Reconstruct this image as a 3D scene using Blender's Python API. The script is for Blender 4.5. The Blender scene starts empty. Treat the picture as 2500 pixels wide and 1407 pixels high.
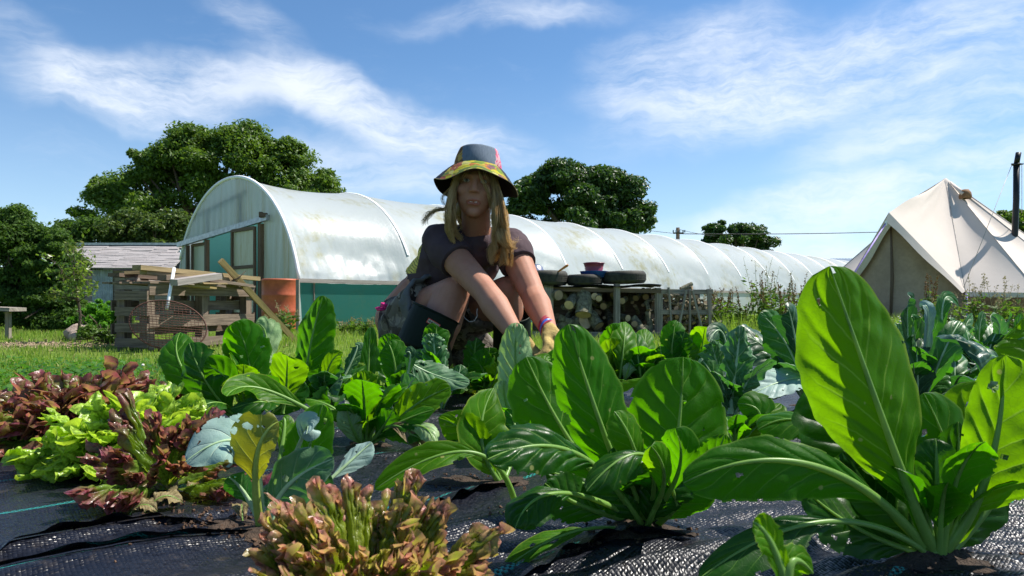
import bpy, math, random
import numpy as np
from mathutils import Vector, Matrix, Quaternion
from math import pi, sin, cos, radians, sqrt
random.seed(7); np.random.seed(7)
SC = bpy.context.scene
COL = SC.collection
FPX = 1667.0; CZ = 0.45; HY = 740.0; BEDZ = 0.12
def P(px, py, D): return Vector(((px-1250)/FPX*D, D, CZ+(HY-py)/FPX*D))
def GD(py, z=0.0): return (CZ-z)*FPX/(py-HY)
R = random.uniform
# ------------------------------------------------------------------ camera
cam = bpy.data.cameras.new('camera'); co = bpy.data.objects.new('camera', cam); COL.objects.link(co)
co.location = (0, 0, CZ); co.rotation_euler = (pi/2, 0, 0)
cam.sensor_width = 36; cam.lens = 24.0; cam.shift_y = 36.5/2500; cam.clip_end = 600; cam.clip_start = 0.02
cam.dof.use_dof = True; cam.dof.focus_distance = 2.1; cam.dof.aperture_fstop = 20
SC.camera = co
# ------------------------------------------------------------------ objects
ORG = {}
def tag(o, label=None, cat=None, group=None, kind=None):
    if label: o['label'] = label
    if cat: o['category'] = cat
    if group: o['group'] = group
    if kind: o['kind'] = kind
    return o
def thing(name, label, cat, loc, group=None, kind=None):
    o = bpy.data.objects.new(name, None); COL.objects.link(o); o.empty_display_size = .1
    o.location = loc; ORG[o] = Vector(loc)
    return tag(o, label, cat, group, kind)
class MB:
    def __init__(s): s.v=[]; s.f=[]; s.m=[]; s.uv=[]; s.n=0; s.fn=0; s.sm=[]
    def add(s, V, Fc, mi=0, uv=None, smooth=True):
        V = np.asarray(V, dtype=float).reshape(-1,3)
        s.v.append(V)
        for k, f in enumerate(Fc):
            s.f.append([i+s.n for i in f]); s.m.append(mi); s.sm.append(smooth)
            if uv is None: s.uv.extend([(0.0,0.0)]*len(f))
            elif len(uv)==len(V): s.uv.extend([tuple(uv[i]) for i in f])
            else: s.uv.extend(uv[k])
        s.n += len(V)
        return s
    def box(s, c, size, rot=None, mi=0, bev=0.0):
        # box with bevelled look kept simple; rot = 3x3 Matrix
        c = Vector(c); hx,hy,hz = [a/2 for a in size]
        rot = rot or Matrix.Identity(3)
        V = [Vector((x*hx,y*hy,z*hz)) for x in (-1,1) for y in (-1,1) for z in (-1,1)]
        Fc = [(0,1,3,2),(4,6,7,5),(0,4,5,1),(2,3,7,6),(0,2,6,4),(1,5,7,3)]
        ax = max(range(3), key=lambda i:size[i]); o1,o2=[i for i in range(3) if i!=ax]
        off = R(0,50)
        uv=[]
        for f in Fc:
            uv.append([(V[i][ax]+off, V[i][o1]+V[i][o2]+off*.37) for i in f])
        s.add([rot@v+c for v in V], Fc, mi, uv, False); return s
    def bar(s, p0, p1, w, h, up=(0,0,1), mi=0, jit=0.0):
        p0=Vector(p0);p1=Vector(p1);d=(p1-p0);L=d.length;x=d/L
        up=Vector(up); y=up.cross(x)
        if y.length<1e-4: y=Vector((1,0,0)).cross(x)
        y.normalize(); z=x.cross(y)
        rot=Matrix((x,y,z)).transposed()
        return s.box((p0+p1)/2,(L,w,h),rot,mi)
    def tube(s, pts, rad, n=8, mi=0, caps=True, uvs=1.0):
        pts=[Vector(p) for p in pts]
        if not hasattr(rad,'__len__'): rad=[rad]*len(pts)
        V=[];uv=[];prev=None; L=0
        for i,p in enumerate(pts):
            t=(pts[min(i+1,len(pts)-1)]-pts[max(i-1,0)])
            t = t.normalized() if t.length>1e-9 else Vector((0,0,1))
            if prev is None:
                a=Vector((0,0,1)) if abs(t.z)<.9 else Vector((1,0,0))
                u=a.cross(t).normalized()
            else:
                u=(prev-t*prev.dot(t)); u = u.normalized() if u.length>1e-6 else prev
            prev=u; w=t.cross(u)
            if i: L+=(p-pts[i-1]).length
            for k in range(n):
                an=2*pi*k/n
                V.append(p+(u*cos(an)+w*sin(an))*rad[i]); uv.append((L*uvs, k/n))
        Fc=[]
        for i in range(len(pts)-1):
            for k in range(n):
                a=i*n+k;b=i*n+(k+1)%n
                Fc.append((a,b,b+n,a+n))
        if caps:
            Fc.append(tuple(range(n-1,-1,-1))); Fc.append(tuple(range((len(pts)-1)*n,len(pts)*n)))
        return s.add(V,Fc,mi,uv)
    def cyl(s,p0,p1,r0,r1=None,n=16,mi=0,capmi=None):
        r1 = r0 if r1 is None else r1
        s.tube([p0,p1],[r0,r1],n,mi,caps=False)
        for p,r,rev in((p0,r0,1),(p1,r1,0)):
            d=(Vector(p1)-Vector(p0)).normalized()
            a=Vector((0,0,1)) if abs(d.z)<.9 else Vector((1,0,0))
            u=a.cross(d).normalized(); w=d.cross(u)
            V=[Vector(p)+(u*cos(2*pi*k/n)+w*sin(2*pi*k/n))*r for k in range(n)]
            f=list(range(n)); f = f[::-1] if rev else f
            uv=[(.5+.5*cos(2*pi*k/n),.5+.5*sin(2*pi*k/n)) for k in range(n)]
            s.add(V,[f],mi if capmi is None else capmi,uv,False)
        return s
    def lathe(s,c,prof,n=32,mi=0,rot=None,jit=None,uv=True):
        # prof list of (r,z)
        c=Vector(c);V=[];UV=[]
        for i,(r,z) in enumerate(prof):
            for k in range(n):
                a=2*pi*k/n; p=Vector((r*cos(a),r*sin(a),z))
                if rot: p=rot@p
                V.append(c+p); UV.append((k/n, i/len(prof)))
        Fc=[(i*n+k,i*n+(k+1)%n,(i+1)*n+(k+1)%n,(i+1)*n+k) for i in range(len(prof)-1) for k in range(n)]
        return s.add(V,Fc,mi,UV)
    def ell(s,c,r,rot=None,n=16,m=10,mi=0):
        V=[Vector((0,0,-1))];
        for i in range(1,m):
            t=-pi/2+pi*i/m
            for k in range(n): V.append(Vector((cos(t)*cos(2*pi*k/n),cos(t)*sin(2*pi*k/n),sin(t))))
        V.append(Vector((0,0,1)))
        Fc=[(0,1+(k+1)%n,1+k) for k in range(n)]
        for i in range(m-2):
            for k in range(n):
                a=1+i*n+k;b=1+i*n+(k+1)%n; Fc.append((a,b,b+n,a+n))
        e=len(V)-1; o=1+(m-2)*n
        Fc+=[(o+k,o+(k+1)%n,e) for k in range(n)]
        r = (r,r,r) if not hasattr(r,'__len__') else r
        W=[]
        for v in V:
            p=Vector((v.x*r[0],v.y*r[1],v.z*r[2]))
            if rot: p=rot@p
            W.append(p+Vector(c))
        return s.add(W,Fc,mi)
    def cap(s,p0,p1,r0,r1,n=16,mi=0):
        # tapered capsule
        p0=Vector(p0);p1=Vector(p1);d=(p1-p0).normalized()
        pts=[];rad=[]
        for i in range(5):
            a=pi/2*(1-i/4); pts.append(p0-d*r0*sin(a)); rad.append(max(r0*cos(a),1e-4))
        for i in range(5):
            a=pi/2*i/4; pts.append(p1+d*r1*sin(a)); rad.append(max(r1*cos(a),1e-4))
        return s.tube(pts,rad,n,mi)
def mkmesh(name, mb, mats, org=Vector((0,0,0))):
    me=bpy.data.meshes.new(name)
    V=np.concatenate(mb.v) - np.array(org)[None,:]
    nv=len(V); ls=[len(f) for f in mb.f]; loops=np.fromiter((i for f in mb.f for i in f),dtype=np.int32)
    me.vertices.add(nv); me.vertices.foreach_set('co',V.astype(np.float32).ravel())
    me.loops.add(len(loops)); me.loops.foreach_set('vertex_index',loops)
    me.polygons.add(len(ls)); st=np.concatenate([[0],np.cumsum(ls)[:-1]]).astype(np.int32)
    me.polygons.foreach_set('loop_start',st)
    me.polygons.foreach_set('material_index',np.array(mb.m,dtype=np.int32))
    me.polygons.foreach_set('use_smooth',np.array(mb.sm,dtype=bool))
    uvl=me.uv_layers.new(name='UVMap'); uvl.data.foreach_set('uv',np.array(mb.uv,dtype=np.float32).ravel())
    for m in mats: me.materials.append(m)
    me.update(calc_edges=True); me.validate()
    return me
def obj(name, mb, mats, parent=None, label=None):
    """a part (child) or, with parent=None, a bare mesh at the world origin"""
    if not isinstance(mats,(list,tuple)): mats=[mats]
    org = ORG[parent] if parent else Vector((0,0,0))
    me = mkmesh(name, mb, mats, org)
    o=bpy.data.objects.new(name,me); COL.objects.link(o)
    if parent: o.parent=parent; ORG[o]=org
    if label: o['label']=label
    return o
def top(name, mb, mats, label, cat, loc, group=None, kind=None):
    if not isinstance(mats,(list,tuple)): mats=[mats]
    me=mkmesh(name,mb,mats,Vector(loc)); o=bpy.data.objects.new(name,me); COL.objects.link(o)
    o.location=loc; ORG[o]=Vector(loc)
    return tag(o,label,cat,group,kind)
def fastmesh(name, V, quads, mats, uv=None, midx=None, smooth=False, loc=(0,0,0)):
    me=bpy.data.meshes.new(name); V=np.asarray(V)-np.array(loc)[None,:]; k=quads.shape[1]
    me.vertices.add(len(V)); me.vertices.foreach_set('co',V.astype(np.float32).ravel())
    me.loops.add(quads.size); me.loops.foreach_set('vertex_index',quads.astype(np.int32).ravel())
    me.polygons.add(len(quads)); me.polygons.foreach_set('loop_start',np.arange(0,quads.size,k,dtype=np.int32))
    if midx is not None: me.polygons.foreach_set('material_index',midx.astype(np.int32))
    me.polygons.foreach_set('use_smooth',np.full(len(quads),smooth))
    if uv is not None:
        l=me.uv_layers.new(name='UVMap'); l.data.foreach_set('uv',uv[quads.ravel()].astype(np.float32).ravel())
    for m in mats: me.materials.append(m)
    me.update(calc_edges=True)
    o=bpy.data.objects.new(name,me); COL.objects.link(o); o.location=loc
    return o
# ------------------------------------------------------------------ materials
class NT:
    def __init__(s,name):
        s.mat=bpy.data.materials.new(name); s.mat.use_nodes=True; s.t=s.mat.node_tree; s.t.nodes.clear()
        s.out=s.t.nodes.new('ShaderNodeOutputMaterial')
    def n(s,ty,**kw):
        nd=s.t.nodes.new(ty)
        for k,v in kw.items():
            if k.startswith('i_'):
                key=k[2:]; key=int(key) if key.isdigit() else key.replace('_',' ')
                s.set(nd.inputs[key],v)
            else: setattr(nd,k,v)
        return nd
    def set(s,inp,v):
        if isinstance(v,bpy.types.NodeSocket): s.t.links.new(v,inp)
        elif hasattr(v,'__len__') and len(v)==3 and inp.type=='RGBA': inp.default_value=(*v,1)
        else: inp.default_value=v
    def math(s,op,a,b=0.0,c=None,clamp=False):
        nd=s.n('ShaderNodeMath',operation=op,use_clamp=clamp); s.set(nd.inputs[0],a); s.set(nd.inputs[1],b)
        if c is not None: s.set(nd.inputs[2],c)
        return nd.outputs[0]
    def noise(s,scale,detail=4,rough=.6,vec=None,dist=0.0,out='Fac'):
        nd=s.n('ShaderNodeTexNoise'); nd.inputs['Scale'].default_value=scale; nd.inputs['Detail'].default_value=detail
        nd.inputs['Roughness'].default_value=rough; nd.inputs['Distortion'].default_value=dist
        if vec is not None: s.set(nd.inputs['Vector'],vec)
        return nd.outputs[out]
    def co(s,which='Object'): return s.n('ShaderNodeTexCoord').outputs[which]
    def map(s,vec,scale=(1,1,1),rot=(0,0,0),loc=(0,0,0)):
        nd=s.n('ShaderNodeMapping'); s.set(nd.inputs['Vector'],vec); nd.inputs['Scale'].default_value=scale
        nd.inputs['Rotation'].default_value=rot; nd.inputs['Location'].default_value=loc; return nd.outputs[0]
    def mix(s,f,a,b,bt='MIX'):
        nd=s.n('ShaderNodeMix',data_type='RGBA',blend_type=bt,clamp_factor=True)
        s.set(nd.inputs[0],f); s.set(nd.inputs[6],a); s.set(nd.inputs[7],b); return nd.outputs[2]
    def rng(s,v,a,b,c=0.0,d=1.0):
        nd=s.n('ShaderNodeMapRange',interpolation_type='SMOOTHSTEP'); s.set(nd.inputs[0],v)
        for i,x in enumerate((a,b,c,d)): nd.inputs[i+1].default_value=x
        return nd.outputs[0]
    def ramp(s,v,stops):
        nd=s.n('ShaderNodeValToRGB'); s.set(nd.inputs[0],v); e=nd.color_ramp.elements
        while len(e)<len(stops): e.new(.5)
        for el,(p,c) in zip(e,stops): el.position=p; el.color=(*c,1)
        return nd.outputs[0]
    def bump(s,h,strength=.3,dist=.01,normal=None):
        nd=s.n('ShaderNodeBump'); nd.inputs['Strength'].default_value=strength; nd.inputs['Distance'].default_value=dist
        s.set(nd.inputs['Height'],h)
        if normal is not None: s.set(nd.inputs['Normal'],normal)
        return nd.outputs[0]
    def bsdf(s,col,rough=.6,metal=0,spec=.5,normal=None,alpha=None,**kw):
        nd=s.n('ShaderNodeBsdfPrincipled'); s.set(nd.inputs['Base Color'],col); s.set(nd.inputs['Roughness'],rough)
        nd.inputs['Metallic'].default_value=metal; s.set(nd.inputs['Specular IOR Level'],spec)
        if normal is not None: s.set(nd.inputs['Normal'],normal)
        if alpha is not None: s.set(nd.inputs['Alpha'],alpha)
        for k,v in kw.items(): s.set(nd.inputs[k.replace('_',' ')],v)
        return nd.outputs[0]
    def mixs(s,f,a,b):
        nd=s.n('ShaderNodeMixShader'); s.set(nd.inputs[0],f); s.t.links.new(a,nd.inputs[1]); s.t.links.new(b,nd.inputs[2]); return nd.outputs[0]
    def end(s,sh): s.t.links.new(sh,s.out.inputs[0]); return s.mat
def scl(c,k): return tuple(min(1,x*k) for x in c)
def simple(name,col,rough=.6,ns=8,var=.35,bump=.2,bd=.004,metal=0,spec=.4,col2=None):
    m=NT(name); c=m.co(); f=m.noise(ns,6,.65,c); f2=m.noise(ns*6,3,.6,c)
    k=m.mix(m.rng(f,.3,.7),scl(col,1-var),col2 or scl(col,1+var)); k=m.mix(m.rng(f2,.35,.75,0,.35),k,scl(col,.6))
    return m.end(m.bsdf(k,rough,metal,spec,m.bump(f2,bump,bd)))
def wood(name,col,dark=.35,rough=.8,col2=None):
    m=NT(name); uv=m.co('UV'); g=m.noise(1,8,.7,m.map(uv,(2.5,45,1)),.6); st=m.noise(1,4,.6,m.map(uv,(.9,5,1)))
    g2=m.noise(1,3,.6,m.map(uv,(12,160,1)))
    k=m.mix(m.rng(g,.3,.68),scl(col,dark),col); k=m.mix(m.rng(st,.45,.75,0,.6),k,col2 or scl(col,.55))
    k=m.mix(m.rng(g2,.5,.75,0,.35),k,scl(col,1.35))
    return m.end(m.bsdf(k,rough,0,.25,m.bump(g,.5,.004)))
def foliage(name,c1,c2,tr,tw=.4,rough=.45,spec=.35,c3=None,nscale=.8):
    m=NT(name); g=m.n('ShaderNodeNewGeometry'); f=m.noise(nscale,3,.6,m.co())
    k=m.mix(g.outputs['Random Per Island'],c1,c2); k=m.mix(m.rng(f,.4,.65,0,.5),k,c3 or scl(c1,.7))
    b=m.bsdf(k,rough,0,spec); t=m.n('ShaderNodeBsdfTranslucent'); m.set(t.inputs[0],tr)
    return m.end(m.mixs(tw,b,t.outputs[0]))
M={}
GRN=dict()
def leafmat(name,col,tr,vein,tw=.5,rough=.33,N=8,edge=None,spots=True,pk=.5,spec=.5,mott=None,bloom=None):
    m=NT(name); uv=m.co('UV'); sp=m.n('ShaderNodeSeparateXYZ'); m.set(sp.inputs[0],uv); x,y=sp.outputs[0],sp.outputs[1]
    oc=m.co(); ns=m.noise(22,3,.6,oc)
    vv=m.math('MULTIPLY',m.math('ABSOLUTE',m.math('SUBTRACT',y,.5)),2)
    sd=m.math('MULTIPLY',m.math('GREATER_THAN',y,.5),.45)
    w=m.math('SUBTRACT',x,m.math('MULTIPLY',m.math('POWER',vv,.85),.24))
    w=m.math('ADD',m.math('ADD',m.math('MULTIPLY',w,N),sd),m.math('MULTIPLY',ns,.35))
    fr=m.math('ABSOLUTE',m.math('SUBTRACT',m.math('FRACT',w),.5))
    vm=m.math('MULTIPLY',m.rng(fr,.44,.488),m.rng(vv,.98,.35))
    mid=m.rng(vv,.045,.012)
    vor=m.n('ShaderNodeTexVoronoi',feature='DISTANCE_TO_EDGE'); vor.inputs['Scale'].default_value=120
    m.set(vor.inputs['Vector'],m.mix(.04,oc,m.noise(30,2,.5,oc,out='Color')))
    ret=m.rng(vor.outputs['Distance'],0,.12)
    n1=m.noise(14,4,.6,oc)
    k=m.mix(m.rng(n1,.35,.68),scl(col,.78),mott or scl(col,1.3))
    k=m.mix(m.math('MULTIPLY',m.math('SUBTRACT',1,ret),.13),k,vein)
    k=m.mix(m.math('MULTIPLY',vm,.8),k,vein); k=m.mix(m.math('MULTIPLY',mid,.85),k,vein)
    if bloom: k=m.mix(m.rng(m.noise(9,4,.6,oc),.42,.66,0,.8),k,bloom)
    if edge: k=m.mix(m.math('MULTIPLY',m.rng(vv,.9,1.0),.8),k,edge)
    t=m.mix(m.rng(n1,.3,.7,0,.6),tr,scl(tr,.7)); t=m.mix(m.math('MULTIPLY',vm,.5),t,scl(vein,.9)); t=m.mix(m.math('MULTIPLY',m.math('SUBTRACT',1,ret),.3),t,scl(tr,.55))
    if spots:
        v2=m.n('ShaderNodeTexVoronoi'); v2.inputs['Scale'].default_value=42; m.set(v2.inputs['Vector'],oc)
        s=m.math('MULTIPLY',m.rng(v2.outputs['Distance'],.16,.09),m.math('GREATER_THAN',m.noise(9,2,.5,oc),.56))
        k=m.mix(m.math('MULTIPLY',s,.75),k,(.42,.42,.14)); t=m.mix(m.math('MULTIPLY',s,.6),t,(.55,.5,.12))
    h=m.math('ADD',m.math('MULTIPLY',ret,.10),m.math('MULTIPLY',m.math('SUBTRACT',1,vm),.6))
    h=m.math('ADD',h,m.math('MULTIPLY',m.noise(60,3,.6,oc),.5))
    nb=m.bump(h,pk,.0022)
    b=m.bsdf(k,m.rng(m.noise(40,3,.6,oc),.3,.7,rough*.8,rough*1.35),0,spec,nb)
    tt=m.n('ShaderNodeBsdfTranslucent'); m.set(tt.inputs[0],t); m.set(tt.inputs['Normal'],nb)
    return m.end(m.mixs(tw,b,tt.outputs[0]))
M['leaf']=leafmat('broad_leaf_green',(.018,.105,.003),(.14,.47,.001),(.17,.36,.04),.53,.45,pk=.35,spec=.18,edge=(.2,.35,.05))
M['leafy']=leafmat('broad_leaf_yellow_green',(.042,.16,.003),(.25,.54,.002),(.29,.48,.05),.56,.45,pk=.28,spec=.18,edge=(.3,.4,.05))
M['leafp']=leafmat('leaf_underside_pale',(.30,.45,.19),(.30,.52,.08),(.48,.62,.30),.36,.42,edge=(.25,.35,.1),pk=.8)
M['leafd']=leafmat('leaf_dark_green',(.011,.065,.004),(.08,.31,.002),(.11,.24,.035),.46,.36,pk=.3,spec=.28)
M['brs']=leafmat('brassica_leaf_blue_green',(.05,.155,.05),(.09,.32,.03),(.36,.48,.24),.32,.45,N=6,spec=.25,bloom=(.17,.28,.17),edge=(.3,.4,.28))
M['brd']=leafmat('brassica_leaf_deep',(.018,.065,.028),(.05,.22,.015),(.22,.42,.14),.32,.38,N=6,spec=.3,bloom=(.035,.09,.06))
M['brg']=leafmat('brassica_leaf_bright',(.022,.115,.018),(.08,.33,.008),(.32,.52,.16),.4,.4,N=6)
M['olv']=leafmat('brassica_leaf_olive',(.16,.17,.02),(.36,.37,.01),(.42,.46,.10),.52,.45,N=6,bloom=(.15,.17,.10))
M['pale']=leafmat('brassica_leaf_silver',(.21,.33,.28),(.12,.28,.12),(.42,.52,.38),.22,.5,N=6,spec=.2,bloom=(.30,.42,.38),spots=False)
M['dead']=leafmat('withered_leaf',(.28,.22,.09),(.3,.22,.08),(.4,.36,.18),.3,.6,spots=False,bloom=(.12,.08,.04),pk=1.0)
M['rib']=simple('leaf_rib',(.20,.36,.08),.4,30,.2,.2,.001)
m=NT('leaf_rib_translucent'); b=m.bsdf(m.mix(m.noise(40,3),(.12,.28,.04),(.25,.42,.10)),.38,0,.4); t=m.n('ShaderNodeBsdfTranslucent'); m.set(t.inputs[0],(.5,.7,.12)); M['rib']=m.end(m.mixs(.35,b,t.outputs[0]))
M['ribb']=simple('brassica_rib',(.34,.48,.26),.4,30,.2,.2,.001)
M['ribo']=simple('olive_rib',(.34,.42,.07),.4,30,.2,.2,.001)
def lettuce(name,inner,innert,rim,rimt,mid,r0=.45,r1=.95,tw=.5):
    m=NT(name); uv=m.co('UV'); sp=m.n('ShaderNodeSeparateXYZ'); m.set(sp.inputs[0],uv); r=sp.outputs[0]; th=sp.outputs[1]
    oc=m.co(); n1=m.noise(45,4,.65,oc); n2=m.noise(160,3,.6,oc)
    rr=m.math('ADD',r,m.math('MULTIPLY',m.math('SUBTRACT',n1,.5),.5))
    f=m.rng(rr,r0,r1)
    k=m.mix(m.rng(n2,.35,.65),scl(inner,.75),scl(inner,1.25)); t=innert
    k=m.mix(m.rng(r,.35,.02),k,mid)
    rimc=m.mix(m.rng(n2,.4,.62),scl(rim,.65),scl(rim,1.5))
    k=m.mix(f,k,rimc); t=m.mix(f,t,rimt)
    vn=m.math('ABSOLUTE',m.math('SINE',m.math('ADD',m.math('MULTIPLY',th,46),m.math('MULTIPLY',n1,6))))
    vm=m.math('MULTIPLY',m.rng(vn,.12,.02),m.rng(r,.9,.5)); k=m.mix(m.math('MULTIPLY',vm,.6),k,mid)
    nb=m.bump(m.math('ADD',n1,m.math('MULTIPLY',n2,.4)),.7,.003)
    b=m.bsdf(k,m.rng(n2,.3,.7,.2,.42),0,.55,nb); tt=m.n('ShaderNodeBsdfTranslucent'); m.set(tt.inputs[0],t)
    return m.end(m.mixs(tw,b,tt.outputs[0]))
M['let_g']=lettuce('green_frilly_lettuce',(.20,.38,.03),(.42,.66,.02),(.34,.50,.06),(.5,.7,.04),(.45,.58,.2))
M['let_r']=lettuce('red_frilly_lettuce',(.14,.24,.03),(.42,.54,.03),(.22,.05,.075),(.42,.11,.11),(.36,.42,.14),.66,1.08,.5)
M['let_o']=lettuce('bronze_frilly_lettuce',(.20,.25,.025),(.50,.62,.03),(.50,.19,.18),(.62,.26,.18),(.44,.42,.15),.82,1.1,.54)
M['let_y']=lettuce('lime_lettuce',(.45,.55,.04),(.7,.85,.03),(.55,.62,.08),(.7,.8,.05),(.6,.7,.3))
# woven weed membrane
def fabric():
    m=NT('woven_black_membrane'); oc=m.co()
    ang=math.atan2(.64,.76)
    ro=m.map(oc,(1,1,1),(0,0,-ang)); sp=m.n('ShaderNodeSeparateXYZ'); m.set(sp.inputs[0],ro); a=sp.outputs[0]; c=sp.outputs[1]
    wob=m.math('MULTIPLY',m.math('SUBTRACT',m.noise(5,3,.5,oc),.5),.012)
    cc=m.math('ADD',c,wob); aa=m.math('ADD',a,wob)
    cu=m.math('MULTIPLY',aa,1/.0050); cv=m.math('MULTIPLY',cc,1/.0041)
    # plain weave: pillow of warp and weft
    iu=m.math('FLOOR',cu); iv=m.math('FLOOR',cv); par=m.math('ABSOLUTE',m.math('MODULO',m.math('ADD',iu,iv),2))
    fu=m.math('FRACT',cu); fv=m.math('FRACT',cv)
    pu=m.math('SINE',m.math('MULTIPLY',fu,pi)); pv=m.math('SINE',m.math('MULTIPLY',fv,pi))
    wp=m.math('MULTIPLY',pu,m.math('POWER',pv,.35)); wf=m.math('MULTIPLY',pv,m.math('POWER',pu,.35))
    h=m.n('ShaderNodeMix',data_type='FLOAT'); m.set(h.inputs[0],par); m.set(h.inputs[2],wp); m.set(h.inputs[3],wf); h=h.outputs[0]
    cell=m.n('ShaderNodeCombineXYZ'); m.set(cell.inputs[0],iu); m.set(cell.inputs[1],iv)
    wn=m.n('ShaderNodeTexWhiteNoise'); m.set(wn.inputs[0],cell.outputs[0]); rv=wn.outputs[0]
    n1=m.noise(3.5,5,.6,oc); n2=m.noise(45,4,.6,oc)
    k=m.mix(rv,(.003,.0035,.0065),(.008,.010,.018)); k=m.mix(m.rng(n1,.48,.72,0,.3),k,(.022,.023,.028))
    k=m.mix(m.math('MULTIPLY',m.rng(n2,.55,.72,0,.4),m.rng(n1,.42,.6,.2,1)),k,(.075,.058,.04))
    lc=m.math('ABSOLUTE',m.math('SUBTRACT',m.math('FRACT',m.math('ADD',m.math('DIVIDE',m.math('SUBTRACT',cc,.331),.335),.5)),.5))
    ln=m.math('LESS_THAN',lc,.0055/.335)
    ds=m.math('LESS_THAN',m.math('FRACT',m.math('ADD',m.math('MULTIPLY',cu,.5),m.math('MULTIPLY',iv,.5))),.56)
    ln=m.math('MULTIPLY',ln,ds)
    k=m.mix(m.math('MULTIPLY',ln,m.rng(m.noise(7,3,.6,oc),.40,.55)),k,(.02,.24,.22))
    ro_=m.math('ADD',m.math('MULTIPLY',rv,.22),.20); ro_=m.math('ADD',ro_,m.math('MULTIPLY',n1,.12))
    sc_=m.n('ShaderNodeSeparateColor'); m.set(sc_.inputs[0],wn.outputs['Color']); ht=m.math('ADD',m.math('ADD',m.math('MULTIPLY',h,.45),m.math('MULTIPLY',m.math('SUBTRACT',sc_.outputs[0],.5),m.math('MULTIPLY',fu,1.5))),m.math('MULTIPLY',m.math('SUBTRACT',sc_.outputs[1],.5),m.math('MULTIPLY',fv,1.5)))
    nb=m.bump(ht,.8,.0015); nb=m.bump(n2,.2,.004,nb)
    return m.end(m.bsdf(k,ro_,0,.3,nb))
M['fabric']=fabric()
M['soil']=simple('dark_soil',(.045,.028,.017),.9,25,.5,1,.01)
M['crumb']=simple('soil_crumb',(.09,.05,.028),.9,60,.5,1,.003)
m=NT('ground_grass'); oc=m.co(); a=m.noise(.6,5,.6,oc); b=m.noise(7,6,.7,oc); g=m.mix(m.rng(b,.3,.7),(.06,.12,.015),(.15,.21,.035)); g=m.mix(m.rng(a,.5,.68,0,.6),g,(.20,.19,.07)); M['ground']=m.end(m.bsdf(g,.9,0,.1,m.bump(b,.8,.03)))
def grassm(name,c1,c2,c3,tr):
    m=NT(name); g=m.n('ShaderNodeNewGeometry'); oc=m.co(); r=g.outputs['Random Per Island']
    k=m.mix(r,c1,c2); k=m.mix(m.math('GREATER_THAN',r,.86),k,c3); k=m.mix(m.rng(m.noise(1.1,4,.6,oc),.42,.62,0,.55),k,c3)
    b=m.bsdf(k,.5,0,.3); t=m.n('ShaderNodeBsdfTranslucent'); m.set(t.inputs[0],tr); return m.end(m.mixs(.4,b,t.outputs[0]))
M['grass']=grassm('grass_blades',(.07,.17,.015),(.19,.31,.035),(.34,.31,.11),(.34,.52,.04))
M['clover']=foliage('clover_leaves',(.03,.11,.012),(.07,.18,.02),(.10,.30,.02),.35)
M['flower']=simple('clover_flower',(.62,.58,.50),.8,60,.2,.4,.003)
M['oak']=foliage('oak_leaves',(.045,.10,.014),(.135,.22,.03),(.16,.28,.02),.38,.45,.3)
M['chest']=foliage('chestnut_leaves',(.022,.055,.012),(.065,.13,.022),(.08,.18,.015),.24,.42,.35)
M['hedge']=foliage('hedge_leaves',(.034,.068,.016),(.09,.165,.03),(.12,.24,.02),.38,.6,.15)
M['hedge2']=foliage('hedge_leaves_warm',(.05,.09,.02),(.12,.17,.03),(.12,.2,.02),.3,.45,.3)
M['bush']=foliage('bright_bush_leaves',(.06,.19,.012),(.12,.30,.02),(.16,.42,.01),.4,.5,.25)
M['sap']=foliage('sapling_leaves',(.06,.14,.02),(.14,.22,.03),(.22,.36,.03),.4,.35,.45,c3=(.20,.10,.03),nscale=3)
M['weed']=foliage('weed_leaves',(.06,.12,.02),(.12,.2,.03),(.16,.3,.02),.35,.5,.3)
M['dock']=foliage('dock_seed_heads',(.10,.05,.02),(.20,.10,.04),(.2,.1,.04),.25,.7,.2,nscale=4)
M['straw']=foliage('dry_grass',(.22,.18,.09),(.34,.29,.15),(.3,.26,.12),.3,.6,.2)
M['bark']=simple('bark',(.10,.075,.05),.9,14,.5,1,.02)
M['barkl']=simple('log_bark',(.16,.14,.09),.85,22,.6,1,.01,col2=(.28,.27,.17))
m=NT('cut_log_end'); uv=m.co('UV'); d=m.n('ShaderNodeVectorMath',operation='DISTANCE'); m.set(d.inputs[0],uv); d.inputs[1].default_value=(.5,.5,0)
dd=m.math('ADD',d.outputs['Value'],m.math('MULTIPLY',m.noise(5,3,.5,uv),.05)); rg=m.math('SINE',m.math('MULTIPLY',dd,110))
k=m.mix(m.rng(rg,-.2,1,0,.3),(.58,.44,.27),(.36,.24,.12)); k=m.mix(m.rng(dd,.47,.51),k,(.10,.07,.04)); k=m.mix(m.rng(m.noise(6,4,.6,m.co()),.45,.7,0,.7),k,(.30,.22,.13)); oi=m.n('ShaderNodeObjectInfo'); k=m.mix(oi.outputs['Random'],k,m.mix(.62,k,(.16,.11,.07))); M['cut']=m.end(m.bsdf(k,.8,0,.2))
M['cutd']=simple('dark_log_end',(.20,.14,.085),.85,30,.45,.3,.003)  # darker end colour for most logs deep in the store
M['woodg']=wood('weathered_grey_wood',(.35,.31,.26),.4,col2=(.16,.13,.10))
M['woodd']=wood('old_dark_wood',(.17,.12,.085),.4)
M['wooda']=wood('pallet_grey_brown_wood',(.23,.175,.13),.35,col2=(.12,.085,.065))
M['woodp']=wood('fresh_pine_wood',(.33,.25,.13),.45,col2=(.2,.14,.08))
M['woody']=wood('treated_post_wood',(.36,.27,.11),.5,col2=(.22,.16,.07))
M['woodl']=wood('silvered_board',(.38,.34,.31),.55)
M['wooddoor']=wood('door_frame_wood',(.19,.13,.085),.5)
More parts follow.
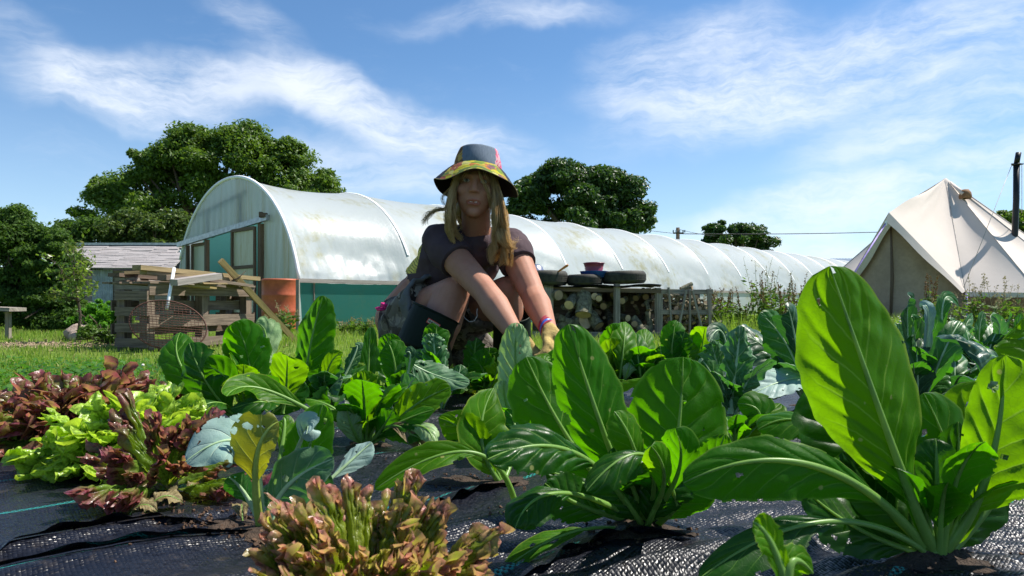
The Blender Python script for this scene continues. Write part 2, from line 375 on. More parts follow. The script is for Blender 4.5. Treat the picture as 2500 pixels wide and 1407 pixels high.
# ================================================================== world + sun
SUN=Vector((.53,.17,.83)).normalized()
w=bpy.data.worlds.new('World'); SC.world=w; w.use_nodes=True; nt=w.node_tree; nt.nodes.clear()
class WN(NT):
    def __init__(s,t): s.t=t
W=WN(nt)
sky=W.n('ShaderNodeTexSky',sky_type='NISHITA',sun_disc=False,sun_elevation=math.asin(SUN.z),sun_rotation=math.atan2(SUN.x,SUN.y),altitude=100,air_density=1.0,dust_density=.25,ozone_density=3.0)
dirv=W.n('ShaderNodeTexCoord').outputs['Generated']
def wdir(px,py): return Vector(((px-1250)/FPX,1,(HY-py)/FPX)).normalized()
sepd=W.n('ShaderNodeSeparateXYZ'); W.set(sepd.inputs[0],dirv)
def blob(px,py,ang,lw,lh,inner=.25):
    c=wdir(px,py); right=Vector((c.y,-c.x,0)).normalized(); up=right.cross(c).normalized()
    a=radians(ang); u=(right*cos(a)+up*sin(a))/(lw/FPX); v=(up*cos(a)-right*sin(a))/(lh/FPX)
    res=[]
    for ax in (u,v):
        d=W.n('ShaderNodeVectorMath',operation='DOT_PRODUCT'); W.set(d.inputs[0],wd); d.inputs[1].default_value=ax
        res.append(W.math('SUBTRACT',d.outputs['Value'],c.dot(ax)))
    q=W.math('SQRT',W.math('ADD',W.math('POWER',res[0],2.0),W.math('POWER',res[1],2.0)))
    return W.rng(q,1.0,inner,0,1)
warp=W.noise(7,4,.6,dirv,out='Color'); wd=W.n('ShaderNodeVectorMath',operation='MULTIPLY_ADD')
W.set(wd.inputs[0],warp); wd.inputs[1].default_value=(.07,.07,.07); ad=W.n('ShaderNodeVectorMath',operation='ADD'); W.set(ad.inputs[0],dirv); ad.inputs[1].default_value=(-.035,-.035,-.035); W.set(wd.inputs[2],ad.outputs[0]); wd=wd.outputs[0]
CL=[(330,205,-4,290,75,.9),(600,195,-4,330,65,.7),(200,215,10,150,60,.5),(800,235,-28,240,85,.8),(1060,335,-12,340,85,.85),(300,240,-8,200,45,.6),(900,420,-8,330,80,.45),
    (2050,180,8,640,140,.85),(1700,130,6,330,110,.7),(1650,240,-4,300,70,.55),(2350,280,12,440,90,.6),(2300,60,10,420,60,.4),(1250,40,2,380,50,.35),(1330,60,10,160,30,.4),
    (2000,480,6,260,60,.55),(2350,430,14,380,90,.55),(1900,640,0,1300,90,.5),(1800,560,2,400,60,.35),(620,40,-20,160,50,.35),(40,60,-20,140,60,.3),(380,300,-4,180,30,.35)]
tot=None
for b_ in CL:
    v=W.math('MULTIPLY',blob(*b_[:5]),b_[5]); tot = v if tot is None else W.math('ADD',tot,W.math('MULTIPLY',v,W.math('SUBTRACT',1,tot,clamp=True)))
# streaks: wind-combed noise in two scales
st=W.map(wd,(3.2,3.2,9),(0,radians(14),0)); n1=W.noise(2.0,9,.66,st,.15); n2=W.noise(4.5,9,.68,W.map(wd,(2.2,2.2,14),(0,radians(20),0)),.25); n3=W.noise(2.6,8,.6,wd,.1)
nn=W.math('ADD',W.math('ADD',W.math('MULTIPLY',n1,.5),W.math('MULTIPLY',n2,.28)),W.math('MULTIPLY',n3,.32))
cl=W.math('MULTIPLY',tot,W.math('ADD',W.math('MULTIPLY',W.rng(nn,.38,.66),.92),.06)); base=W.math('MULTIPLY',W.rng(nn,.55,.75),.10); cl=W.math('ADD',cl,base,clamp=True)
cl=W.math('MULTIPLY',cl,.82)
hz=W.rng(sepd.outputs[2],.36,-.02); cl=W.math('ADD',cl,W.math('MULTIPLY',hz,.24),clamp=True)
tint=W.mix(1,sky.outputs[0],(.82,1.06,1.20),'MULTIPLY')
skyc=W.mix(cl,tint,(8.6,9.0,9.6))
bg=W.n('ShaderNodeBackground'); W.set(bg.inputs[0],skyc); bg.inputs[1].default_value=.074
wo=W.n('ShaderNodeOutputWorld'); nt.links.new(bg.outputs[0],wo.inputs[0])
sl=bpy.data.lights.new('sun','SUN'); sl.energy=5.0; sl.angle=radians(.53); sl.color=(1,.95,.87)
so=bpy.data.objects.new('sun',sl); COL.objects.link(so); so.rotation_euler=SUN.to_track_quat('Z','Y').to_euler(); so.location=(5,5,20)
SC.view_settings.view_transform='Standard'; SC.view_settings.look='None'; SC.view_settings.exposure=.8; SC.view_settings.gamma=1
# ================================================================== ground
def vn(x,y,s,seed=0):
    """smooth value noise"""
    rs=np.random.RandomState(seed); T=rs.rand(64,64); x=np.asarray(x)*s+1000; y=np.asarray(y)*s+1000
    xi=np.floor(x).astype(int);yi=np.floor(y).astype(int);fx=x-xi;fy=y-yi;fx=fx*fx*(3-2*fx);fy=fy*fy*(3-2*fy)
    g=lambda a,b:T[a%64,b%64]
    return (g(xi,yi)*(1-fx)+g(xi+1,yi)*fx)*(1-fy)+(g(xi,yi+1)*(1-fx)+g(xi+1,yi+1)*fx)*fy
def grid(xs,ys,zf):
    X,Y=np.meshgrid(xs,ys,indexing='ij'); Z=zf(X,Y); V=np.stack([X,Y,Z],-1).reshape(-1,3); n=len(ys)
    i,j=np.meshgrid(np.arange(len(xs)-1),np.arange(n-1),indexing='ij'); a=(i*n+j).ravel()
    return V,np.stack([a,a+n,a+n+1,a+1],-1)
def gz(x,y): return (vn(x,y,.5,3)-.5)*.07+(vn(x,y,.06,4)-.5)*.0
xs=np.concatenate([np.linspace(-400,-24,18),np.linspace(-22,22,150),np.linspace(24,400,18)]); ys=np.concatenate([np.linspace(-60,-4,12),np.linspace(-3,26,110),np.linspace(28,500,24)])
V,Q=grid(xs,ys,gz); g=fastmesh('ground',V,Q,[M['ground']],smooth=True); tag(g,kind='structure')
EA=Vector((.765,.644,0)); EC=Vector((-.644,.765,0))
def bedz(a,c):
    z=np.full_like(a,BEDZ)
    z+= (vn(a,c,1.6,5)-.5)*.05+(vn(a,c,5,6)-.5)*.022+(vn(a*.7,c,15,7)-.5)*.007
    # ridge wrinkles running mostly along the bed
    for k,(c0,am,wd_,a0,a1,fr) in enumerate([(1.085,.017,.05,-.6,.45,2.1),(.945,.015,.045,-.6,.5,1.7),(.80,.018,.05,-.1,1.0,3),(.62,.014,.03,-.1,1.6,2.3),(.47,.02,.045,.2,2,2.9),(.36,.012,.03,.3,2,3.3),(1.3,.012,.04,.2,2.0,2.5),(.9,.012,.03,.75,2.5,2.5),(1.62,.014,.05,.6,3,1.9)]):
        cc=c-c0-.03*np.sin(a*fr*2+k)-.012*np.sin(a*9+k*2)
        m=1/(1+np.exp(-(a-a0)*14))/(1+np.exp((a-a1)*14))
        z+=am*m*(1/(1+np.exp(-cc/.007))*np.exp(-np.maximum(cc,0)/wd_)) + am*.3*m*np.exp(-(cc/.06)**2)
    # gathered puckers close to the viewer
    m=np.exp(-((a-.55)**2/.16+(c-.45)**2/.06)); z+=m*.02*np.sin((c*1.0+a*.35)*95+3*vn(a,c,7,9))*vn(a,c,9,10)
    m=np.exp(-((a-1.25)**2/.3+(c-.2)**2/.08)); z+=m*.006*np.sin((c*.6+a)*80+4*vn(a,c,5,11))
    e=np.clip((c-2.22)/.14,0,1); z=z*(1-e*e*(3-2*e))+(-.04)*e*e*(3-2*e)
    return z
A_=np.linspace(-2.2,5.5,900); C_=np.concatenate([np.linspace(-1.2,.1,60),np.linspace(.105,2.2,440),np.linspace(2.21,2.4,22)])
AA,CC=np.meshgrid(A_,C_,indexing='ij'); ZZ=bedz(AA,CC)
V=np.stack([AA*EA.x+CC*EC.x,AA*EA.y+CC*EC.y,ZZ],-1).reshape(-1,3); n=len(C_)
i,j=np.meshgrid(np.arange(len(A_)-1),np.arange(n-1),indexing='ij'); a=(i*n+j).ravel()
fb=fastmesh('weed_membrane',V,np.stack([a,a+n,a+n+1,a+1],-1),[M['fabric']],smooth=True)
tag(fb,kind='structure')
def bz(x,y):
    a=x*EA.x+y*EA.y; c=x*EC.x+y*EC.y
    return float(bedz(np.array([a]),np.array([c]))[0]) if c<2.38 else float(gz(np.array([x]),np.array([y]))[0])
# loose overlapping folds of the membrane with a lifted near edge
for path,wd_,lift in (([(-60,1392),(90,1338),(220,1303),(330,1288),(450,1276),(560,1280)],.035,.011),([(-60,1425),(150,1392),(330,1362),(480,1335),(630,1308)],.03,.010),([(1000,1248),(1080,1222),(1170,1190),(1275,1172)],.04,.013),([(1690,1078),(1800,1052),(1900,1020),(2015,984)],.05,.014),([(1250,1400),(1400,1352),(1540,1322),(1700,1330)],.04,.016)):
    V=[];np_=40; pp=np.array(path,float); tt=np.linspace(0,len(path)-1,np_)
    for k,t_ in enumerate(tt):
        px_=np.interp(t_,range(len(path)),pp[:,0]); py_=np.interp(t_,range(len(path)),pp[:,1])+4*sin(k*.9)
        D_=GD(py_,BEDZ); x_=(px_-1250)/FPX*D_; en=sin(pi*k/(np_-1))**.5
        for j in range(7):
            u=j/6; X=x_+EC.x*wd_*u*en*1.2; Y=D_+EC.y*wd_*u*en*1.2
            V.append((X,Y,bz(X,Y)+.0015+lift*en*(1-u)**1.5*(1+.25*sin(k*.7))))
    mb=MB(); mb.add(V,[(k*7+j,k*7+j+1,(k+1)*7+j+1,(k+1)*7+j) for k in range(np_-1) for j in range(6)]); tag(obj('membrane_fold',mb,M['fabric']),kind='structure')
# ---------------------------------------------------------------- grass
def blades(N,xr,yr,h,wd_,mat,name,dens=None,lean=.5,seed=1):
    rs=np.random.RandomState(seed); x=rs.uniform(*xr,N); y=rs.uniform(yr[0]**.5,yr[1]**.5,N)**2
    c=-.644*x+.765*y; a=.765*x+.644*y; keep=(c>2.28)&(np.abs(x)<y*.8+.4)
    if dens is not None: keep&=dens(x,y,rs)
    x=x[keep];y=y[keep];n=len(x); z=gz(x,y)
    tall=h(x,y)*rs.uniform(.5,1.3,n); an=rs.uniform(0,2*pi,n); l=rs.uniform(.1,1,n)*lean*tall
    dx=np.cos(an);dy=np.sin(an); b=rs.uniform(0,2*pi,n); wx=np.cos(b)*wd_;wy=np.sin(b)*wd_; wk=rs.uniform(.7,1.5,n); wx*=wk;wy*=wk
    P0=np.stack([x-wx,y-wy,z-.01],-1);P1=np.stack([x+wx,y+wy,z-.01],-1)
    P2=np.stack([x+wx*.7+dx*l*.35,y+wy*.7+dy*l*.35,z+tall*.6],-1);P3=np.stack([x-wx*.7+dx*l*.35,y-wy*.7+dy*l*.35,z+tall*.6],-1)
    P4=np.stack([x+dx*l,y+dy*l,z+tall],-1)
    V=np.stack([P0,P1,P2,P3,P4],1).reshape(-1,3); o=np.arange(n)[:,None]*5
    Q=np.concatenate([o+np.array([[0,1,2,3]]),o+np.array([[3,2,4,4]])],0)
    tri=np.concatenate([o+np.array([[0,1,2]]),o+np.array([[0,2,3]]),o+np.array([[3,2,4]])],0)
    g=fastmesh(name,V,tri,[mat]); return g
def chips(x,y): return np.exp(-(((x+5.6)/1.9)**2+((y-7.4)/.75)**2))
dn=lambda x,y,rs:(rs.rand(len(x))>chips(x,y)*1.3)&(rs.rand(len(x))<np.clip(1.25-y/40,.3,1))
g=blades(170000,(-12,9),(2.2,13),lambda x,y:.035+.05*vn(x,y,1.2,21)+.05*(y>7)*vn(x,y,.7,22),.0032,M['grass'],'grass',dn); tag(g,kind='stuff')
g=blades(75000,(-2,14),(3.5,16),lambda x,y:.09+.20*vn(x,y,.9,31)+.04*((x/y<.46)&(y>7)),.004,M['grass'],'tall_grass',lambda x,y,rs:(x/y>.30)&(y>5)&(rs.rand(len(x))<.95),.5,3); tag(g,kind='stuff')
# clover mat: small round leaf faces + flower heads
def clover(N,xr,yr,hh,name,seed,cond,fl):
    rs=np.random.RandomState(seed); x=rs.uniform(*xr,N);y=rs.uniform(*yr,N); c=-.644*x+.765*y; k=(c>2.3)&cond(x,y,rs); x=x[k];y=y[k];n=len(x)
    z=gz(x,y)+hh*rs.uniform(.3,1.1,n); s=rs.uniform(.008,.018,n); a0=rs.uniform(0,6.28,n)
    Vs=[];tx=rs.uniform(-.6,.6,n);ty=rs.uniform(-.6,.6,n)
    for q in range(5):
        u=np.cos(a0+q*1.2566)*s;v=np.sin(a0+q*1.2566)*s; Vs.append(np.stack([x+u,y+v,z+u*tx+v*ty],-1))
    V=np.stack(Vs,1).reshape(-1,3); Q=np.arange(n*5).reshape(n,5)
    g=fastmesh(name,V,Q,[M['clover']]); tag(g,kind='stuff')
    rs=np.random.RandomState(seed+1); mb=MB()
    cnt=0
    while cnt<fl:
        x=rs.uniform(*xr);y=rs.uniform(*yr)
        if -.644*x+.765*y<2.34 or not cond(np.array([x]),np.array([y]),rs)[0]: continue
        cnt+=1; z=float(gz(x,y)); t=z+hh*rs.uniform(1.0,1.5); r=rs.uniform(.009,.015)
        mb.ell((x,y,t),(r,r,r*.85),n=6,m=4)
    return mb
mb=clover(16000,(-5,-.5),(2.0,5.0),.045,'clover_patch',40,lambda x,y,rs:(rs.rand(len(x))<np.clip(1.5-vn(x,y,.8,50),0,1))&(x<-.22*y),26); tag(obj('clover_blossoms',mb,M['flower']),kind='stuff')
mb=clover(55000,(1.2,11),(3.6,13),.17,'clover_meadow',60,lambda x,y,rs:(x/y>.42),430); tag(obj('clover_meadow_blossoms',mb,M['flower']),kind='stuff')
# wood chips
rs=np.random.RandomState(5); mb=MB()
for k in range(1500):
    x=-5.6+rs.normal()*1.1;y=7.4+rs.normal()*.42; s=rs.uniform(.008,.03)
    q=Quaternion(Vector(rs.normal(size=3)).normalized(),rs.uniform(0,6)).to_matrix()
    mb.box((x,y,float(gz(x,y))+.012),(s*1.8,s,.006),q)
M['chip']=simple('wood_chip',(.30,.22,.14),.9,9,.5,.3)
tag(obj('wood_chips',mb,M['chip']),kind='stuff')
# ================================================================== trees
def leafcloud(centers,radii,N,size,seed,flat=.5):
    """N small leaf faces scattered in clumps"""
    rs=np.random.RandomState(seed); k=rs.randint(0,len(centers),N); c=np.array(centers)[k]; r=np.array(radii)[k]
    d=rs.normal(size=(N,3)); d/=np.linalg.norm(d,axis=1)[:,None]; rad=rs.uniform(0.15,1,N)**.6
    p=c+d*r*rad[:,None]
    nrm=d*.9+rs.normal(size=(N,3))*.8+np.array([0,0,flat]); nrm/=np.linalg.norm(nrm,axis=1)[:,None]
    t=np.cross(nrm,rs.normal(size=(N,3))); t/=np.linalg.norm(t,axis=1)[:,None]; b=np.cross(nrm,t)
    s=size*rs.uniform(.6,1.35,N)[:,None]
    V=np.stack([p-t*s,p-b*s*.5+nrm*s*.12,p+t*s,p+b*s*.5+nrm*s*.12],1).reshape(-1,3)
    return V,np.arange(N*4).reshape(N,4)
def tree(name,label,cat,base,lobes,N,size,mat,seed,trunk_r=.35,clump=.9,sub=14,group=None,th=None,barkm='bark',limb=True,gapr=0):
    t=thing(name,label,cat,base,group); rs=np.random.RandomState(seed); cs=[];rr=[]
    for (x,y,z,rx,ry,rz) in lobes:
        for k in range(sub):
            d=rs.normal(size=3); d/=np.linalg.norm(d); d[2]=abs(d[2])*rs.choice([1,1,1,-.7]); f=rs.uniform(.5,1.13)
            cs.append((x+d[0]*rx*f,y+d[1]*ry*f,z+d[2]*rz*f)); q=clump*rs.uniform(.5,1.2)*(1.0 if f<.95 else .55); rr.append((q,q,q*.62))
    V,Q=leafcloud(cs,rr,N,size,seed)
    o=fastmesh('crown',V,Q,[M[mat]],loc=base); o.location=(0,0,0); o.parent=t
    mb=MB(); b=Vector(base); zt=th or max(l[2] for l in lobes)
    mb.tube([b,b+Vector((.1,0,zt*.25)),b+Vector((-.05,.1,zt*.5)),b+Vector((0,0,zt*.8))],[trunk_r,trunk_r*.75,trunk_r*.5,trunk_r*.12],10)
    if limb:
        for k in range(0,len(cs),max(1,len(cs)//26)):
            e=Vector(cs[k]); s=b+Vector((0,0,zt*rs.uniform(.25,.55))); m_=(s+e)/2+Vector((rs.normal()*.2,rs.normal()*.2,rs.uniform(-.4,.2)))
            mb.tube([s,m_,e],[trunk_r*.35,trunk_r*.2,trunk_r*.05],6)
    obj('trunk',mb,M[barkm],t); return t
def lob(px,py,D,rpx,rpy,dy=0,rd=None):
    p=P(px,py,D); return (p.x,p.y+dy,p.z,rpx/FPX*D,(rd or rpx)/FPX*D,rpy/FPX*D)
D=30
tree('oak_tree','large spreading oak with ragged dark green crown behind the polytunnel end','tree',(P(500,0,D).x,D,0),
 [lob(560,400,D,110,85),lob(470,410,D,110,70),lob(380,460,D,90,80),lob(660,450,D,95,90),lob(740,470,D,75,55),lob(310,490,D,75,60),lob(600,350,D,55,45),lob(480,350,D,50,36),lob(440,540,D,150,90),lob(560,500,D,150,120),lob(330,560,D,120,70),lob(270,480,D,34,20),lob(790,475,D,32,26),lob(420,410,D,60,50),lob(700,390,D,48,40)],130000,.085,'oak',11,.5,.74,26)
D=42
tree('chestnut_tree','dense rounded horse chestnut crown rising over the long polytunnel roof','tree',(P(1420,0,D).x,D,0),
 [lob(1350,470,D,85,62),lob(1420,480,D,110,72),lob(1500,510,D,85,60),lob(1290,500,D,45,50),lob(1370,440,D,60,34),lob(1465,450,D,40,32),lob(1540,550,D,60,45),lob(1400,560,D,170,70),lob(1520,470,D,35,26)],100000,.14,'chest',12,.5,1.0,22)
D=70
tree('small_round_tree','small far round tree standing beyond the tunnel roof beside overhead wires','tree',(P(1805,0,D).x,D,0),
 [lob(1785,570,D,48,36),lob(1830,575,D,48,38),lob(1760,590,D,40,26),lob(1865,600,D,28,22),lob(1800,600,D,80,30),lob(1740,565,D,18,14)],16000,.19,'chest',13,.4,.85,12)
D=38
tree('tree_behind_tent','feathery tree partly hidden behind the canvas tent stove pipe','tree',(P(2470,0,D).x,D,0),
 [lob(2465,560,D,45,40),lob(2500,580,D,60,60),lob(2440,545,D,22,22),lob(2520,540,D,40,30)],16000,.1,'oak',14,.3,.55,14)
# hedgerow behind the shed
D=20
for k,(px,py,rx,ry,mt,lb) in enumerate([(215,590,75,60,'hedge','dark leafy hedge shrub rising behind the left end of the shingled shed'),(310,580,75,50,'hedge2','warm green hedge shrub behind the middle of the shingled shed roof'),(400,585,65,55,'hedge2','olive hedge shrub between shed roof and polytunnel')]):
    tree('hedge_shrub',lb,'shrub',(P(px,0,D+k*.5).x,D+k*.5,0),[lob(px,py,D,rx,ry),lob(px-25,py+60,D,rx,ry*1.4),lob(px+20,py+110,D,rx,ry),lob(px+15,py-25-k*6,D,rx*.5,ry*.5),lob(px-38,py-18+k*8,D,rx*.35,ry*.45)],15000,.06,mt,20+k,.12,.45,14,'hedge shrubs behind the shed')
D=10.5
for k,(px,py,rx,ry,lb) in enumerate([(-20,590,90,70,'dark tall hedge shrub at the left picture edge'),(70,610,75,55,'tall hedge shrub with upright shoots beside the left edge shrub'),(135,640,60,75,'dark hedge shrub directly left of the sapling')]):
    tree('hedge_shrub',lb,'shrub',(P(px,0,D).x,D,0),[lob(px,py,D,rx,ry),lob(px-20,py+80,D,rx,ry),lob(px+10,py+150,D,rx,ry)]+([lob(42,540,D,9,34),lob(5,545,D,10,30),lob(75,575,D,10,28),lob(20,575,D,22,20)] if k==1 else []),52000,.026,'hedge',30+k,.06,.22,40,'hedge shrubs at the left edge')
# ================================================================== polytunnel
def film(name,col,tr,tw,rough=.22,dirt=.5,streak=(1,1,1),alpha=None,green=None):
    m=NT(name); oc=m.co(); n1=m.noise(.9,6,.65,m.map(oc,streak)); n2=m.noise(5,5,.65,m.map(oc,streak))
    d=m.math('MULTIPLY',m.rng(n1,.47,.7),m.rng(n2,.35,.65)); d=m.math('MULTIPLY',d,dirt)
    k=m.mix(d,col,green or (.42,.40,.22)); t=m.mix(d,tr,(.30,.30,.14))
    nb=m.bump(m.noise(2.2,4,.6,oc),.25,.03); nb=m.bump(m.noise(3.0,5,.6,m.map(oc,(2.2,2.2,.5)),.4),.35,.02,nb)
    b=m.bsdf(k,rough,0,.55,nb); tt=m.n('ShaderNodeBsdfTranslucent'); m.set(tt.inputs[0],t)
    s=m.mixs(tw,b,tt.outputs[0])
    if alpha is not None:
        tp=m.n('ShaderNodeBsdfTransparent'); s=m.mixs(alpha,tp.outputs[0],s)
    return m.end(s)
M['film']=film('polythene_cover',(.55,.59,.595),(.56,.62,.61),.42,.36,.95)
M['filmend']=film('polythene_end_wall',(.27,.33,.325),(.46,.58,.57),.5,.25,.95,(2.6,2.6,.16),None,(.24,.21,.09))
M['filmdoor']=film('polythene_door',(.40,.44,.36),(.48,.55,.42),.45,.3,.9,(2.2,2.2,.5),None,(.30,.28,.10))
M['hoop']=simple('white_hoop_tape',(.88,.89,.90),.4,6,.05,.05)
M['metal']=simple('galvanised_metal',(.36,.38,.39),.4,12,.3,.2,.002,.8)
M['net']=film('green_shade_netting',(.02,.16,.13),(.06,.40,.34),.5,.6,.3,(1,1,1),.82,(.05,.22,.15))
M['netin']=film('inner_shade_netting',(.10,.36,.35),(.26,.74,.72),.5,.6,.15,(1,1,.6),.97,(.03,.2,.18))
S0=Vector((-5.52,13.35,0)); SV=Vector((.73,-.684,0)); TV=Vector((.684,.73,0)); RAD=2.70; CZt=.18; RAIL=.84; LEN=39.0; HS=2.5
def tp(s,t,z): return S0+SV*s+TV*t+Vector((0,0,z))
th0=math.asin((RAIL-CZt)/RAD)
pt=thing('polytunnel','long white polythene tunnel with open doorway, stretching to the right','polytunnel',tuple(S0))
nt_=520; na=90; V=np.zeros((nt_+1,na+1,3)); rs=np.random.RandomState(3)
for i in range(nt_+1):
    t=LEN*i/nt_; fr=(t/HS)%1; bay=int(t/HS); sg=sin(pi*fr)
    for j in range(na+1):
        th=th0+(pi-2*th0)*j/na; s=cos(th); z=sin(th)
        side=max(0,1-(z*RAD+CZt-RAIL)/1.9)
        r=RAD-(.05+.10*max(0,s)**2+.05*(bay==0)*(s>0))*sg**.8 - (.12 if bay==0 else .05)*sg*math.exp(-((z*RAD+CZt-1.45)/.35)**2)*(s>0)
        # gathers above the rail and diagonal tension folds
        hgt=z*RAD+CZt-RAIL
        r+=.022*math.exp(-hgt/.28)*sin(t*21+3*sin(t*3.3)) 
        if s>0:
            dg=.035*sin((fr*3.0-hgt*1.9)*6.0)*math.exp(-((fr-.42)**2/.07+(hgt-.45)**2/.16)) + .035*sin((fr*3.2+hgt*2.1)*6.0)*math.exp(-((fr-.68)**2/.05+(hgt-.45)**2/.2))
            fx=(fr-.47)*2.5; rho=sqrt(hgt*hgt+fx*fx); phi=math.atan2(hgt,fx)
            fan=(.5+.5*sin(phi*17+bay))**3*.045*math.exp(-((rho-.6)/.42)**2)
            r+=(dg*.22-.016*(.5+.5*sin(phi*15+bay))**7*math.exp(-((rho-.55)/.5)**2)*(1.5 if bay==0 else .6))
            r+=.03*(1.2 if bay==0 else .35)*sin(fr*70+hgt*3)*math.exp(-fr/.20)*math.exp(-((hgt-.4)/.45)**2)
        V[i,j]=tp(s*r,t,CZt+z*r)
idx=np.arange((nt_+1)*(na+1)).reshape(nt_+1,na+1); Q=np.stack([idx[:-1,:-1],idx[1:,:-1],idx[1:,1:],idx[:-1,1:]],-1).reshape(-1,4)
o=fastmesh('cover',V.reshape(-1,3),Q,[M['film']],smooth=True,loc=tuple(S0)); o.location=(0,0,0); o.parent=pt; ORG[o]=S0
for k in range(int(LEN/HS)+1):
    mb=MB(); t=k*HS; pts=[tp(cos(th0*.0+a)*(RAD+.012),t,CZt+sin(a)*(RAD+.012)) for a in np.linspace(th0+(.22 if k else 0),pi-th0-.22,40)]
    if k==0: mb.tube(pts,.034,6)
    else:
        an=np.linspace(th0+.22,pi-th0-.22,40); V_=[tp(cos(a)*(RAD+ro),t+dt_,CZt+sin(a)*(RAD+ro)) for a in an for dt_,ro in ((-.03,-.002),(-.014,.010),(.014,.010),(.03,-.002))]
        mb.add(V_,[(i*4+j,i*4+j+1,i*4+j+5,i*4+j+4) for i in range(39) for j in range(3)])
    obj('hoop',mb,M['hoop'],pt)
mb=MB()
for sg in (1,-1):
    mb.bar(tp(sg*(RAD-.06),-.02,RAIL-.01),tp(sg*(RAD-.06),LEN,RAIL-.01),.05,.07)
obj('base_rail',mb,M['woodl'],pt)
mb=MB()
for sg in (1,-1):
    a=tp(sg*(RAD-.1),0.05,0);b=tp(sg*(RAD-.1),9.98,0); u=Vector((0,0,RAIL-.05)); mb.add([a,b,b+u,a+u],[(0,1,2,3)])
obj('side_netting',mb,M['net'],pt)
mb=MB()
for sg in (1,-1):
    a=tp(sg*(RAD-.08),10,0);b=tp(sg*(RAD-.08),LEN,0); u=Vector((0,0,RAIL-.05)); mb.add([a,b,b+u,a+u],[(0,1,2,3)])
obj('side_skirt',mb,M['film'],pt)
mb=MB(); an=np.linspace(pi+.05,pi-.95,14); ts=np.linspace(.3,12,30); V_=[tp(cos(a)*(RAD-.14-.05*sin(t*2)),t,max(0,CZt+sin(a)*(RAD-.14))) for t in ts for a in an]
mb.add(V_,[(i*14+j,i*14+j+1,(i+1)*14+j+1,(i+1)*14+j) for i in range(29) for j in range(13)]); obj('lining',mb,M['netin'],pt)
for k in range(0,16):
    mb=MB(); p=tp(RAD-.13,.3+k*2.5,0); mb.box(p+Vector((0,0,.4)),(.06,.06,.8)); obj('side_post',mb,M['woodg'],pt)
# end wall, split round the doorway
DL_,DR_=-1.98,1.36; 
def dz(s): return 1.72+(s+2.32)/3.95*.25
mb=MB(); rs=np.random.RandomState(8)
def ew(s0,s1,zf0,n=26,m=26):
    V=[];Fc=[]
    for i in range(n+1):
        s=s0+(s1-s0)*i/n; zt=CZt+sqrt(max(0,(RAD-.02)**2-s*s)); zb=min(zf0(s),zt)
        for j in range(m+1):
            z=zb+(zt-zb)*j/m; V.append(tp(s,.012*sin(s*24+2*sin(z*2))*math.exp(-z*.3)+.02*vn(s,z,1.5,3),z))
    for i in range(n):
        for j in range(m):
            a=i*(m+1)+j; Fc.append((a,a+m+1,a+m+2,a+1))
    mb.add(V,Fc)
ew(-RAD+.03,DL_,lambda s:.0); ew(DR_,RAD-.03,lambda s:.0); ew(DL_,DR_,dz,50)
obj('end_wall',mb,M['filmend'],pt)
mb=MB(); mb.bar(tp(-2.36,-.07,dz(-2.36)),tp(1.68,-.07,dz(1.68)),.07,.10); l=obj('door_rail',mb,M['metal'],pt)
mb=MB(); mb.box(tp(1.60,-.12,dz(1.6)+.05),(.14,.06,.07)); mb.box(tp(1.52,-.12,dz(1.6)+.06),(.05,.08,.1)); obj('roller_bracket',mb,M['woodd'],l)
for s,wd_ in ((-1.95,.05),(-.98,.10),(.22,.05),(1.33,.11)):
    mb=MB(); mb.box(tp(s,-.03,dz(s)/2-.03),(wd_,.07,dz(s)-.06),Matrix.Rotation(math.atan2(SV.y,SV.x),3,'Z')); obj('door_post',mb,M['wooddoor'],pt)
def door(s0,s1,t,zs):
    R3=Matrix.Rotation(math.atan2(SV.y,SV.x),3,'Z'); mb=MB(); z1=dz((s0+s1)/2)-.07
    for s in (s0,s1): mb.box(tp(s,t,z1/2),(.055,.04,z1),R3)
    for z in zs+[.05,z1-.02]: mb.box(tp((s0+s1)/2,t,z),(s1-s0-.055,.038,.06),R3)
    d=obj('door',mb,M['wooddoor'],pt); mb=MB()
    a=[tp(s0,t+.03,.03),tp(s1,t+.03,.03),tp(s1,t+.03,z1),tp(s0,t+.03,z1)]; mb.add(a,[(0,1,2,3)]); obj('door_film',mb,M['filmdoor'],d)
door(-1.86,-1.08,.03,[.9]); door(.30,1.22,-.09,[1.12])
mb=MB() # bracing timbers seen through the end wall
mb.bar(tp(-1.7,.08,2.30),tp(.72,.08,2.58),.04,.06); mb.bar(tp(-1.0,.09,1.8),tp(-1.05,.09,2.36),.05,.1); mb.bar(tp(.42,.09,1.9),tp(.45,.09,2.52),.04,.14)
obj('end_brace',mb,M['wooddoor'],pt)
mb=MB(); V=[tp(0,9,.0)]; pts=[tp(cos(a)*(RAD-.2),6,max(0,CZt+sin(a)*(RAD-.2))) for a in np.linspace(-.1,pi+.1,30)]; mb.add([tp(0,6,1.0)]+pts,[(0,i+1,i+2) for i in range(29)]); obj('inner_screen',mb,M['netin'],pt)
# ------------------------------------------------------------------ barrel + post + trays
M['terra']=simple('orange_plastic',(.42,.085,.03),.5,4,.15,.15,.002,col2=(.5,.12,.05))
c=P(685,0,11.0); c.z=0
prof=[(.0,0),(.285,0),(.29,.05),(.29,.30),(.296,.315),(.29,.33),(.29,.56),(.296,.575),(.29,.59),(.29,.80),(.298,.815),(.29,.83),(.27,.835),(0,.83)]
mb=MB(); mb.lathe(c,prof,36); top('barrel',mb,M['terra'],'orange plastic barrel standing at the tunnel corner','barrel',tuple(c))
c=P(727,0,10.75); mb=MB(); mb.box((c.x,c.y,.41),(.05,.05,.82)); top('wooden_post',mb,M['woodg'],'thin grey post upright against the right side of the orange barrel','post',(c.x,c.y,0))
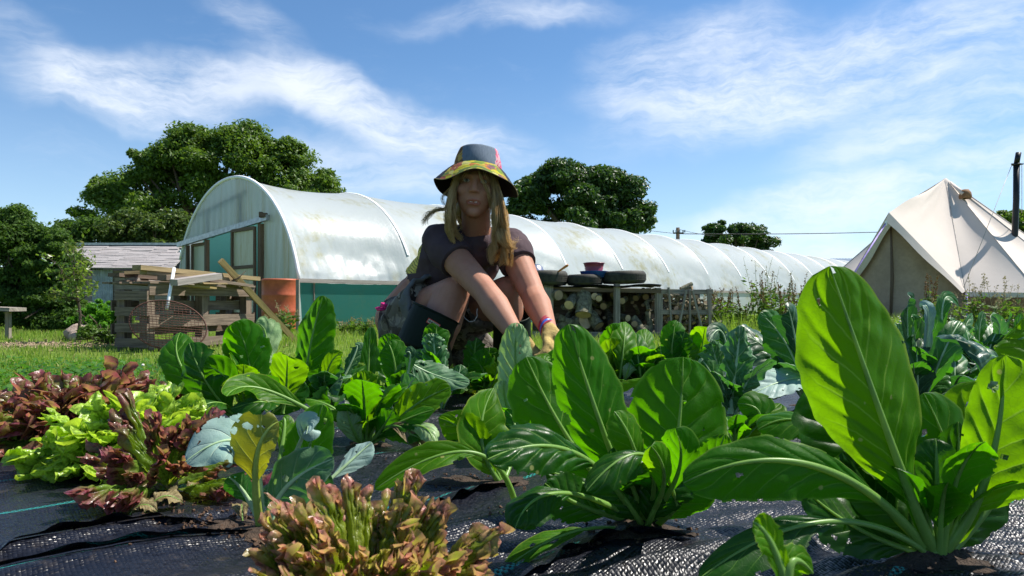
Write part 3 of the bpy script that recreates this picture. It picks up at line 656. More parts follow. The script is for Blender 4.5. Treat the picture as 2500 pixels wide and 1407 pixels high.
# ================================================================== shed with shingle roof
M['shingle']=wood('bleached_shingles',(.40,.37,.36),.5,col2=(.30,.26,.25))
M['tin']=simple('corrugated_tin',(.30,.36,.42),.45,5,.25,.2,.003,.5)
M['shwall']=wood('shed_boards',(.30,.27,.25),.4)
D=17; a=P(170,0,D); b=P(432,0,D); zr=.45+(740-600)/FPX*D; ze=.45+(740-652)/FPX*D
sh=thing('garden_shed','low timber shed with bleached shingle roof at the foot of the hedge','shed',(a.x,D,0))
mb=MB(); n=13; L=b.x-a.x; rs=np.random.RandomState(4)
for k in range(n):
    z0=ze-.02+(zr-ze+.08)*k/n; y0=D-.35+1.1*k/n; x=a.x-.25
    while x<b.x+.1-.018*k*3:
        w_=rs.uniform(.35,.9); mb.bar((x,y0,z0+.02+rs.uniform(-.006,.006)),(min(x+w_,b.x+.12)-.01,y0,z0+.02+rs.uniform(-.01,.01)),.22,.022,(0,-.42,.9)); x+=w_
obj('roof',mb,M['shingle'],sh)
mb=MB(); mb.bar((a.x-.25,D+.76,zr+.1),(b.x+.05,D+.76,zr+.1),.2,.06); obj('ridge_cap',mb,M['metal'],sh)
mb=MB()
for k in range(8): mb.bar((a.x,D,.09+k*.155),(b.x-.05,D,.09+k*.155),.03,.147)
mb.box((b.x-.05,D+.7,.65),(.04,1.3,1.3)); mb.box((a.x,D+.7,.65),(.04,1.3,1.3)); mb.box(((a.x+b.x)/2,D+1.4,.8),(L,.04,1.6))
obj('wall',mb,M['shwall'],sh)
mb=MB(); x0=P(228,0,D).x; x1=P(278,0,D).x; V=[];n=60
for i in range(n+1):
    x=x0+(x1-x0)*i/n; V+=[(x,D-.05+.012*sin(i*1.25),.25),(x,D-.05+.012*sin(i*1.25),1.28)]
mb.add(V,[(2*i,2*i+2,2*i+3,2*i+1) for i in range(n)]); obj('tin_door',mb,M['tin'],sh)
# barn far right
D=55; a=P(2015,0,D); b=P(2200,0,D)
bn=thing('farm_building','distant grey corrugated roof building seen left of the canvas tent','building',(a.x,D,0))
mb=MB(); zt=P(0,622,D).z; ze=P(0,645,D).z; nn=80; V=[]
for i in range(nn+1):
    x=a.x+(b.x-a.x)*i/nn; V+=[(x,D-.3,ze+.05*sin(i*1.8)),(x,D+5,zt+.05*sin(i*1.8))]
mb.add(V,[(2*i,2*i+2,2*i+3,2*i+1) for i in range(nn)]); obj('roof',mb,M['tin'],bn)
mb=MB(); mb.box(((a.x+b.x)/2,D+2.5,(ze-.2)/2),(b.x-a.x-.3,5,ze-.2)); obj('wall',mb,M['hoop'],bn)
# utility pole
D=60; a=P(1655,0,D); up=thing('utility_pole','distant utility pole with crossarm just above the tunnel roof','pole',(a.x,D,0))
mb=MB(); mb.tube([(a.x,D,0),(a.x,D,P(0,556,D).z)],[.2,.16],8); obj('pole',mb,M['bark'],up)
mb=MB(); mb.box((a.x,D-.2,P(0,570,D).z),(.9,.12,.12)); obj('crossarm',mb,M['woodd'],up)
mb=MB()
for k in range(5): mb.box((a.x+(-.45,-.2,.1,.4,.55)[k],D-.2,P(0,570,D).z+.16),(.1,.1,.22))
obj('insulator',mb,M['metal'],up)
M['wire']=simple('dark_wire',(.03,.03,.035),.6)
def wire(nm,p0,p1,sag,r,lab,mat='wire',n=24,parent=None):
    mb=MB(); mb.tube([p0.lerp(p1,i/n)-Vector((0,0,sag*4*(i/n)*(1-i/n))) for i in range(n+1)],r,5)
    if parent: return obj(nm,mb,M[mat],parent)
    return top(nm,mb,M[mat],lab,'wire',tuple(p0))
wire('overhead_wire',P(1657,571,60),P(2290,562,62),.15,.035,'overhead wire running right from the pole towards the tent')
wire('overhead_wire',P(1655,571,60),P(1440,540,62),.1,.02,'thin overhead wire running left from the pole behind the chestnut')
wire('overhead_wire',P(1657,560,60),P(1760,578,70),.1,.02,'thin overhead wire dipping from the pole to the small round tree')
# ================================================================== bell tent
m=NT('tent_canvas'); oc=m.co(); k=m.mix(m.noise(1.5,4,.6,oc),(.66,.58,.51),(.74,.66,.59)); wv=m.noise(90,2,.5,oc)
b_=m.bsdf(k,.85,0,.15,m.bump(m.math('ADD',m.math('MULTIPLY',m.noise(3,4,.6,oc),3),wv),.25,.006)); t_=m.n('ShaderNodeBsdfTranslucent'); m.set(t_.inputs[0],(.45,.33,.22)); M['canvas']=m.end(m.mixs(.10,b_,t_.outputs[0]))
M['canvd']=simple('shaded_door_canvas',(.38,.29,.215),.9,3,.12,.2,.003)  # same canvas toned darker: the door's shade is put into the colour
M['purple']=simple('purple_strap',(.32,.24,.55),.7)
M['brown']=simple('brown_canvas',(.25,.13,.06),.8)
M['rope']=simple('guy_rope',(.45,.42,.38),.8)
TC=Vector((8.88,14,0)); TR=2.55; TA=P(2308,436,14.0)
tn=thing('bell_tent','cream canvas bell tent with closed door and stove pipe','tent',tuple(TC))
RT=0.62
angs=[]; a0=math.atan2(-.5,-.86) # door direction
pk=P(2170,520,12.55); cr=P(2357,713,12.05); cl_=P(2052,722,13.6)
ar=math.atan2(cr.y-TC.y,cr.x-TC.x); al=math.atan2(cl_.y-TC.y,cl_.x-TC.x)%(2*pi)
# ring corners from right of door round to left of door
ar_=ar%(2*pi); span=(al-ar_)%(2*pi)  # door sector is from al to ar_
going=(ar_+0, al+2*pi if al<ar_ else al); nseg=13
if al<ar_: a_end=al+2*pi
else: a_end=al
ring=[]
for k in range(nseg+1):
    a=ar_+(a_end-ar_)*k/nseg; r=TR*(1 if 0<k<nseg else 1)
    ring.append((a,Vector((TC.x+r*cos(a),TC.y+r*sin(a),RT))))
ring[0]=(ring[0][0],cr.copy()); ring[-1]=(ring[-1][0],cl_.copy())
mb=MB(); n1=12; n2=14
def panel(A,B0,B1,sag=.05,flip=False,n=14,m=14,mi=0,wr=0):
    V=[]
    for i in range(n+1):
        u=i/n
        for j in range(m+1):
            v=j/m; Bp=B0.lerp(B1,v); p=A.lerp(Bp,u); c=(B0.lerp(B1,.5)+A)/2; inward=(Vector((TC.x,TC.y,.9))-c).normalized()
            p=p+inward*(sag*sin(pi*v)*sin(pi*min(1,u*1.02))*1.0)
            if wr: p=p+inward*wr*sin(v*30+u*6)*math.exp(-v*4)*u*(1-u)*3
            V.append(p)
    mb.add(V,[(i*(m+1)+j,(i+1)*(m+1)+j,(i+1)*(m+1)+j+1,i*(m+1)+j+1) for i in range(n) for j in range(m)],mi)
for k in range(nseg): panel(TA,ring[k][1],ring[k+1][1],.06)
panel(TA,pk,ring[0][1],.10,wr=.05); panel(TA,ring[-1][1],pk,.08)
obj('canopy',mb,M['canvas'],tn)
# seams
for k in range(nseg+1):
    mb=MB(); mb.tube([TA.lerp(ring[k][1],u)+(Vector((ring[k][1].x-TC.x,ring[k][1].y-TC.y,1))).normalized()*.004 for u in np.linspace(.01,1,8)],.007,4); obj('seam',mb,M['rope'],tn)
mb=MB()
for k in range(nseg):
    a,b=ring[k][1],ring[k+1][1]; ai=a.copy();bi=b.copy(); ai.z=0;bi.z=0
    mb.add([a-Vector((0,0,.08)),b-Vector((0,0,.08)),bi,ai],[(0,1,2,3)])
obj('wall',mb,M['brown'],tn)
mb=MB()
for k in range(nseg):
    a,b=ring[k][1],ring[k+1][1]; mb.add([a,b,b-Vector((0,0,.09)),a-Vector((0,0,.09))],[(0,1,2,3)])
obj('valance',mb,M['canvas'],tn)
# porch lips
mb=MB(); hp=pk+Vector((-.03,-.10,-.02))
for e,s in ((cr,1),(cl_,-1)):
    V=[]
    for i in range(15):
        u=i/14; p=pk.lerp(e,u); q=p+Vector((-.10*s*1.0,-.05,-.16*(1-u)-.03)) ; V+= [p+Vector((0,0,.01)), q.lerp(p,.15+.1*sin(u*9))]
    mb.add(V,[(2*i,2*i+1,2*i+3,2*i+2) for i in range(14)])
obj('porch_edge',mb,M['canvas'],tn)
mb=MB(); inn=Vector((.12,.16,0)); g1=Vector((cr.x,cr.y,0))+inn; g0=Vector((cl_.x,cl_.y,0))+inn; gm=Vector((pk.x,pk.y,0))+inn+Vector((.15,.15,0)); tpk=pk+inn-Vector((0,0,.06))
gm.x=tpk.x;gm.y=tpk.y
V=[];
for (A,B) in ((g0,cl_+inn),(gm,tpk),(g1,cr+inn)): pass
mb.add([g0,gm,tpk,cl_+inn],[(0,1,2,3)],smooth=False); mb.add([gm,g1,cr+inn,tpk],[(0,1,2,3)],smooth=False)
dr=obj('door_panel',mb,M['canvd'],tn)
mb=MB(); mb.tube([gm+Vector((-.02,-.03,.0)),gm+Vector((.01,-.04,.9)),tpk+Vector((-.01,-.03,-.1))],[.022,.03,.012],6); obj('door_pole',mb,M['woodd'],tn)
mb=MB(); p=P(2163,545,12.3); mb.tube([p,P(2085,668,12.0),Vector((P(2040,0,11.8).x,11.8,0))],.014,5); obj('guy_line',mb,M['purple'],tn)
mb=MB(); mb.box(p,(.03,.03,.09)); obj('toggle',mb,M['hoop'],tn)
mb=MB(); a=P(2360,716,11.95); mb.tube([a,a-Vector((0,0,.55))],.018,5); obj('corner_strap',mb,M['purple'],tn)
p=P(2415,719,11.95); mb=MB(); mb.box(p,(.14,.02,.07)); obj('webbing_tab',mb,M['purple'],tn)
# vent hood near the apex
mb=MB(); vp=TA+ (P(2357,478,13.45)-TA)
mb.lathe(vp,[(0.001,.13),(.06,.12),(.10,.06),(.115,-.02),(.10,-.06)],14); vh=obj('vent_hood',mb,M['brown'],tn)
mb=MB(); q0=TA.lerp(vp,.25); mb.tube([q0+Vector((0,-.02,.0)),vp+Vector((-.07,-.05,.02))],[.02,.045],6); obj('hood_piping',mb,M['canvas'],vh)
mb=MB(); mb.lathe(TA+Vector((0,0,-.12)),[(.14,-.03),(.09,.05),(.03,.115),(.001,.125)],16); obj('peak_cap',mb,M['canvas'],tn)
# stove pipe
M['blackm']=simple('black_stove_pipe',(.018,.018,.02),.4,9,.3,.15,.002,.3)
M['red']=simple('red_flashing',(.30,.03,.02),.6)
sp_=P(2477,598,12.75); t2=P(2482,400,12.75)
mb=MB(); mb.tube([sp_+Vector((0,0,-.25)),sp_,sp_.lerp(t2,.55)+Vector((.012,0,0)),t2],.052,14); st=obj('stove_pipe',mb,M['blackm'],tn)
mb=MB(); t3=P(2487,373,12.75); mb.tube([t2,t3],.046,14); mb.lathe(t2,[(.052,-.03),(.07,-.03),(.07,.0),(.052,.0)],16); mb.box(t2+Vector((0,-.02,-.01)),(.22,.03,.02)); obj('pipe_collar',mb,M['blackm'],st)
mb=MB(); mb.lathe(sp_+Vector((0,0,-.02)),[(.13,-.05),(.10,.0),(.055,.07)],18); obj('flashing_boot',mb,M['canvas'],st)
mb=MB(); mb.lathe(sp_+Vector((0,.02,-.05)),[(.17,-.07),(.13,-.01),(.10,.01)],18); obj('flashing_ring',mb,M['red'],st)
for q in ((2352,705),(2495,520)):
    mb=MB(); e=P(q[0],q[1],12.1 if q[0]<2400 else 13.0); mb.tube([t2+Vector((-.08,0,0)) if q[0]<2400 else t2+Vector((.1,0,0)),e],.006,4); obj('guy_line',mb,M['rope'],tn)
# ================================================================== log store
D=8.8; zt=P(0,697,D).z
M['rubber']=simple('old_tyre_rubber',(.022,.021,.018),.75,20,.3,.3,.004,col2=(.05,.05,.035))
M['sheet']=simple('dark_plastic_sheet',(.09,.11,.10),.45,3,.2,.1)
ls=thing('log_store','low weathered timber frame with sheet top holding firewood','rack',(P(1475,0,D).x,D,0))
def px(x,y=0,d=8.8): return P(x,y,d)
for (x,y0,y1,w_,dd) in ((1338,690,826,.125,0),(1506,693,826,.065,0),(1608,703,826,.06,.05)):
    mb=MB(); p=px(x); mb.bar((p.x,D+dd,0.0),(p.x,D+dd,px(x,y0).z),w_,.06,(-.35,1,0)); obj('post',mb,M['woodg'],ls)
for x in (1345,1506,1612):
    mb=MB(); p=px(x); mb.bar((p.x,D+.75,0),(p.x,D+.75,zt-.02),.06,.06,(0,1,0)); obj('post',mb,M['woodd'],ls)
mb=MB(); mb.bar((px(1300).x,D-.02,.035),(px(1625).x,D-.02,.03),.05,.09,(0,0,1)); obj('bottom_rail',mb,M['woodg'],ls)
mb=MB(); mb.bar((px(1352).x,D+.03,zt-.05),(px(1615).x,D+.03,zt-.075),.04,.05,(0,0,1)); mb.bar((px(1338).x,D+.75,zt-.05),(px(1615).x,D+.75,zt-.075),.04,.05,(0,0,1)); obj('top_rail',mb,M['woodd'],ls)
mb=MB()
V=[];nx=20;ny=6
for i in range(nx+1):
    for j in range(ny+1): V.append((px(1290+330*i/nx).x,D-.06+.86*j/ny,zt-.012+.012*sin(i*.8)+.01*sin(j*2)+.02*i/nx))
mb.add(V,[(i*(ny+1)+j,(i+1)*(ny+1)+j,(i+1)*(ny+1)+j+1,i*(ny+1)+j+1) for i in range(nx) for j in range(ny)])
V2=[(v[0],v[1],v[2]-.014) for v in V]; mb.add(V2,[(i*(ny+1)+j,i*(ny+1)+j+1,(i+1)*(ny+1)+j+1,(i+1)*(ny+1)+j) for i in range(nx) for j in range(ny)])
obj('sheet_top',mb,M['sheet'],ls)
mb=MB(); mb.box((px(1470).x,D+.80,.34),(1.75,.02,.6)); obj('dark_backing',mb,M['woodd'],ls)
# tyres
def tyre(cx,y0,y1,R_,D,label,tilt=0,ty=0):
    h=(y1-y0)/FPX*D; c=P(cx,y1,D); z0=c.z
    t=thing('tyre',label,'tyre',(c.x,D+R_*.9,z0),'old car tyres on the log store')
    prof=[(R_*.55,.02*h),(R_*.62,0),(R_*.9,.03*h),(R_*.975,.16*h),(R_,.30*h),(R_,.70*h),(R_*.975,.84*h),(R_*.9,.97*h),(R_*.62,h),(R_*.55,.98*h),(R_*.55,.9*h),(R_*.8,.8*h),(R_*.8,.2*h),(R_*.55,.1*h)]
    rt=Matrix.Rotation(tilt,3,'Y')@Matrix.Rotation(ty,3,'X'); mb=MB(); mb.lathe((c.x,D+R_*.9,z0),prof,48,rot=rt); obj('casing',mb,M['rubber'],t)
    mb=MB()
    for k in range(64):
        a=2*pi*k/64
        for zz in (.34,.46,.58,.70):
            mb.box(Vector((c.x,D+R_*.9,z0))+rt@Vector((cos(a)*R_,sin(a)*R_,zz*h-.01)),(.006,R_*.085,h*.085),rt@Matrix.Rotation(a,3,'Z'))
    obj('tread',mb,M['rubber'],t)
tyre(1333,659,697,.30,8.72,'car tyre lying flat on the log store, partly behind the forearm')
tyre(1432,669,697,.235,8.75,'lowest tyre lying flat on the log store under the maroon bucket')
tyre(1531,660,692,.29,8.72,'widest tyre on the right end of the log store, slightly tilted',-.02)
M['maroon']=simple('maroon_plastic',(.22,.035,.06),.4,6,.15,.1)
M['blue']=simple('blue_plastic',(.03,.10,.42),.35,6,.1,.1)
c=P(1450,672,8.95); bk=thing('bucket','maroon ribbed plastic bucket standing in the middle tyre','bucket',tuple(c))
mb=MB(); mb.lathe(c,[(.0,0),(.105,0),(.112,.04),(.109,.045),(.122,.09),(.119,.095),(.134,.15),(.142,.152),(.142,.16),(.128,.158),(.10,.01),(0,.01)],32); obj('body',mb,M['maroon'],bk)
mb=MB(); mb.tube([c+Vector((cos(a)*.14,-.02,.15+sin(a)*.02)) for a in np.linspace(0,pi,16)],.003,5); obj('handle',mb,M['metal'],bk)
c=P(1450,678,8.97); mb=MB(); mb.lathe(c,[(0,0),(.15,0),(.185,.08),(.19,.082),(.17,.07),(.14,.01),(0,.01)],32); top('basin',mb,M['blue'],'blue plastic basin under the maroon bucket','basin',tuple(c))
c=P(1306,661,8.9); mb=MB(); mb.lathe(c,[(.125,-.01),(.12,0),(.10,.05),(.06,.078),(0.001,.085)],32); M['steel']=simple('steel_bowl',(.5,.47,.5),.25,3,.05,.02,.001,.9); top('metal_bowl',mb,M['steel'],'upturned shiny metal bowl on the left tyre','bowl',tuple(c))
M['orange']=simple('orange_handle',(.45,.16,.03),.5,9,.1,.1)
a=P(1362,664,8.75);b=P(1387,647,8.7); tl=thing('hand_tool','small garden tool with orange handle sticking out of the left tyre','tool',tuple(a))
mb=MB(); mb.tube([a,a.lerp(b,.2),b.lerp(a,.1),b],[.009,.013,.017,.012],8); obj('handle',mb,M['orange'],tl)
mb=MB(); mb.tube([a,a-(b-a)*.7],.006,6); obj('blade',mb,M['metal'],tl)
# logs
def log(x,y,rp,dirv,L,lab=None,grp=None,d=8.95,sq=1.0,rr=None):
    p=P(x,y,d); r=(rr or rp)/FPX*d; dv=Vector(dirv).normalized(); e=p+dv*L
    t=thing('log',lab or 'small round firewood log end among the stacked branches','log',tuple(p),grp)
    mb=MB(); k=7; pts=[p+dv*L*i/k+Vector((R(-1,1),R(-1,1),R(-1,1)))*r*.08 for i in range(k+1)]; pts[0]=p
    mb.tube(pts,[r*R(.95,1.06) for _ in pts],14,caps=False,uvs=3); obj('bark',mb,M['barkl'],t)
    mb=MB(); u=dv.cross(Vector((0,0,1))); u=u.normalized() if u.length>.01 else Vector((1,0,0)); w_=u.cross(dv)
    for pp,sgn in ((p-dv*.002,1),):
        V=[pp+(u*cos(q)*1.0+w_*sin(q))*r*.99 for q in np.linspace(0,2*pi,17)[:-1]]
        uv=[(.5+.5*cos(q),.5+.5*sin(q)) for q in np.linspace(0,2*pi,17)[:-1]]
        f=tuple(range(16)); mb.add(V,[f if sgn<0 else f[::-1]],0,uv,False)
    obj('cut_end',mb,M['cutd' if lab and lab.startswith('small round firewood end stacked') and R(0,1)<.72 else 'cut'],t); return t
GL='logs stacked in the log store'
log(1364,721,13,(-.6,1,.1),.3,'narrow log end against the wide left post, near the top',GL,8.75)
log(1389,745,12.5,(.45,1,.55),.35,'grey barked log leaning up with a pale end below the left tyre',GL,8.72)
log(1424,769,20,(.10,.5,1),.32,'thick lichen covered log standing tilted above the largest cut face',GL,8.75)
log(1452,724,9,(.2,1,.1),.3,'round pale log end high under the maroon bucket tyre',GL,8.78)
log(1462,729,8,(.1,1,.2),.3,'small darker log end just right of the high pale one',GL,8.74)
log(1428,785,20,(-.75,1,-.45),.3,'largest freshly sawn bright log face at the front of the store',GL,8.86)
log(1462,797,14.5,(-.55,.6,.85),.30,'mossy log with bright sawn end leaning down to the right',GL,8.86)
log(1385,812,21,(.0,.25,1),.20,'broad upright log stub at the left front of the store',GL,8.9)
log(1519,735,8,(.3,1,.1),.3,'upper small log end just right of the middle post',GL)
log(1533,777,8.5,(-.5,1,.1),.3,'brown log end lying low right of the middle post',GL,8.9)
log(1549,791,8,(.2,1,.15),.3,'round light log end near the ground right of the middle post',GL,8.88)
log(1583,757,5,(-.1,.5,1),.001+.12,'thin pale cut end beside the right crate post',GL)
log(1578,800,7,(-.2,.6,-.0),.3,'low grey branch at the foot of the store',GL,8.9)
log(1570,810,11,(-.5,.5,.75),.24,'pale barked log leaning left behind the chard tops',GL,8.9)
log(1592,815,7,(-.15,.3,1),.30,'slim upright branch near the dark right post',GL,8.9)
rs=np.random.RandomState(17)
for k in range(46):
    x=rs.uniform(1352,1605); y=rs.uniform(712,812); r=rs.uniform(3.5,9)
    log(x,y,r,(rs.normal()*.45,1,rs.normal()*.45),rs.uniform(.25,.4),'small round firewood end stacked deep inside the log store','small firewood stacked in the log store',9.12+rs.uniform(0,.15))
# crate with twigs at the right
D=8.8; cr_=thing('wooden_crate','grey slatted crate with crossed braces full of twigs','crate',(px(1675).x,D,0))
for (x0,y0,x1,y1,w_,dd) in ((1632,702,1641,812,.045,0),(1684,706,1684,818,.05,0),(1728,706,1733,812,.045,0),(1675,709,1657,800,.045,-.035),(1690,709,1713,800,.045,-.035)):
    a=P(x0,y0,D+dd);b=P(x1,y1,D+dd); mb=MB(); mb.bar(b,a,.022,w_,(0,1,0)); obj('slat',mb,M['woodg'],cr_)
for y in (712,762):
    mb=MB(); mb.bar(P(1612,y,D+.03),P(1738,y+1,D+.03),.02,.058,(0,0,1)); obj('rail',mb,M['woodg'],cr_)
for y in (712,762,800):
    mb=MB(); mb.bar(P(1612,y,D+.62),P(1738,y+1,D+.62),.02,.058,(0,0,1)); mb.bar(P(1612,y,D+.03),P(1612,y,D+.03)+Vector((0,.6,0)),.058,.02,(1,0,0)); mb.bar(P(1739,y,D+.03),P(1739,y,D+.03)+Vector((0,.6,0)),.058,.02,(1,0,0)); obj('rail',mb,M['woodg'],cr_)
mb=MB()
for z_ in range(5): mb.bar(P(1612,0,D+.66)+Vector((0,0,.45+.0-P(0,0,D).z-.0+.09+z_*.13)) if False else Vector((P(1612,0,D).x,D+.66,.07+z_*.125)),Vector((P(1738,0,D).x,D+.66,.07+z_*.125)),.02,.105,(0,0,1))
obj('dark_backing',mb,M['woodd'],cr_)  # dark boards added so the space behind the twigs looks shaded
for x in (1616,1736):
    for dy in (.045,.6):
        mb=MB(); p=P(x,0,D); mb.bar((p.x,D+dy,0),(p.x,D+dy,P(0,706,D).z),.035,.035,(0,1,0)); obj('corner_post',mb,M['woodg'],cr_)
for k in range(95):
    x=rs.uniform(1622,1728); y=rs.uniform(722,806); r=rs.uniform(2,6.5); p=P(x,y,D)
    log(x,y,r,(rs.normal()*1.1,1,rs.normal()*.5),rs.uniform(.15,.3),'thin twig or branch end packed inside the slatted crate','twigs packed in the slatted crate',8.92+rs.uniform(0,.1))
log(1662,706,5,(1,.3,.45),.18,'broken orange wood splinter sticking up over the crate rim',None,8.95)
log(1690,703,5,(-.7,.5,-.1),.16,'short brown offcut resting on top of the crate',None,8.95)
# ================================================================== pallet box with planks, left
pb=thing('pallet_box','weathered grey box built of pallets beside the round grille','pallet',(P(490,0,7).x,7,0))
C0=P(363,0,6.3);C0.z=0;C1=P(619,0,7.7);C1.z=0;UU=(C1-C0).normalized();VV=Vector((-UU.y,UU.x,0)); LL=(C1-C0).length
def q_(u,v,z): return C0+UU*u+VV*v+Vector((0,0,z))
def brd(name,a,b,h,mat,th=.02):
    mb=MB(); mb.bar(a,b,th,h,(0,0,1)); return obj(name,mb,M[mat],pb)
zt_=.45+33/1667*6.3
brd('front_board',q_(0,0,zt_),q_(LL,0,zt_),.105,'wooda'); brd('front_board',q_(0,0,.28),q_(LL,0,.27),.115,'wooda'); brd('front_board',q_(0,.005,.06),q_(LL*.98,.0,.06),.09,'wooda')
for w_ in (.12,.50): brd('inner_board',q_(.05,w_,zt_-.15),q_(LL-.05,w_,zt_-.15),.10,'wooda'); brd('inner_board',q_(.05,w_,.20),q_(LL-.05,w_,.20),.10,'woodd')
for u in (.04,LL*.5,LL-.06):
    for v in (.06,.33):
        mb=MB(); mb.bar(q_(u,v,0),q_(u,v,zt_),.09,.09,tuple(UU)); obj('block_post',mb,M['wooda'],pb)
for z in (.52,.37,.22,.08): brd('side_board',q_(-.02,-.01,z),q_(-.03,.36,z),.085,'wooda')
for z in (.52,.30,.08): brd('side_board',q_(LL+.01,.0,z),q_(LL+.01,.52,z),.085,'woodd')
mb=MB()
for k in range(5):
    v=.02+k*.12; mb.bar(q_(-.01,v,zt_+.065),q_(LL,v,zt_+.06),.09,.018,(0,0,1))
obj('top_board',mb,M['wooda'],pb)
def plank(x0,y0,D0,x1,y1,D1,w_,h,mat,lab,up=(0,0,1)):
    a=P(x0,y0,D0);b=P(x1,y1,D1); mb=MB(); mb.bar(a,b,w_,h,up)
    for v in mb.v: pass
    return top('plank',mb,M[mat],lab,'plank',tuple(a),'planks piled on the pallet box')
plank(333,653,6.25,627,681,7.9,.10,.045,'woodp','long pale new plank lying highest on the pile')
plank(350,664,6.35,560,684,7.4,.09,.045,'woodp','second pale plank just under the longest new one')
plank(277,671,6.4,430,684,7.3,.12,.035,'woodd','dark plank poking out furthest left from the pile')
plank(300,667,6.5,345,665,6.6,.12,.03,'woodp','short tan plank end at the upper left of the pile')
plank(424,690,6.15,533,674,6.6,.10,.055,'woodl','silver grey timber offcut with stencil marks on the front of the pile',(0.2,.3,1))
plank(300,688,6.5,610,698,7.8,.12,.03,'wooda','broad grey brown plank in the middle of the pile')
plank(395,678,6.4,500,684,7.0,.10,.05,'wooda','short brown block end in the pile centre')
plank(450,697,6.35,520,704,6.7,.09,.018,'woody','thin yellow lath on the top front board')
plank(290,690,6.6,420,700,7.2,.12,.025,'woodd','lowest dark board at the left of the pile')
plank(465,690,6.6,545,700,7.0,.07,.02,'wooda','thin grey batten lying askew under the grey offcut')
plank(505,684,6.9,600,697,7.4,.09,.03,'wooda','grey board end behind the leaning post')
for k in range(12):
    x=R(300,480);y=R(676,700); plank(x,y,6.6+R(-.2,.3),x+R(60,130),y+R(0,6),7.4+R(-.2,.3),R(.05,.1),R(.015,.035),random.choice(['wooda','woodd','woodp','woodg']),'assorted old board end stacked among the planks')
a=P(538,636,7.2);b=P(722,834,8.0); mb=MB(); mb.bar(a,b,.06,.045,(0,-1,.6)); top('leaning_post',mb,M['woody'],'yellow square post leaning across the right end of the pallet box','post',tuple(b))
a=P(425,655,6.3);b=P(407,755,6.05); mb=MB(); mb.tube([a,b],.014,10); top('white_pipe',mb,M['hoop'],'thin white plastic pipe leaning on the planks','pipe',tuple(b))
mb=MB(); mb.tube([P(560,690,7.3),P(583,678,7.35),P(600,662,7.4)],[.012,.007,.004],6); top('bent_twig',mb,M['bark'],'small bent twig poking up beside the leaning post','twig',tuple(P(560,690,7.3)))
# round mesh grille
M['rust']=simple('rusty_iron',(.11,.05,.035),.75,25,.4,.4,.002,.3)
gc=P(411,794,6.0); gr=thing('round_grille','rusty round wire mesh grille leaning on the pallet box','grille',(gc.x,gc.y,gc.z-.24))
ux=Vector((.290,.10,-.03)); uy=Vector((-.05,.06,.215))
mb=MB(); mb.tube([gc+ux*cos(a)+uy*sin(a) for a in np.linspace(0,2*pi,49)],.0065,6,caps=False); obj('rim',mb,M['rust'],gr)
mb=MB()
for k in range(1,20):
    v=-1+2*k/20; w_=sqrt(1-v*v); mb.tube([gc+uy*v-ux*w_+Vector((0,-.008*w_,0)),gc+uy*v+Vector((0,-.02,0)),gc+uy*v+ux*w_],.0026,5)
for k in range(1,20):
    v=-1+2*k/20; w_=sqrt(1-v*v); mb.tube([gc+ux*v-uy*w_,gc+ux*v+uy*w_],.0018,5)
obj('mesh',mb,M['rust'],gr)
# rocks
M['rock']=simple('pale_rock',(.36,.27,.20),.85,6,.35,.8,.02,col2=(.48,.38,.32))
def rock(cx,cy,D,rx,rz,lab,seed):
    c=P(cx,cy,D); mb=MB(); mb.ell(c,(rx,rx*.8,rz),n=28,m=18); V=np.concatenate(mb.v); d=(V-np.array(c)); 
    f=.72+.5*vn(d[:,0]*1+d[:,2]*.7,d[:,1]+d[:,2],7,seed)+.12*vn(d[:,0]+d[:,2],d[:,1]-d[:,2],22,seed+1); V=np.array(c)+d*f[:,None]; mb.v=[V]
    top('rock',mb,M['rock'],lab,'rock',(c.x,c.y,0))
rock(192,815,8.6,.17,.11,'large pale pointed rock at the foot of the hedge',3); rock(188,824,8.35,.09,.07,'small dark rock leaning against the large pale one',9)
# small sign / bench top at far left
st=thing('bird_table','small grey board on a short post at the left edge','table',(P(12,0,8.6).x,8.6,0))
mb=MB(); mb.bar(P(-30,753,8.6),P(44,756,8.6),.3,.045,(0,0,1)); obj('table_top',mb,M['woodg'],st)
mb=MB(); p=P(20,0,8.65); mb.bar((p.x,8.65,0),(p.x,8.65,P(0,756,8.6).z-.03),.05,.05,(0,1,0)); obj('post',mb,M['woodg'],st)
# bright green bush
tree('bright_bush','bright green rounded bush between the hedge and pallet box','bush',(P(245,0,8.9).x,8.9,0),[lob(250,772,8.9,48,34),lob(220,795,8.9,40,28),lob(285,785,8.9,38,34),lob(250,805,8.9,60,25)],16000,.022,'bush',51,.03,.09,26,th=.3)
tree('dark_bush','dark leafy herb clump growing in front of the bright bush','bush',(P(255,0,7.6).x,7.6,0),[lob(245,822,7.6,48,20),lob(215,815,7.6,24,18),lob(285,822,7.6,30,18)],5000,.02,'weed',52,.02,.07,16,th=.12)
# fruit sapling
sx=P(190,0,8.3).x; rs=np.random.RandomState(77)
sa=thing('fruit_sapling','young fruit tree with yellow and bronze leaf tips against the dark hedge','tree',(sx,8.3,0))
mb=MB(); tips=[]; b0=Vector((sx,8.3,0)); t0=P(188,640,8.3)
mb.tube([b0,P(196,770,8.3),P(186,700,8.3),t0],[.02,.016,.012,.008],7)
for k in range(22):
    s=b0.lerp(t0,rs.uniform(.45,1)); px_,py_=rs.uniform(100,248),rs.uniform(585,720)
    e=P(px_,py_,8.3+rs.normal()*.2); m_=(s+e)/2+Vector((0,0,-.04)); mb.tube([s,m_,e],[.007,.004,.002],5)
    for q in range(24):
        u=rs.uniform(.35,1.05); tips.append(s.lerp(e,u)+Vector(rs.normal(size=3))*.04)
for k in range(6):
    e=P(rs.uniform(105,150),rs.uniform(708,740),8.2); s=P(190,730,8.3); mb.tube([s,e],[.005,.002],5)
    for q in range(8): tips.append(s.lerp(e,rs.uniform(.5,1.05))+Vector(rs.normal(size=3))*.03)
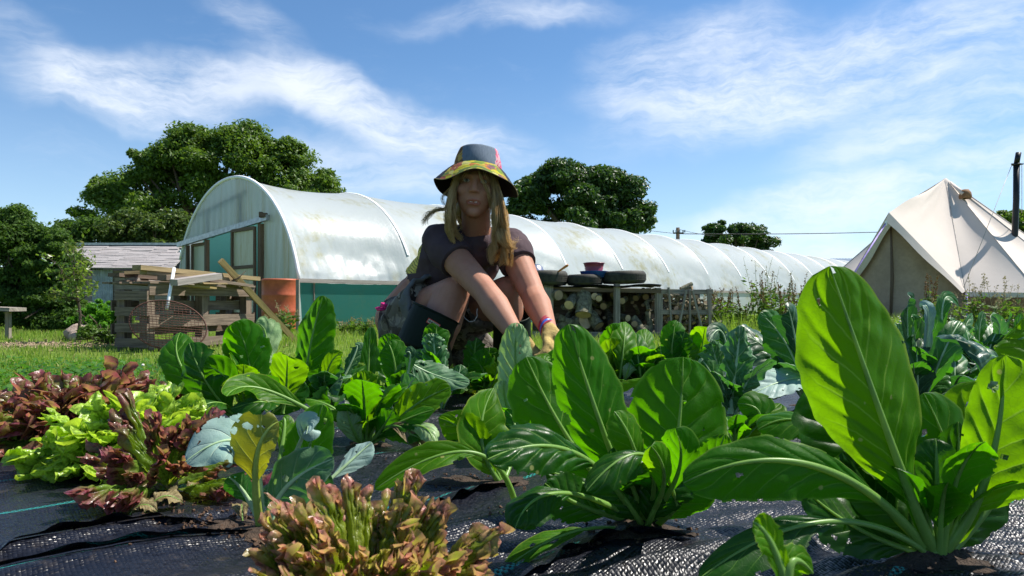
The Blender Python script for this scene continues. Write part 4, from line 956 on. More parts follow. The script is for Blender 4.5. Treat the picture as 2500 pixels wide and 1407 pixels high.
obj('trunk',mb,M['bark'],sa)
V=[];Q=[];n=0
for p in tips:
    d=Vector(rs.normal(size=3)); d.z-=.5; d.normalize(); u=d.cross(Vector(rs.normal(size=3))).normalized(); nn_=d.cross(u); L=rs.uniform(.045,.075)
    V+=[p,p+d*L*.5+u*L*.26+nn_*L*.05,p+d*L,p+d*L*.5-u*L*.26+nn_*L*.05]; Q.append([n,n+1,n+2,n+3]); n+=4
o=fastmesh('crown',np.array([tuple(v) for v in V]),np.array(Q),[M['sap']],loc=tuple(b0)); o.location=(0,0,0); o.parent=sa
# ================================================================== tall weeds by the tunnel and tent
def weed(x,D,ytop,seed,kind,lab,spread=.12,n=7):
    b=P(x,0,D); b.z=0; H=P(0,ytop,D).z; rs=np.random.RandomState(seed)
    t=thing({'dock':'dock_plant','tall':'tall_weed','grass':'grass_tussock'}[kind],lab,'weed',tuple(b),'tall weeds along the tunnel'); mb=MB(); lf=[[],[]]
    for k in range(n):
        a=rs.uniform(0,6.28); e=b+Vector((cos(a)*spread*rs.uniform(.3,2),sin(a)*spread,H*rs.uniform(.6,1.0))); e+=Vector((rs.normal()*.10*H,0,0)); m_=b.lerp(e,.5)+Vector((rs.normal()*.05,0,.03))
        s=b+Vector((cos(a)*spread*.3,sin(a)*spread*.3,0)); mb.tube([s,m_,e],[.005,.004,.0015],4)
        for q in range(70 if kind=='dock' else 26):
            u=rs.uniform(.45 if kind!='grass' else .75,1); p=(s.lerp(m_,u*2) if u<.5 else m_.lerp(e,u*2-1))
            lf[0].append(p+Vector(rs.normal(size=3))*(.012 if kind=='dock' else .035)*(1.25-u))
        for q in range(26):
            u=rs.uniform(.0,.72); p=s.lerp(e,u); lf[1].append((p,Vector((rs.normal(),rs.normal(),rs.uniform(-.2,.9)))))
    obj('stem',mb,M['straw' if kind=='grass' else 'weed'],t)
    for nm,mt,L,W_ in (('seed_heads' ,'dock' if kind=='dock' else 'straw',.016,.5),('leaves','weed',.09,.16)):
        V=[];Q=[];c=0
        for it in lf[0 if nm=='seed_heads' else 1]:
            p,d=(it,Vector(rs.normal(size=3))+Vector((0,0,1))) if nm=='seed_heads' else it
            d=d.normalized(); u=d.cross(Vector(rs.normal(size=3))).normalized(); l_=L*rs.uniform(.6,1.4)
            V+=[p,p+d*l_*.5+u*l_*W_,p+d*l_,p+d*l_*.5-u*l_*W_]; Q.append([c,c+1,c+2,c+3]); c+=4
        o=fastmesh(nm,np.array([tuple(v) for v in V]),np.array(Q),[M[mt]],loc=tuple(b)); o.location=(0,0,0); o.parent=t; o['kind']='stuff'
ws=[(1752,9.2,690,'dock','reddish dock beside the right edge of the slatted crate'),(1778,9.6,675,'dock','dock with rusty seed spikes, second from the crate'),(1812,10,700,'dock','short dock between the crate and the feathery tall weed'),
(1850,9.6,628,'tall','tall feathery weed standing against the tunnel side'),(1868,9.4,655,'dock','dense brown dock right beneath the feathery tall weed'),(1890,9.6,640,'tall','tall thin seeding weed right of the dense brown dock'),(1905,9.2,672,'dock','dark dock clump left of the big chard leaf'),(1935,9.8,660,'dock','rust red dock spikes near the big chard leaf'),(1962,9.5,690,'dock','small rusty dock just left of the big chard leaf'),
(2262,8.4,668,'dock','tall bushy green weed in front of the tent door'),(2290,8.2,710,'tall','low leafy weed at the foot of the tent door'),(2385,8.0,668,'grass','fine seeding grass tuft in front of the tent canopy'),(2440,7.6,662,'grass','fine oat like grass tuft near the tent right side'),(2480,7.6,690,'grass','small seeding grass tuft at the right picture edge'),(2330,8.2,700,'grass','seeding grass left of the purple tent strap'),
(1720,9.5,690,'grass','dry grass tuft rising behind the slatted crate'),(700,9.6,735,'grass','pale seeding grass in front of the orange barrel'),(662,9.4,750,'grass','thin grass stalks left of the orange barrel'),(850,9.5,775,'tall','small flowering weed under the green netting'),(890,9.3,770,'tall','small pale flowering weed near the green netting, right one')]
for i,(x,D_,y,kd,lb) in enumerate(ws): weed(x,D_,y,100+i,kd,lb,n=9 if kd=='dock' else 7)
# ================================================================== person
def remesh(name, mb, voxel, smooth, mats, parent, disp=None, colorfn=None, sfac=.5):
    org=ORG[parent]; me=mkmesh(name,mb,[],org); o=bpy.data.objects.new(name+'_tmp',me); COL.objects.link(o)
    r=o.modifiers.new('r','REMESH'); r.mode='VOXEL'; r.voxel_size=voxel; r.use_smooth_shade=True
    if smooth: s=o.modifiers.new('s','SMOOTH'); s.iterations=smooth; s.factor=sfac
    dg=bpy.context.evaluated_depsgraph_get(); ev=o.evaluated_get(dg); nm=bpy.data.meshes.new_from_object(ev,depsgraph=dg)
    bpy.data.objects.remove(o)
    nm.materials.clear()
    if not isinstance(mats,(list,tuple)): mats=[mats]
    for m in mats: nm.materials.append(m)
    co=np.empty(len(nm.vertices)*3,np.float32); nm.vertices.foreach_get('co',co); co=co.reshape(-1,3)+np.array(org)
    no=np.empty(len(nm.vertices)*3,np.float32); nm.vertices.foreach_get('normal',no); no=no.reshape(-1,3)
    if disp is not None:
        co2=disp(co,no); nm.vertices.foreach_set('co',(co2-np.array(org)).astype(np.float32).ravel())
    nm.polygons.foreach_set('use_smooth',np.ones(len(nm.polygons),bool))
    if colorfn is not None:
        pc=np.empty(len(nm.polygons)*3,np.float32); nm.polygons.foreach_get('center',pc); pc=pc.reshape(-1,3)+np.array(org)
        nm.polygons.foreach_set('material_index',colorfn(pc).astype(np.int32))
    nm.name=name; nm.update(); n=bpy.data.objects.new(name,nm); COL.objects.link(n); n.parent=parent; ORG[n]=org
    return n
m=NT('skin'); oc=m.co(); n1=m.noise(9,4,.6,oc); n2=m.noise(140,3,.6,oc)
k=m.mix(m.rng(n1,.35,.65),(.34,.155,.095),(.41,.20,.13)); k=m.mix(m.rng(n2,.55,.75,0,.25),k,(.30,.12,.07)); k=m.mix(m.rng(m.noise(420,2,.5,oc),.68,.74,0,.5),k,(.22,.09,.05)); k=m.mix(m.rng(m.noise(22,4,.6,oc),.5,.72,0,.35),k,(.46,.17,.12))
b_=m.n('ShaderNodeBsdfPrincipled'); m.set(b_.inputs['Base Color'],k); m.set(b_.inputs['Roughness'],.62); b_.inputs['Specular IOR Level'].default_value=.28; b_.inputs['Subsurface Weight'].default_value=.12; b_.inputs['Subsurface Radius'].default_value=(.02,.008,.004); b_.inputs['Subsurface Scale'].default_value=.3
m.set(b_.inputs['Normal'],m.bump(n2,.12,.001)); M['skin']=m.end(b_.outputs[0])
M['lip']=simple('lips',(.34,.105,.06),.4,30,.1,.05,.001)
M['brow']=simple('brows',(.25,.15,.08),.7,60,.2,.1,.001)
M['eye']=simple('eye_white',(.40,.37,.34),.15,5,.05,0); M['iris']=simple('iris',(.02,.03,.035),.1,5,.1,0); M['teeth']=simple('teeth',(.7,.66,.58),.3,5,.05,0); M['mouth']=simple('mouth_inside',(.08,.02,.02),.6,5,.1,0)
def cloth(name,col,rough=.85,wr=.5,fine=260,c2=None):
    m=NT(name); oc=m.co(); n=m.noise(11,4,.6,oc,.8); f=m.noise(fine,2,.5,oc); k=m.mix(m.rng(m.noise(5,4,.6,oc),.35,.65),scl(col,.85),c2 or scl(col,1.15))
    return m.end(m.bsdf(k,rough,0,.2,m.bump(m.math('ADD',m.math('MULTIPLY',n,3),m.math('MULTIPLY',f,.3)),wr,.006)))
def printshirt():
    m=NT('plum_shirt'); oc=m.co(); n=m.noise(11,4,.6,oc,.8); f=m.noise(260,2,.5,oc)
    k=m.mix(m.rng(m.noise(5,4,.6,oc),.35,.65),(.060,.040,.046),(.082,.056,.062))
    return m,k,m.bump(m.math('ADD',m.math('MULTIPLY',n,3),m.math('MULTIPLY',f,.3)),.4,.006),oc
m,k,nb,oc=printshirt(); M['shirt']=m.end(m.bsdf(k,.9,0,.15,nb))
m=NT('yellow_shirt_print'); oc=m.co(); br=m.n('ShaderNodeTexBrick'); m.set(br.inputs['Vector'],m.map(oc,(1,1,1),(1.2,.3,.2))); br.inputs['Scale'].default_value=26; m.set(br.inputs['Color1'],(.75,.60,.12)); m.set(br.inputs['Color2'],(.62,.48,.10)); m.set(br.inputs['Mortar'],(.06,.04,.03)); br.inputs['Mortar Size'].default_value=.03
M['print']=m.end(m.bsdf(m.mix(m.rng(m.noise(25,3,.5,oc),.55,.6),br.outputs[0],(.45,.37,.08)),.8,0,.2))
m=NT('camouflage_cloth'); oc=m.co(); n1=m.noise(16,3,.55,oc,.6); n2=m.noise(22,3,.55,m.map(oc,(1,1,1),(0,0,0),(5,3,1)),.6)
k=m.mix(m.math('GREATER_THAN',n1,.52),(.16,.14,.115),(.085,.07,.055)); k=m.mix(m.math('GREATER_THAN',n2,.56),k,(.27,.235,.19)); k=m.mix(m.math('GREATER_THAN',n1,.63),k,(.03,.025,.022))
M['camo']=m.end(m.bsdf(k,.9,0,.15,m.bump(m.math('ADD',m.noise(14,4,.6,m.map(oc,(1.6,1.6,.6)),.9),m.math('MULTIPLY',m.noise(300,2),.1)),.8,.012)))
M['shortc']=cloth('grey_cuff_cloth',(.13,.13,.125),.9,.6)
M['boot']=simple('dark_green_rubber_boot',(.006,.013,.006),.6,5,.2,.25,.004,spec=.18)
M['glove']=simple('yellow_glove',(.36,.25,.07),.85,26,.4,.6,.003,col2=(.50,.36,.12)); M['cuff']=simple('striped_cuff',(.32,.03,.05),.9,60,.2,.4,.002)
M['pink']=simple('pink_plastic',(.75,.03,.22),.4,5,.1,.1)
# joints  (image-left arm = her right)
hips=P(1003,797,2.93)
pe=thing('person','squatting person in a patchwork bucket hat, plum shirt, shorts and wellington boots','person',(P(1120,0,2.8).x,2.8,0))
J=dict(
 pel=P(1008,788,2.92), abd=P(1050,705,2.86), chest=P(1120,635,2.74), ster=P(1150,605,2.64), neck=P(1163,572,2.60), hd=P(1160,470,2.47),
 shL=P(1072,588,2.60), elL=P(1188,716,2.38), wrL=P(1268,832,2.24),
 shR=P(1245,598,2.64), elR=P(1302,722,2.46), wrR=P(1342,812,2.26),
 hipL=P(985,790,2.84), knL=P(1108,716,2.53), anL=P(1060,965,2.70), hipR=P(1085,800,2.95), knR=P(1238,712,2.60), anR=P(1250,975,2.74))
px1=2.5/FPX
mb=MB(); C=mb.cap
mb.ell(P(1008,820,2.92),(.125,.13,.125)); C(P(966,780,2.88),P(1022,722,2.86),.088,.095); C(J['pel'],J['abd'],.10,.112); C(J['abd'],J['chest'],.112,.122); mb.ell(J['chest'],(.155,.105,.13)); C(J['chest'],J['ster'],.12,.09)
C(J['shL'],J['shR'],.048,.048); C(J['ster'],J['neck'],.075,.058); C(J['neck'],J['hd']+Vector((0,.03,-.03)),.055,.053)
C(J['ster'],J['shL'],.075,.052); C(J['ster'],J['shR'],.075,.052)
def arm(s,e,w_):
    C(s,s.lerp(e,.35),.058,.057); C(s.lerp(e,.35),e,.057,.045); C(e,e.lerp(w_,.28),.045,.049); C(e.lerp(w_,.28),e.lerp(w_,.7),.049,.036); C(e.lerp(w_,.7),w_,.036,.027); C(e+Vector((0,.012,0)),e+Vector((0,.02,-.006)),.034,.030)
    C(w_,w_+(w_-e).normalized()*.03,.024,.024)
arm(J['shL'],J['elL'],J['wrL']); arm(J['shR'],J['elR'],J['wrR'])
def leg(h,k_,a):
    C(h,h.lerp(k_,.5),.098,.084); C(h.lerp(k_,.5),k_,.084,.060); C(k_,k_.lerp(a,.28),.060,.060); C(k_.lerp(a,.28),a,.060,.034); C(a,a+Vector((0,-.14,-.06)),.035,.03)
C(J['hipL'],J['hipL'].lerp(J['knL'],.5),.098,.084); C(J['hipL'].lerp(J['knL'],.5),J['knL'],.084,.062); C(J['knL'],P(1080,790,2.51),.062,.072); C(P(1080,790,2.51),P(1056,880,2.55),.066,.055); C(P(1056,880,2.55),J['anL'],.05,.034); leg(J['hipR'],J['knR'],J['anR']); C(J['knL']+Vector((-.02,.01,-.02)),P(1076,790,2.515),.064,.074)
# ---- head, local frame rolled/pitched
hd=J['hd']+Vector((0,.0,0)); HR=(Matrix.Rotation(radians(-4.5),3,'Y').inverted() @ Matrix.Rotation(radians(6),3,'X'))
HR=Matrix.Rotation(radians(4.5),3,'Y')@Matrix.Rotation(radians(4),3,'X')
def H(x,y,z): return hd+HR@Vector((x,y,z))   # x image-right, -y to viewer, z up ; origin = nose bridge level / face centre
# skull
mb.ell(H(0,.035,.045),(.074,.094,.092),HR,20,14); mb.ell(H(0,-.002,-.008),(.066,.060,.084),HR,20,14)
mb.ell(H(0,-.030,-.072),(.026,.022,.020),HR); mb.ell(H(-.033,-.022,-.026),(.026,.026,.032),HR); mb.ell(H(.033,-.022,-.026),(.026,.026,.032),HR)
C(H(0,-.056,.042),H(0,-.073,.006),.0085,.0115); mb.ell(H(0,-.073,.002),(.0125,.012,.0095),HR); mb.ell(H(-.013,-.064,.0),(.008,.009,.0065),HR); mb.ell(H(.013,-.064,.0),(.008,.009,.0065),HR)
C(H(-.042,-.046,.054),H(-.012,-.057,.052),.009,.009); C(H(.042,-.046,.054),H(.012,-.057,.052),.009,.009)
mb.ell(H(-.040,-.034,.002),(.025,.024,.024),HR); mb.ell(H(.040,-.034,.002),(.025,.024,.024),HR)
C(H(-.022,-.052,-.035),H(0,-.061,-.031),.0045,.006); C(H(.022,-.052,-.035),H(0,-.061,-.031),.0045,.006); C(H(-.016,-.055,-.046),H(.016,-.055,-.046),.006,.006); mb.ell(H(0,-.058,-.046),(.014,.007,.006),HR)
for s in (-1,1): mb.ell(H(s*.068,.035,.008),(.008,.016,.026),HR)
ln=lambda p,q:np.linalg.norm(p-np.array(q)[None,:],axis=1)
def facecol(pc):
    o=np.zeros(len(pc))
    L=(pc-np.array(hd))@np.array(HR)  # local coords
    x,y,z=L[:,0],L[:,1],L[:,2]
    lip=(y<-.043)&(((x/.027)**2+((z+.0395)/.0115)**2)<1); o[lip]=1
    bro=(y<-.035)&(np.abs(np.abs(x)-.029)<.015)&(np.abs(z-.057+.25*(np.abs(x)-.03)**1)<.0032); o[bro]=2
    return o
def facedisp(co,no):
    L=(co-np.array(hd))@np.array(HR); x,y,z=L[:,0],L[:,1],L[:,2]; d=np.zeros(len(co)); fr=(y<-.02)
    for s in (-1,1): d-= .010*np.exp(-(((x-s*.030)/.014)**2+((z-.037)/.009)**2))*fr
    d-=.006*np.exp(-((x/.019)**2+((z+.0395)/.0028)**2))*fr
    return co+(L*0+np.array(HR@Vector((0,-1,0)))[None,:])*(d)[:,None]
body=remesh('body',mb,.0034,11,[M['skin'],M['lip'],M['brow']],pe,facedisp,facecol)
for s in (-1,1):
    mb=MB(); mb.ell(H(s*.030,-.045,.036),(.0125,.010,.0072),HR,14,10); e=obj('eye',mb,M['eye'],pe)
    mb=MB(); mb.ell(H(s*.030,-.0525,.036),(.0055,.004,.0055),HR,12,8); obj('iris',mb,M['iris'],e)
mb=MB(); mb.box(H(0,-.0565,-.0378),(.026,.003,.0035),HR); obj('teeth',mb,M['teeth'],pe)
# ---- shirt
def wr(a=.004,f=28,seed=1):
    def fn(co,no):
        n=vn(co[:,0]*1.0+co[:,2]*.8,co[:,1]+co[:,2]*.6,f,seed)-.5; n2=vn(co[:,0]-co[:,2]*1.3,co[:,1]*1.2+co[:,2],f*.5,seed+1)-.5
        return co+no*((n*a+n2*a*1.7)[:,None])
    return fn
mb=MB(); C=mb.cap
hem=J['abd'].lerp(P(990,760,2.88),.10)
mb.tube([hem,J['abd'],J['chest'],J['ster']],[.132,.130,.135,.10],24); mb.ell(J['chest'],(.170,.118,.142)); C(J['chest'],J['ster'],.132,.100)
C(J['ster'],J['neck']-Vector((0,0,.03)),.088,.066)
C(J['ster'],J['shL'],.088,.066); C(J['ster'],J['shR'],.088,.066)
for s,e in ((J['shL'],J['elL']),(J['shR'],J['elR'])):
    q=s.lerp(e,.42); mb.tube([s-(e-s)*.12,s,s.lerp(e,.2),q],[.05,.073,.075,.071],22)
pb0=P(1008,625,2.72)
def shcol(pc):
    X=(pc[:,0]/pc[:,1])*FPX+1250; Y=HY-(pc[:,2]-CZ)/pc[:,1]*FPX
    return (((X-(1004+(640-Y)*.22))**2<17**2)&(Y>598)&(Y<668)&(pc[:,1]<2.9)).astype(int)
remesh('shirt',mb,.0045,4,[M['shirt'],M['print']],pe,wr(.006,22,3),shcol)
mb=MB()
for k in range(6):
    z=640+k*5; mb.tube([P(x,z+2*sin(x*.2+k),2.60)+Vector((0,-.0,0)) for x in range(1140,1178+k*2,6)],.0012,4)
# ---- shorts / camouflage seat
mb=MB(); C=mb.cap
mb.ell(P(1004,838,2.92),(.140,.15,.158)); mb.ell(P(1040,790,2.86),(.10,.11,.10))
mb.tube([J['hipL'],J['hipL'].lerp(J['knL'],.3),J['hipL'].lerp(J['knL'],.60)],[.13,.118,.112],22)
mb.tube([J['hipR'],J['hipR'].lerp(J['knR'],.3),J['hipR'].lerp(J['knR'],.68)],[.13,.115,.098],22)
mb.ell(P(1160,860,2.95),(.12,.10,.10)); C(P(1150,800,2.85),P(1195,860,2.8),.045,.05)
remesh('shorts',mb,.0055,3,[M['camo']],pe,wr(.022,16,9))
# turned-up cuff
mb=MB(); a=J['hipL'].lerp(J['knL'],.54);b=J['hipL'].lerp(J['knL'],.66); dd=(b-a).normalized(); 
pts=[];u=Vector((0,0,1)).cross(dd).normalized();v_=dd.cross(u)
V=[];n=40
for i,(t,r) in enumerate(((-.5,.108),(-.1,.122),(.75,.126),(1,.120),(1.0,.112),(.6,.108))):
    for k in range(n):
        q=2*pi*k/n; rr=r*(1+.05*sin(q*5+t*2)+.035*sin(q*11+t*3)+.02*sin(q*17-t*4)); V.append(a.lerp(b,t)+(u*cos(q)+v_*sin(q))*rr)
mb.add(V,[(i*n+k,i*n+(k+1)%n,(i+1)*n+(k+1)%n,(i+1)*n+k) for i in range(5) for k in range(n)])
obj('shorts_cuff',mb,M['shortc'],pe)
# ---- boots
def boot(pts_,rad_,nm):
    s=pts_[0]; a=pts_[-1]; mb=MB(); mb.tube(pts_,rad_,26)
    mb.ell(a+Vector((0,.01,-.02)),(.058,.07,.06)); mb.cap(a+Vector((0,0,-.035)),a+Vector((-.01,-.15,-.055)),.052,.046); mb.cap(a+Vector((0,0.03,-.06)),a+Vector((-.01,-.16,-.07)),.042,.042)
    b=remesh('boot',mb,.005,3,[M['boot']],pe,None)
    import bmesh as _bm
    B_=_bm.new(); B_.from_mesh(b.data); d0=(pts_[1]-s).normalized(); rm=[]
    for f_ in B_.faces:
        c_=f_.calc_center_median()+ORG[b]-s; a_=c_.dot(d0); r_=(c_-d0*a_).length
        if a_<.006 and r_<rad_[0]*.93: rm.append(f_)
    _bm.ops.delete(B_,geom=rm,context='FACES'); B_.to_mesh(b.data); B_.free()
    # rim
    d=(pts_[1]-s).normalized();u=Vector((1,0,0));u=(u-d*u.dot(d)).normalized();v=d.cross(u); mb=MB()
    mb.tube([s+(u*cos(q)+v*sin(q))*(rad_[0]-.001) for q in np.linspace(0,2*pi,33)],.0035,6,caps=False); obj('boot_rim',mb,M['boot'],b); return b,s,d
b1,s1,d1=boot([P(1066,766,2.50),P(1036,828,2.49),P(1048,900,2.56),J['anL']],[.094,.096,.088,.066],'l'); b2,s2,d2=boot([P(1250,768,2.58),P(1250,850,2.64),P(1250,910,2.68),J['anR']],[.072,.074,.070,.062],'r')
# boot label with lettering
M['lab']=simple('label_cream',(.62,.56,.42),.5,5,.05,.05); M['labr']=simple('label_red_edge',(.50,.05,.03),.5,5,.05,.05); M['ink']=simple('label_black_ink',(.01,.01,.01),.6)

def strokes(txt):
    G={'H':[(0,0,0,1),(1,0,1,1),(0,.5,1,.5)],'U':[(0,1,0,0),(0,0,1,0),(1,0,1,1)],'N':[(0,0,0,1),(0,1,1,0),(1,0,1,1)],'T':[(0,1,1,1),(.5,1,.5,0)],'E':[(0,0,0,1),(0,1,1,1),(0,.5,.8,.5),(0,0,1,0)],'R':[(0,0,0,1),(0,1,1,1),(1,1,1,.5),(1,.5,0,.5),(.4,.5,1,0)]}
    out=[]
    for i,ch in enumerate(txt):
        for s in G[ch]: out.append(((s[0]*.72+i*1.05,s[1]),(s[2]*.72+i*1.05,s[3])))
    return out
ldir=Vector((.85,-.12,-.50)).normalized(); 
def dolabel():
    # place on the boot surface
    bx=s1.lerp(J['anL'],.12); dirc=(P(1058,790,2.5)-Vector((0,0,CZ))).normalized()
    c=P(1058,767,2.5); dep=bpy.context.evaluated_depsgraph_get(); o=Vector((0,0,CZ)); mw=b1.data
    hit=b1.ray_cast(o-ORG[b1],dirc)
    if hit[0]: c=hit[1]+ORG[b1]; nrm=hit[2]
    else: nrm=Vector((0,-1,.2))
    print('boot label hit',hit[0],tuple(c))
    x=(ldir-nrm*ldir.dot(nrm)).normalized(); z=nrm.cross(x)*-1; z = z if z.z>0 else -z
    c=c+nrm*.004; w_=.049;h=.018
    mb=MB(); f=lambda a,b,k:c+x*a+z*b+nrm*k
    def slab(w,h,k,mi): 
        mb.add([f(-w/2,-h/2,k),f(w/2,-h/2,k),f(w/2,h/2,k),f(-w/2,h/2,k),f(-w/2,-h/2,-.006),f(w/2,-h/2,-.006),f(w/2,h/2,-.006),f(-w/2,h/2,-.006)],[(0,1,2,3),(0,4,5,1),(1,5,6,2),(2,6,7,3),(3,7,4,0)],mi,None,False)
    slab(w_,h,.0,0); slab(w_-.006,h-.006,.0006,1)
    st=strokes('HUNTER'); sc=(w_-.011)/6.0; 
    for (a,b) in st:
        p=f((a[0]-3.0)*sc,(a[1]-.5)*.008,.0012);q=f((b[0]-3.0)*sc,(b[1]-.5)*.008,.0012); mb.tube([p,q],.0009,4,2)
    obj('boot_label',mb,[M['labr'],M['lab'],M['ink']],b1)
dolabel()
p=P(1012,746,2.52); mb=MB(); mb.ell(p,.005); obj('rivet',mb,M['metal'],b1)
mb=MB(); mb.tube([P(*q,2.5) for q in ((1116,774),(1128,766),(1136,778),(1146,786),(1158,784),(1165,772),(1164,762),(1165,754))],.0009,5); obj('drawstring',mb,M['hoop'],pe)
# ---- gloves
def glove(wr_,el,fw,label,side):
    d=(wr_-el).normalized(); g=MB(); f=Vector(fw).normalized(); x=d.cross(f).normalized()
    pc=wr_+d*.035+f*.012
    g.cap(wr_-d*.01,wr_+d*.03,.030,.034,16)
    for k,(o,L) in enumerate(((-.030,.064),(-.010,.074),(.010,.070),(.030,.056))):
        kn=pc+x*o+d*.038+f*.014; g.cap(wr_+d*.015+x*o*.6,kn,.020,.0155,12)
        j1=kn+(d*.55+f*.85).normalized()*L*.42; j2=j1+(f*.95-d*.25).normalized()*L*.34; j3=j2+(f*.5-d*.85).normalized()*L*.24
        g.cap(kn,j1,.0135,.0125,10);g.cap(j1,j2,.0125,.0115,10);g.cap(j2,j3,.0115,.010,10)
    tb=wr_+x*side*.030+d*.01; t1=tb+(x*side*.6+f*.5+d*.6).normalized()*.038; t2=t1+(f*.9+d*.3-x*side*.3).normalized()*.032
    g.cap(tb,t1,.017,.0145,10); g.cap(t1,t2,.0145,.012,10)
    gl=remesh('glove',g,.003,3,[M['glove']],pe,wr(.003,50,5)); 
    mb=MB()
    for k in range(6): mb.tube([wr_-d*(.012+.006*k)+(x*cos(q)+f*sin(q))*(.031+.001*(k%2)) for q in np.linspace(0,2*pi,25)],.0042,6,0 if k not in(1,2) else 1,caps=False)
    obj('cuff',mb,[M['cuff'],M['blue']],gl)
glove(J['wrR'],J['elR'],(-.55,-.35,-.75),'',1)
glove(J['wrL'],J['elL'],(.45,-.2,-.85),'',-1)
# pink handle in the back pocket
mb=MB(); mb.tube([P(q[0],q[1],q[2]-.15) for q in ((948,742,2.95),(938,741,2.93),(932,748,2.92),(944,752,2.92),(936,756,2.9),(921,757,2.9),(917,753,2.9),(926,751,2.9),(938,752,2.9))],.0045,8); mb.tube([P(930,742,2.75),P(945,747,2.76),P(950,755,2.8)],.007,8)
top('pink_clasp',mb,M['pink'],'bright pink looped plastic handle hanging from the back pocket','handle',tuple(P(935,750,2.92)))
# ---- hat
HC=H(0,.035,.085); HT=HR@Matrix.Rotation(radians(-11),3,'X')
def HP(a,r,z): return HC+HT@Vector((r*sin(a),-r*cos(a),z))  # a=0 towards viewer, + = image right
n=96
def pat(nm,stops,sc):
    m=NT(nm); oc=m.co(); v=m.n('ShaderNodeTexVoronoi'); v.inputs['Scale'].default_value=sc; m.set(v.inputs['Vector'],m.mix(.08,oc,m.noise(20,2,.5,oc,out='Color')))
    sp=m.n('ShaderNodeSeparateXYZ'); m.set(sp.inputs[0],v.outputs['Color']); r=m.n('ShaderNodeValToRGB'); r.color_ramp.interpolation='CONSTANT'; m.set(r.inputs[0],sp.outputs[0]); e=r.color_ramp.elements
    while len(e)<len(stops): e.new(.5)
    for i,(el,c) in enumerate(zip(e,stops)): el.position=i/len(stops); el.color=(*c,1)
    k=m.mix(m.rng(m.noise(90,3,.6,oc),.45,.7,0,.3),r.outputs[0],(.32,.28,.06)); return m.end(m.bsdf(k,.85,0,.2,m.bump(m.noise(200,3,.6,oc),.5,.002)))
M['brimp']=pat('patchwork_brim',[(.36,.34,.02),(.42,.34,.05),(.36,.11,.03),(.12,.20,.02),(.40,.38,.12),(.14,.05,.09),(.26,.07,.05),(.34,.24,.03),(.10,.15,.04)],36)
m=NT('denim'); oc=m.co(); k=m.mix(m.noise(1,4,.7,m.map(oc,(240,60,30))),(.065,.09,.125),(.19,.235,.29)); M['denim']=m.end(m.bsdf(k,.85,0,.2,m.bump(m.noise(300,2),.4,.002)))
M['hatbr']=pat('brown_orange_patch',[(.18,.08,.03),(.38,.20,.05),(.10,.05,.03),(.45,.28,.07)],60)
M['hatpk']=pat('pink_patch',[(.45,.04,.12),(.60,.10,.22),(.30,.02,.08),(.55,.3,.35)],70)
M['hatdk']=cloth('dark_hat_lining',(.016,.012,.014),.95,.3)
M['navy']=cloth('navy_brim_cloth',(.02,.025,.04),.9,.3)
def crown(i,j,mI):
    pass
mb=MB(); V=[];nz=12
for i in range(nz+1):
    u=i/nz
    for k in range(n):
        a=2*pi*k/n-pi; r=.088-.018*u**1.5; V.append(HP(a,r*(1+.012*sin(a*5+u*3)),.005+.068*u))
V.append(HP(0,0,.084)); 
for k in range(n): V.append(HP(2*pi*k/n-pi,.045,.081+.002*sin(k*.4)))
fs=[];mi=[]
for i in range(nz):
    for k in range(n):
        a=(2*pi*(k+.5)/n-pi); fs.append((i*n+k,i*n+(k+1)%n,(i+1)*n+(k+1)%n,(i+1)*n+k)); mi.append(1 if a<-.60-.35*i/nz else (2 if a>1.0-.15*(1-i/nz) else 0))
tb=nz*n; c0=(nz+1)*n
for k in range(n): fs.append((tb+k,tb+(k+1)%n,c0+1+(k+1)%n,c0+1+k)); mi.append(0); fs.append((c0+1+k,c0+1+(k+1)%n,c0)); mi.append(0)
mb.add(V,fs); mb.m=mi
ht=obj('hat',mb,[M['denim'],M['hatbr'],M['hatpk']],pe)
def brimz(a):  # droop of the brim edge; front lifted, sides down with waves
    return -.050-.016*abs(sin(a))**1.4-.026*(cos(a)<0)*cos(a)**2 + .010*sin(3*a+.4)+.006*cos(5*a+.5)
for nm,off,mt in (('brim',0,['brimp','navy']),('brim_lining',-.0025,['hatdk'])):
    mb=MB(); V=[];nr=12
    for i in range(nr+1):
        u=i/nr
        for k in range(n):
            a=2*pi*k/n-pi; r=.0865+(.067-.006*cos(a))*u*(1+.03*sin(4*a)); z=.006+brimz(a)*u**1.25-.008*u; V.append(HP(a,r,z+off))
    fs=[(i*n+k,i*n+(k+1)%n,(i+1)*n+(k+1)%n,(i+1)*n+k) for i in range(nr) for k in range(n)]
    mb.add(V,fs); mb.m=[(0 if abs(2*pi*((q%n)+.5)/n-pi+.05)<.95 else 1) if nm=='brim' else 0 for q in range(len(fs))]
    obj(nm,mb,[M[x] for x in mt],ht)
mb=MB()
for q in (.35,.6,.85,1.0): mb.tube([HP(a,.0865+(.067-.006*cos(a))*q*(1+.03*sin(4*a)),.0062+brimz(a)*q**1.25-.008*q) for a in np.linspace(-pi,pi,97)],.0005 if q<1 else .0018,4,caps=False)
obj('brim_stitching',mb,M['straw'],ht)
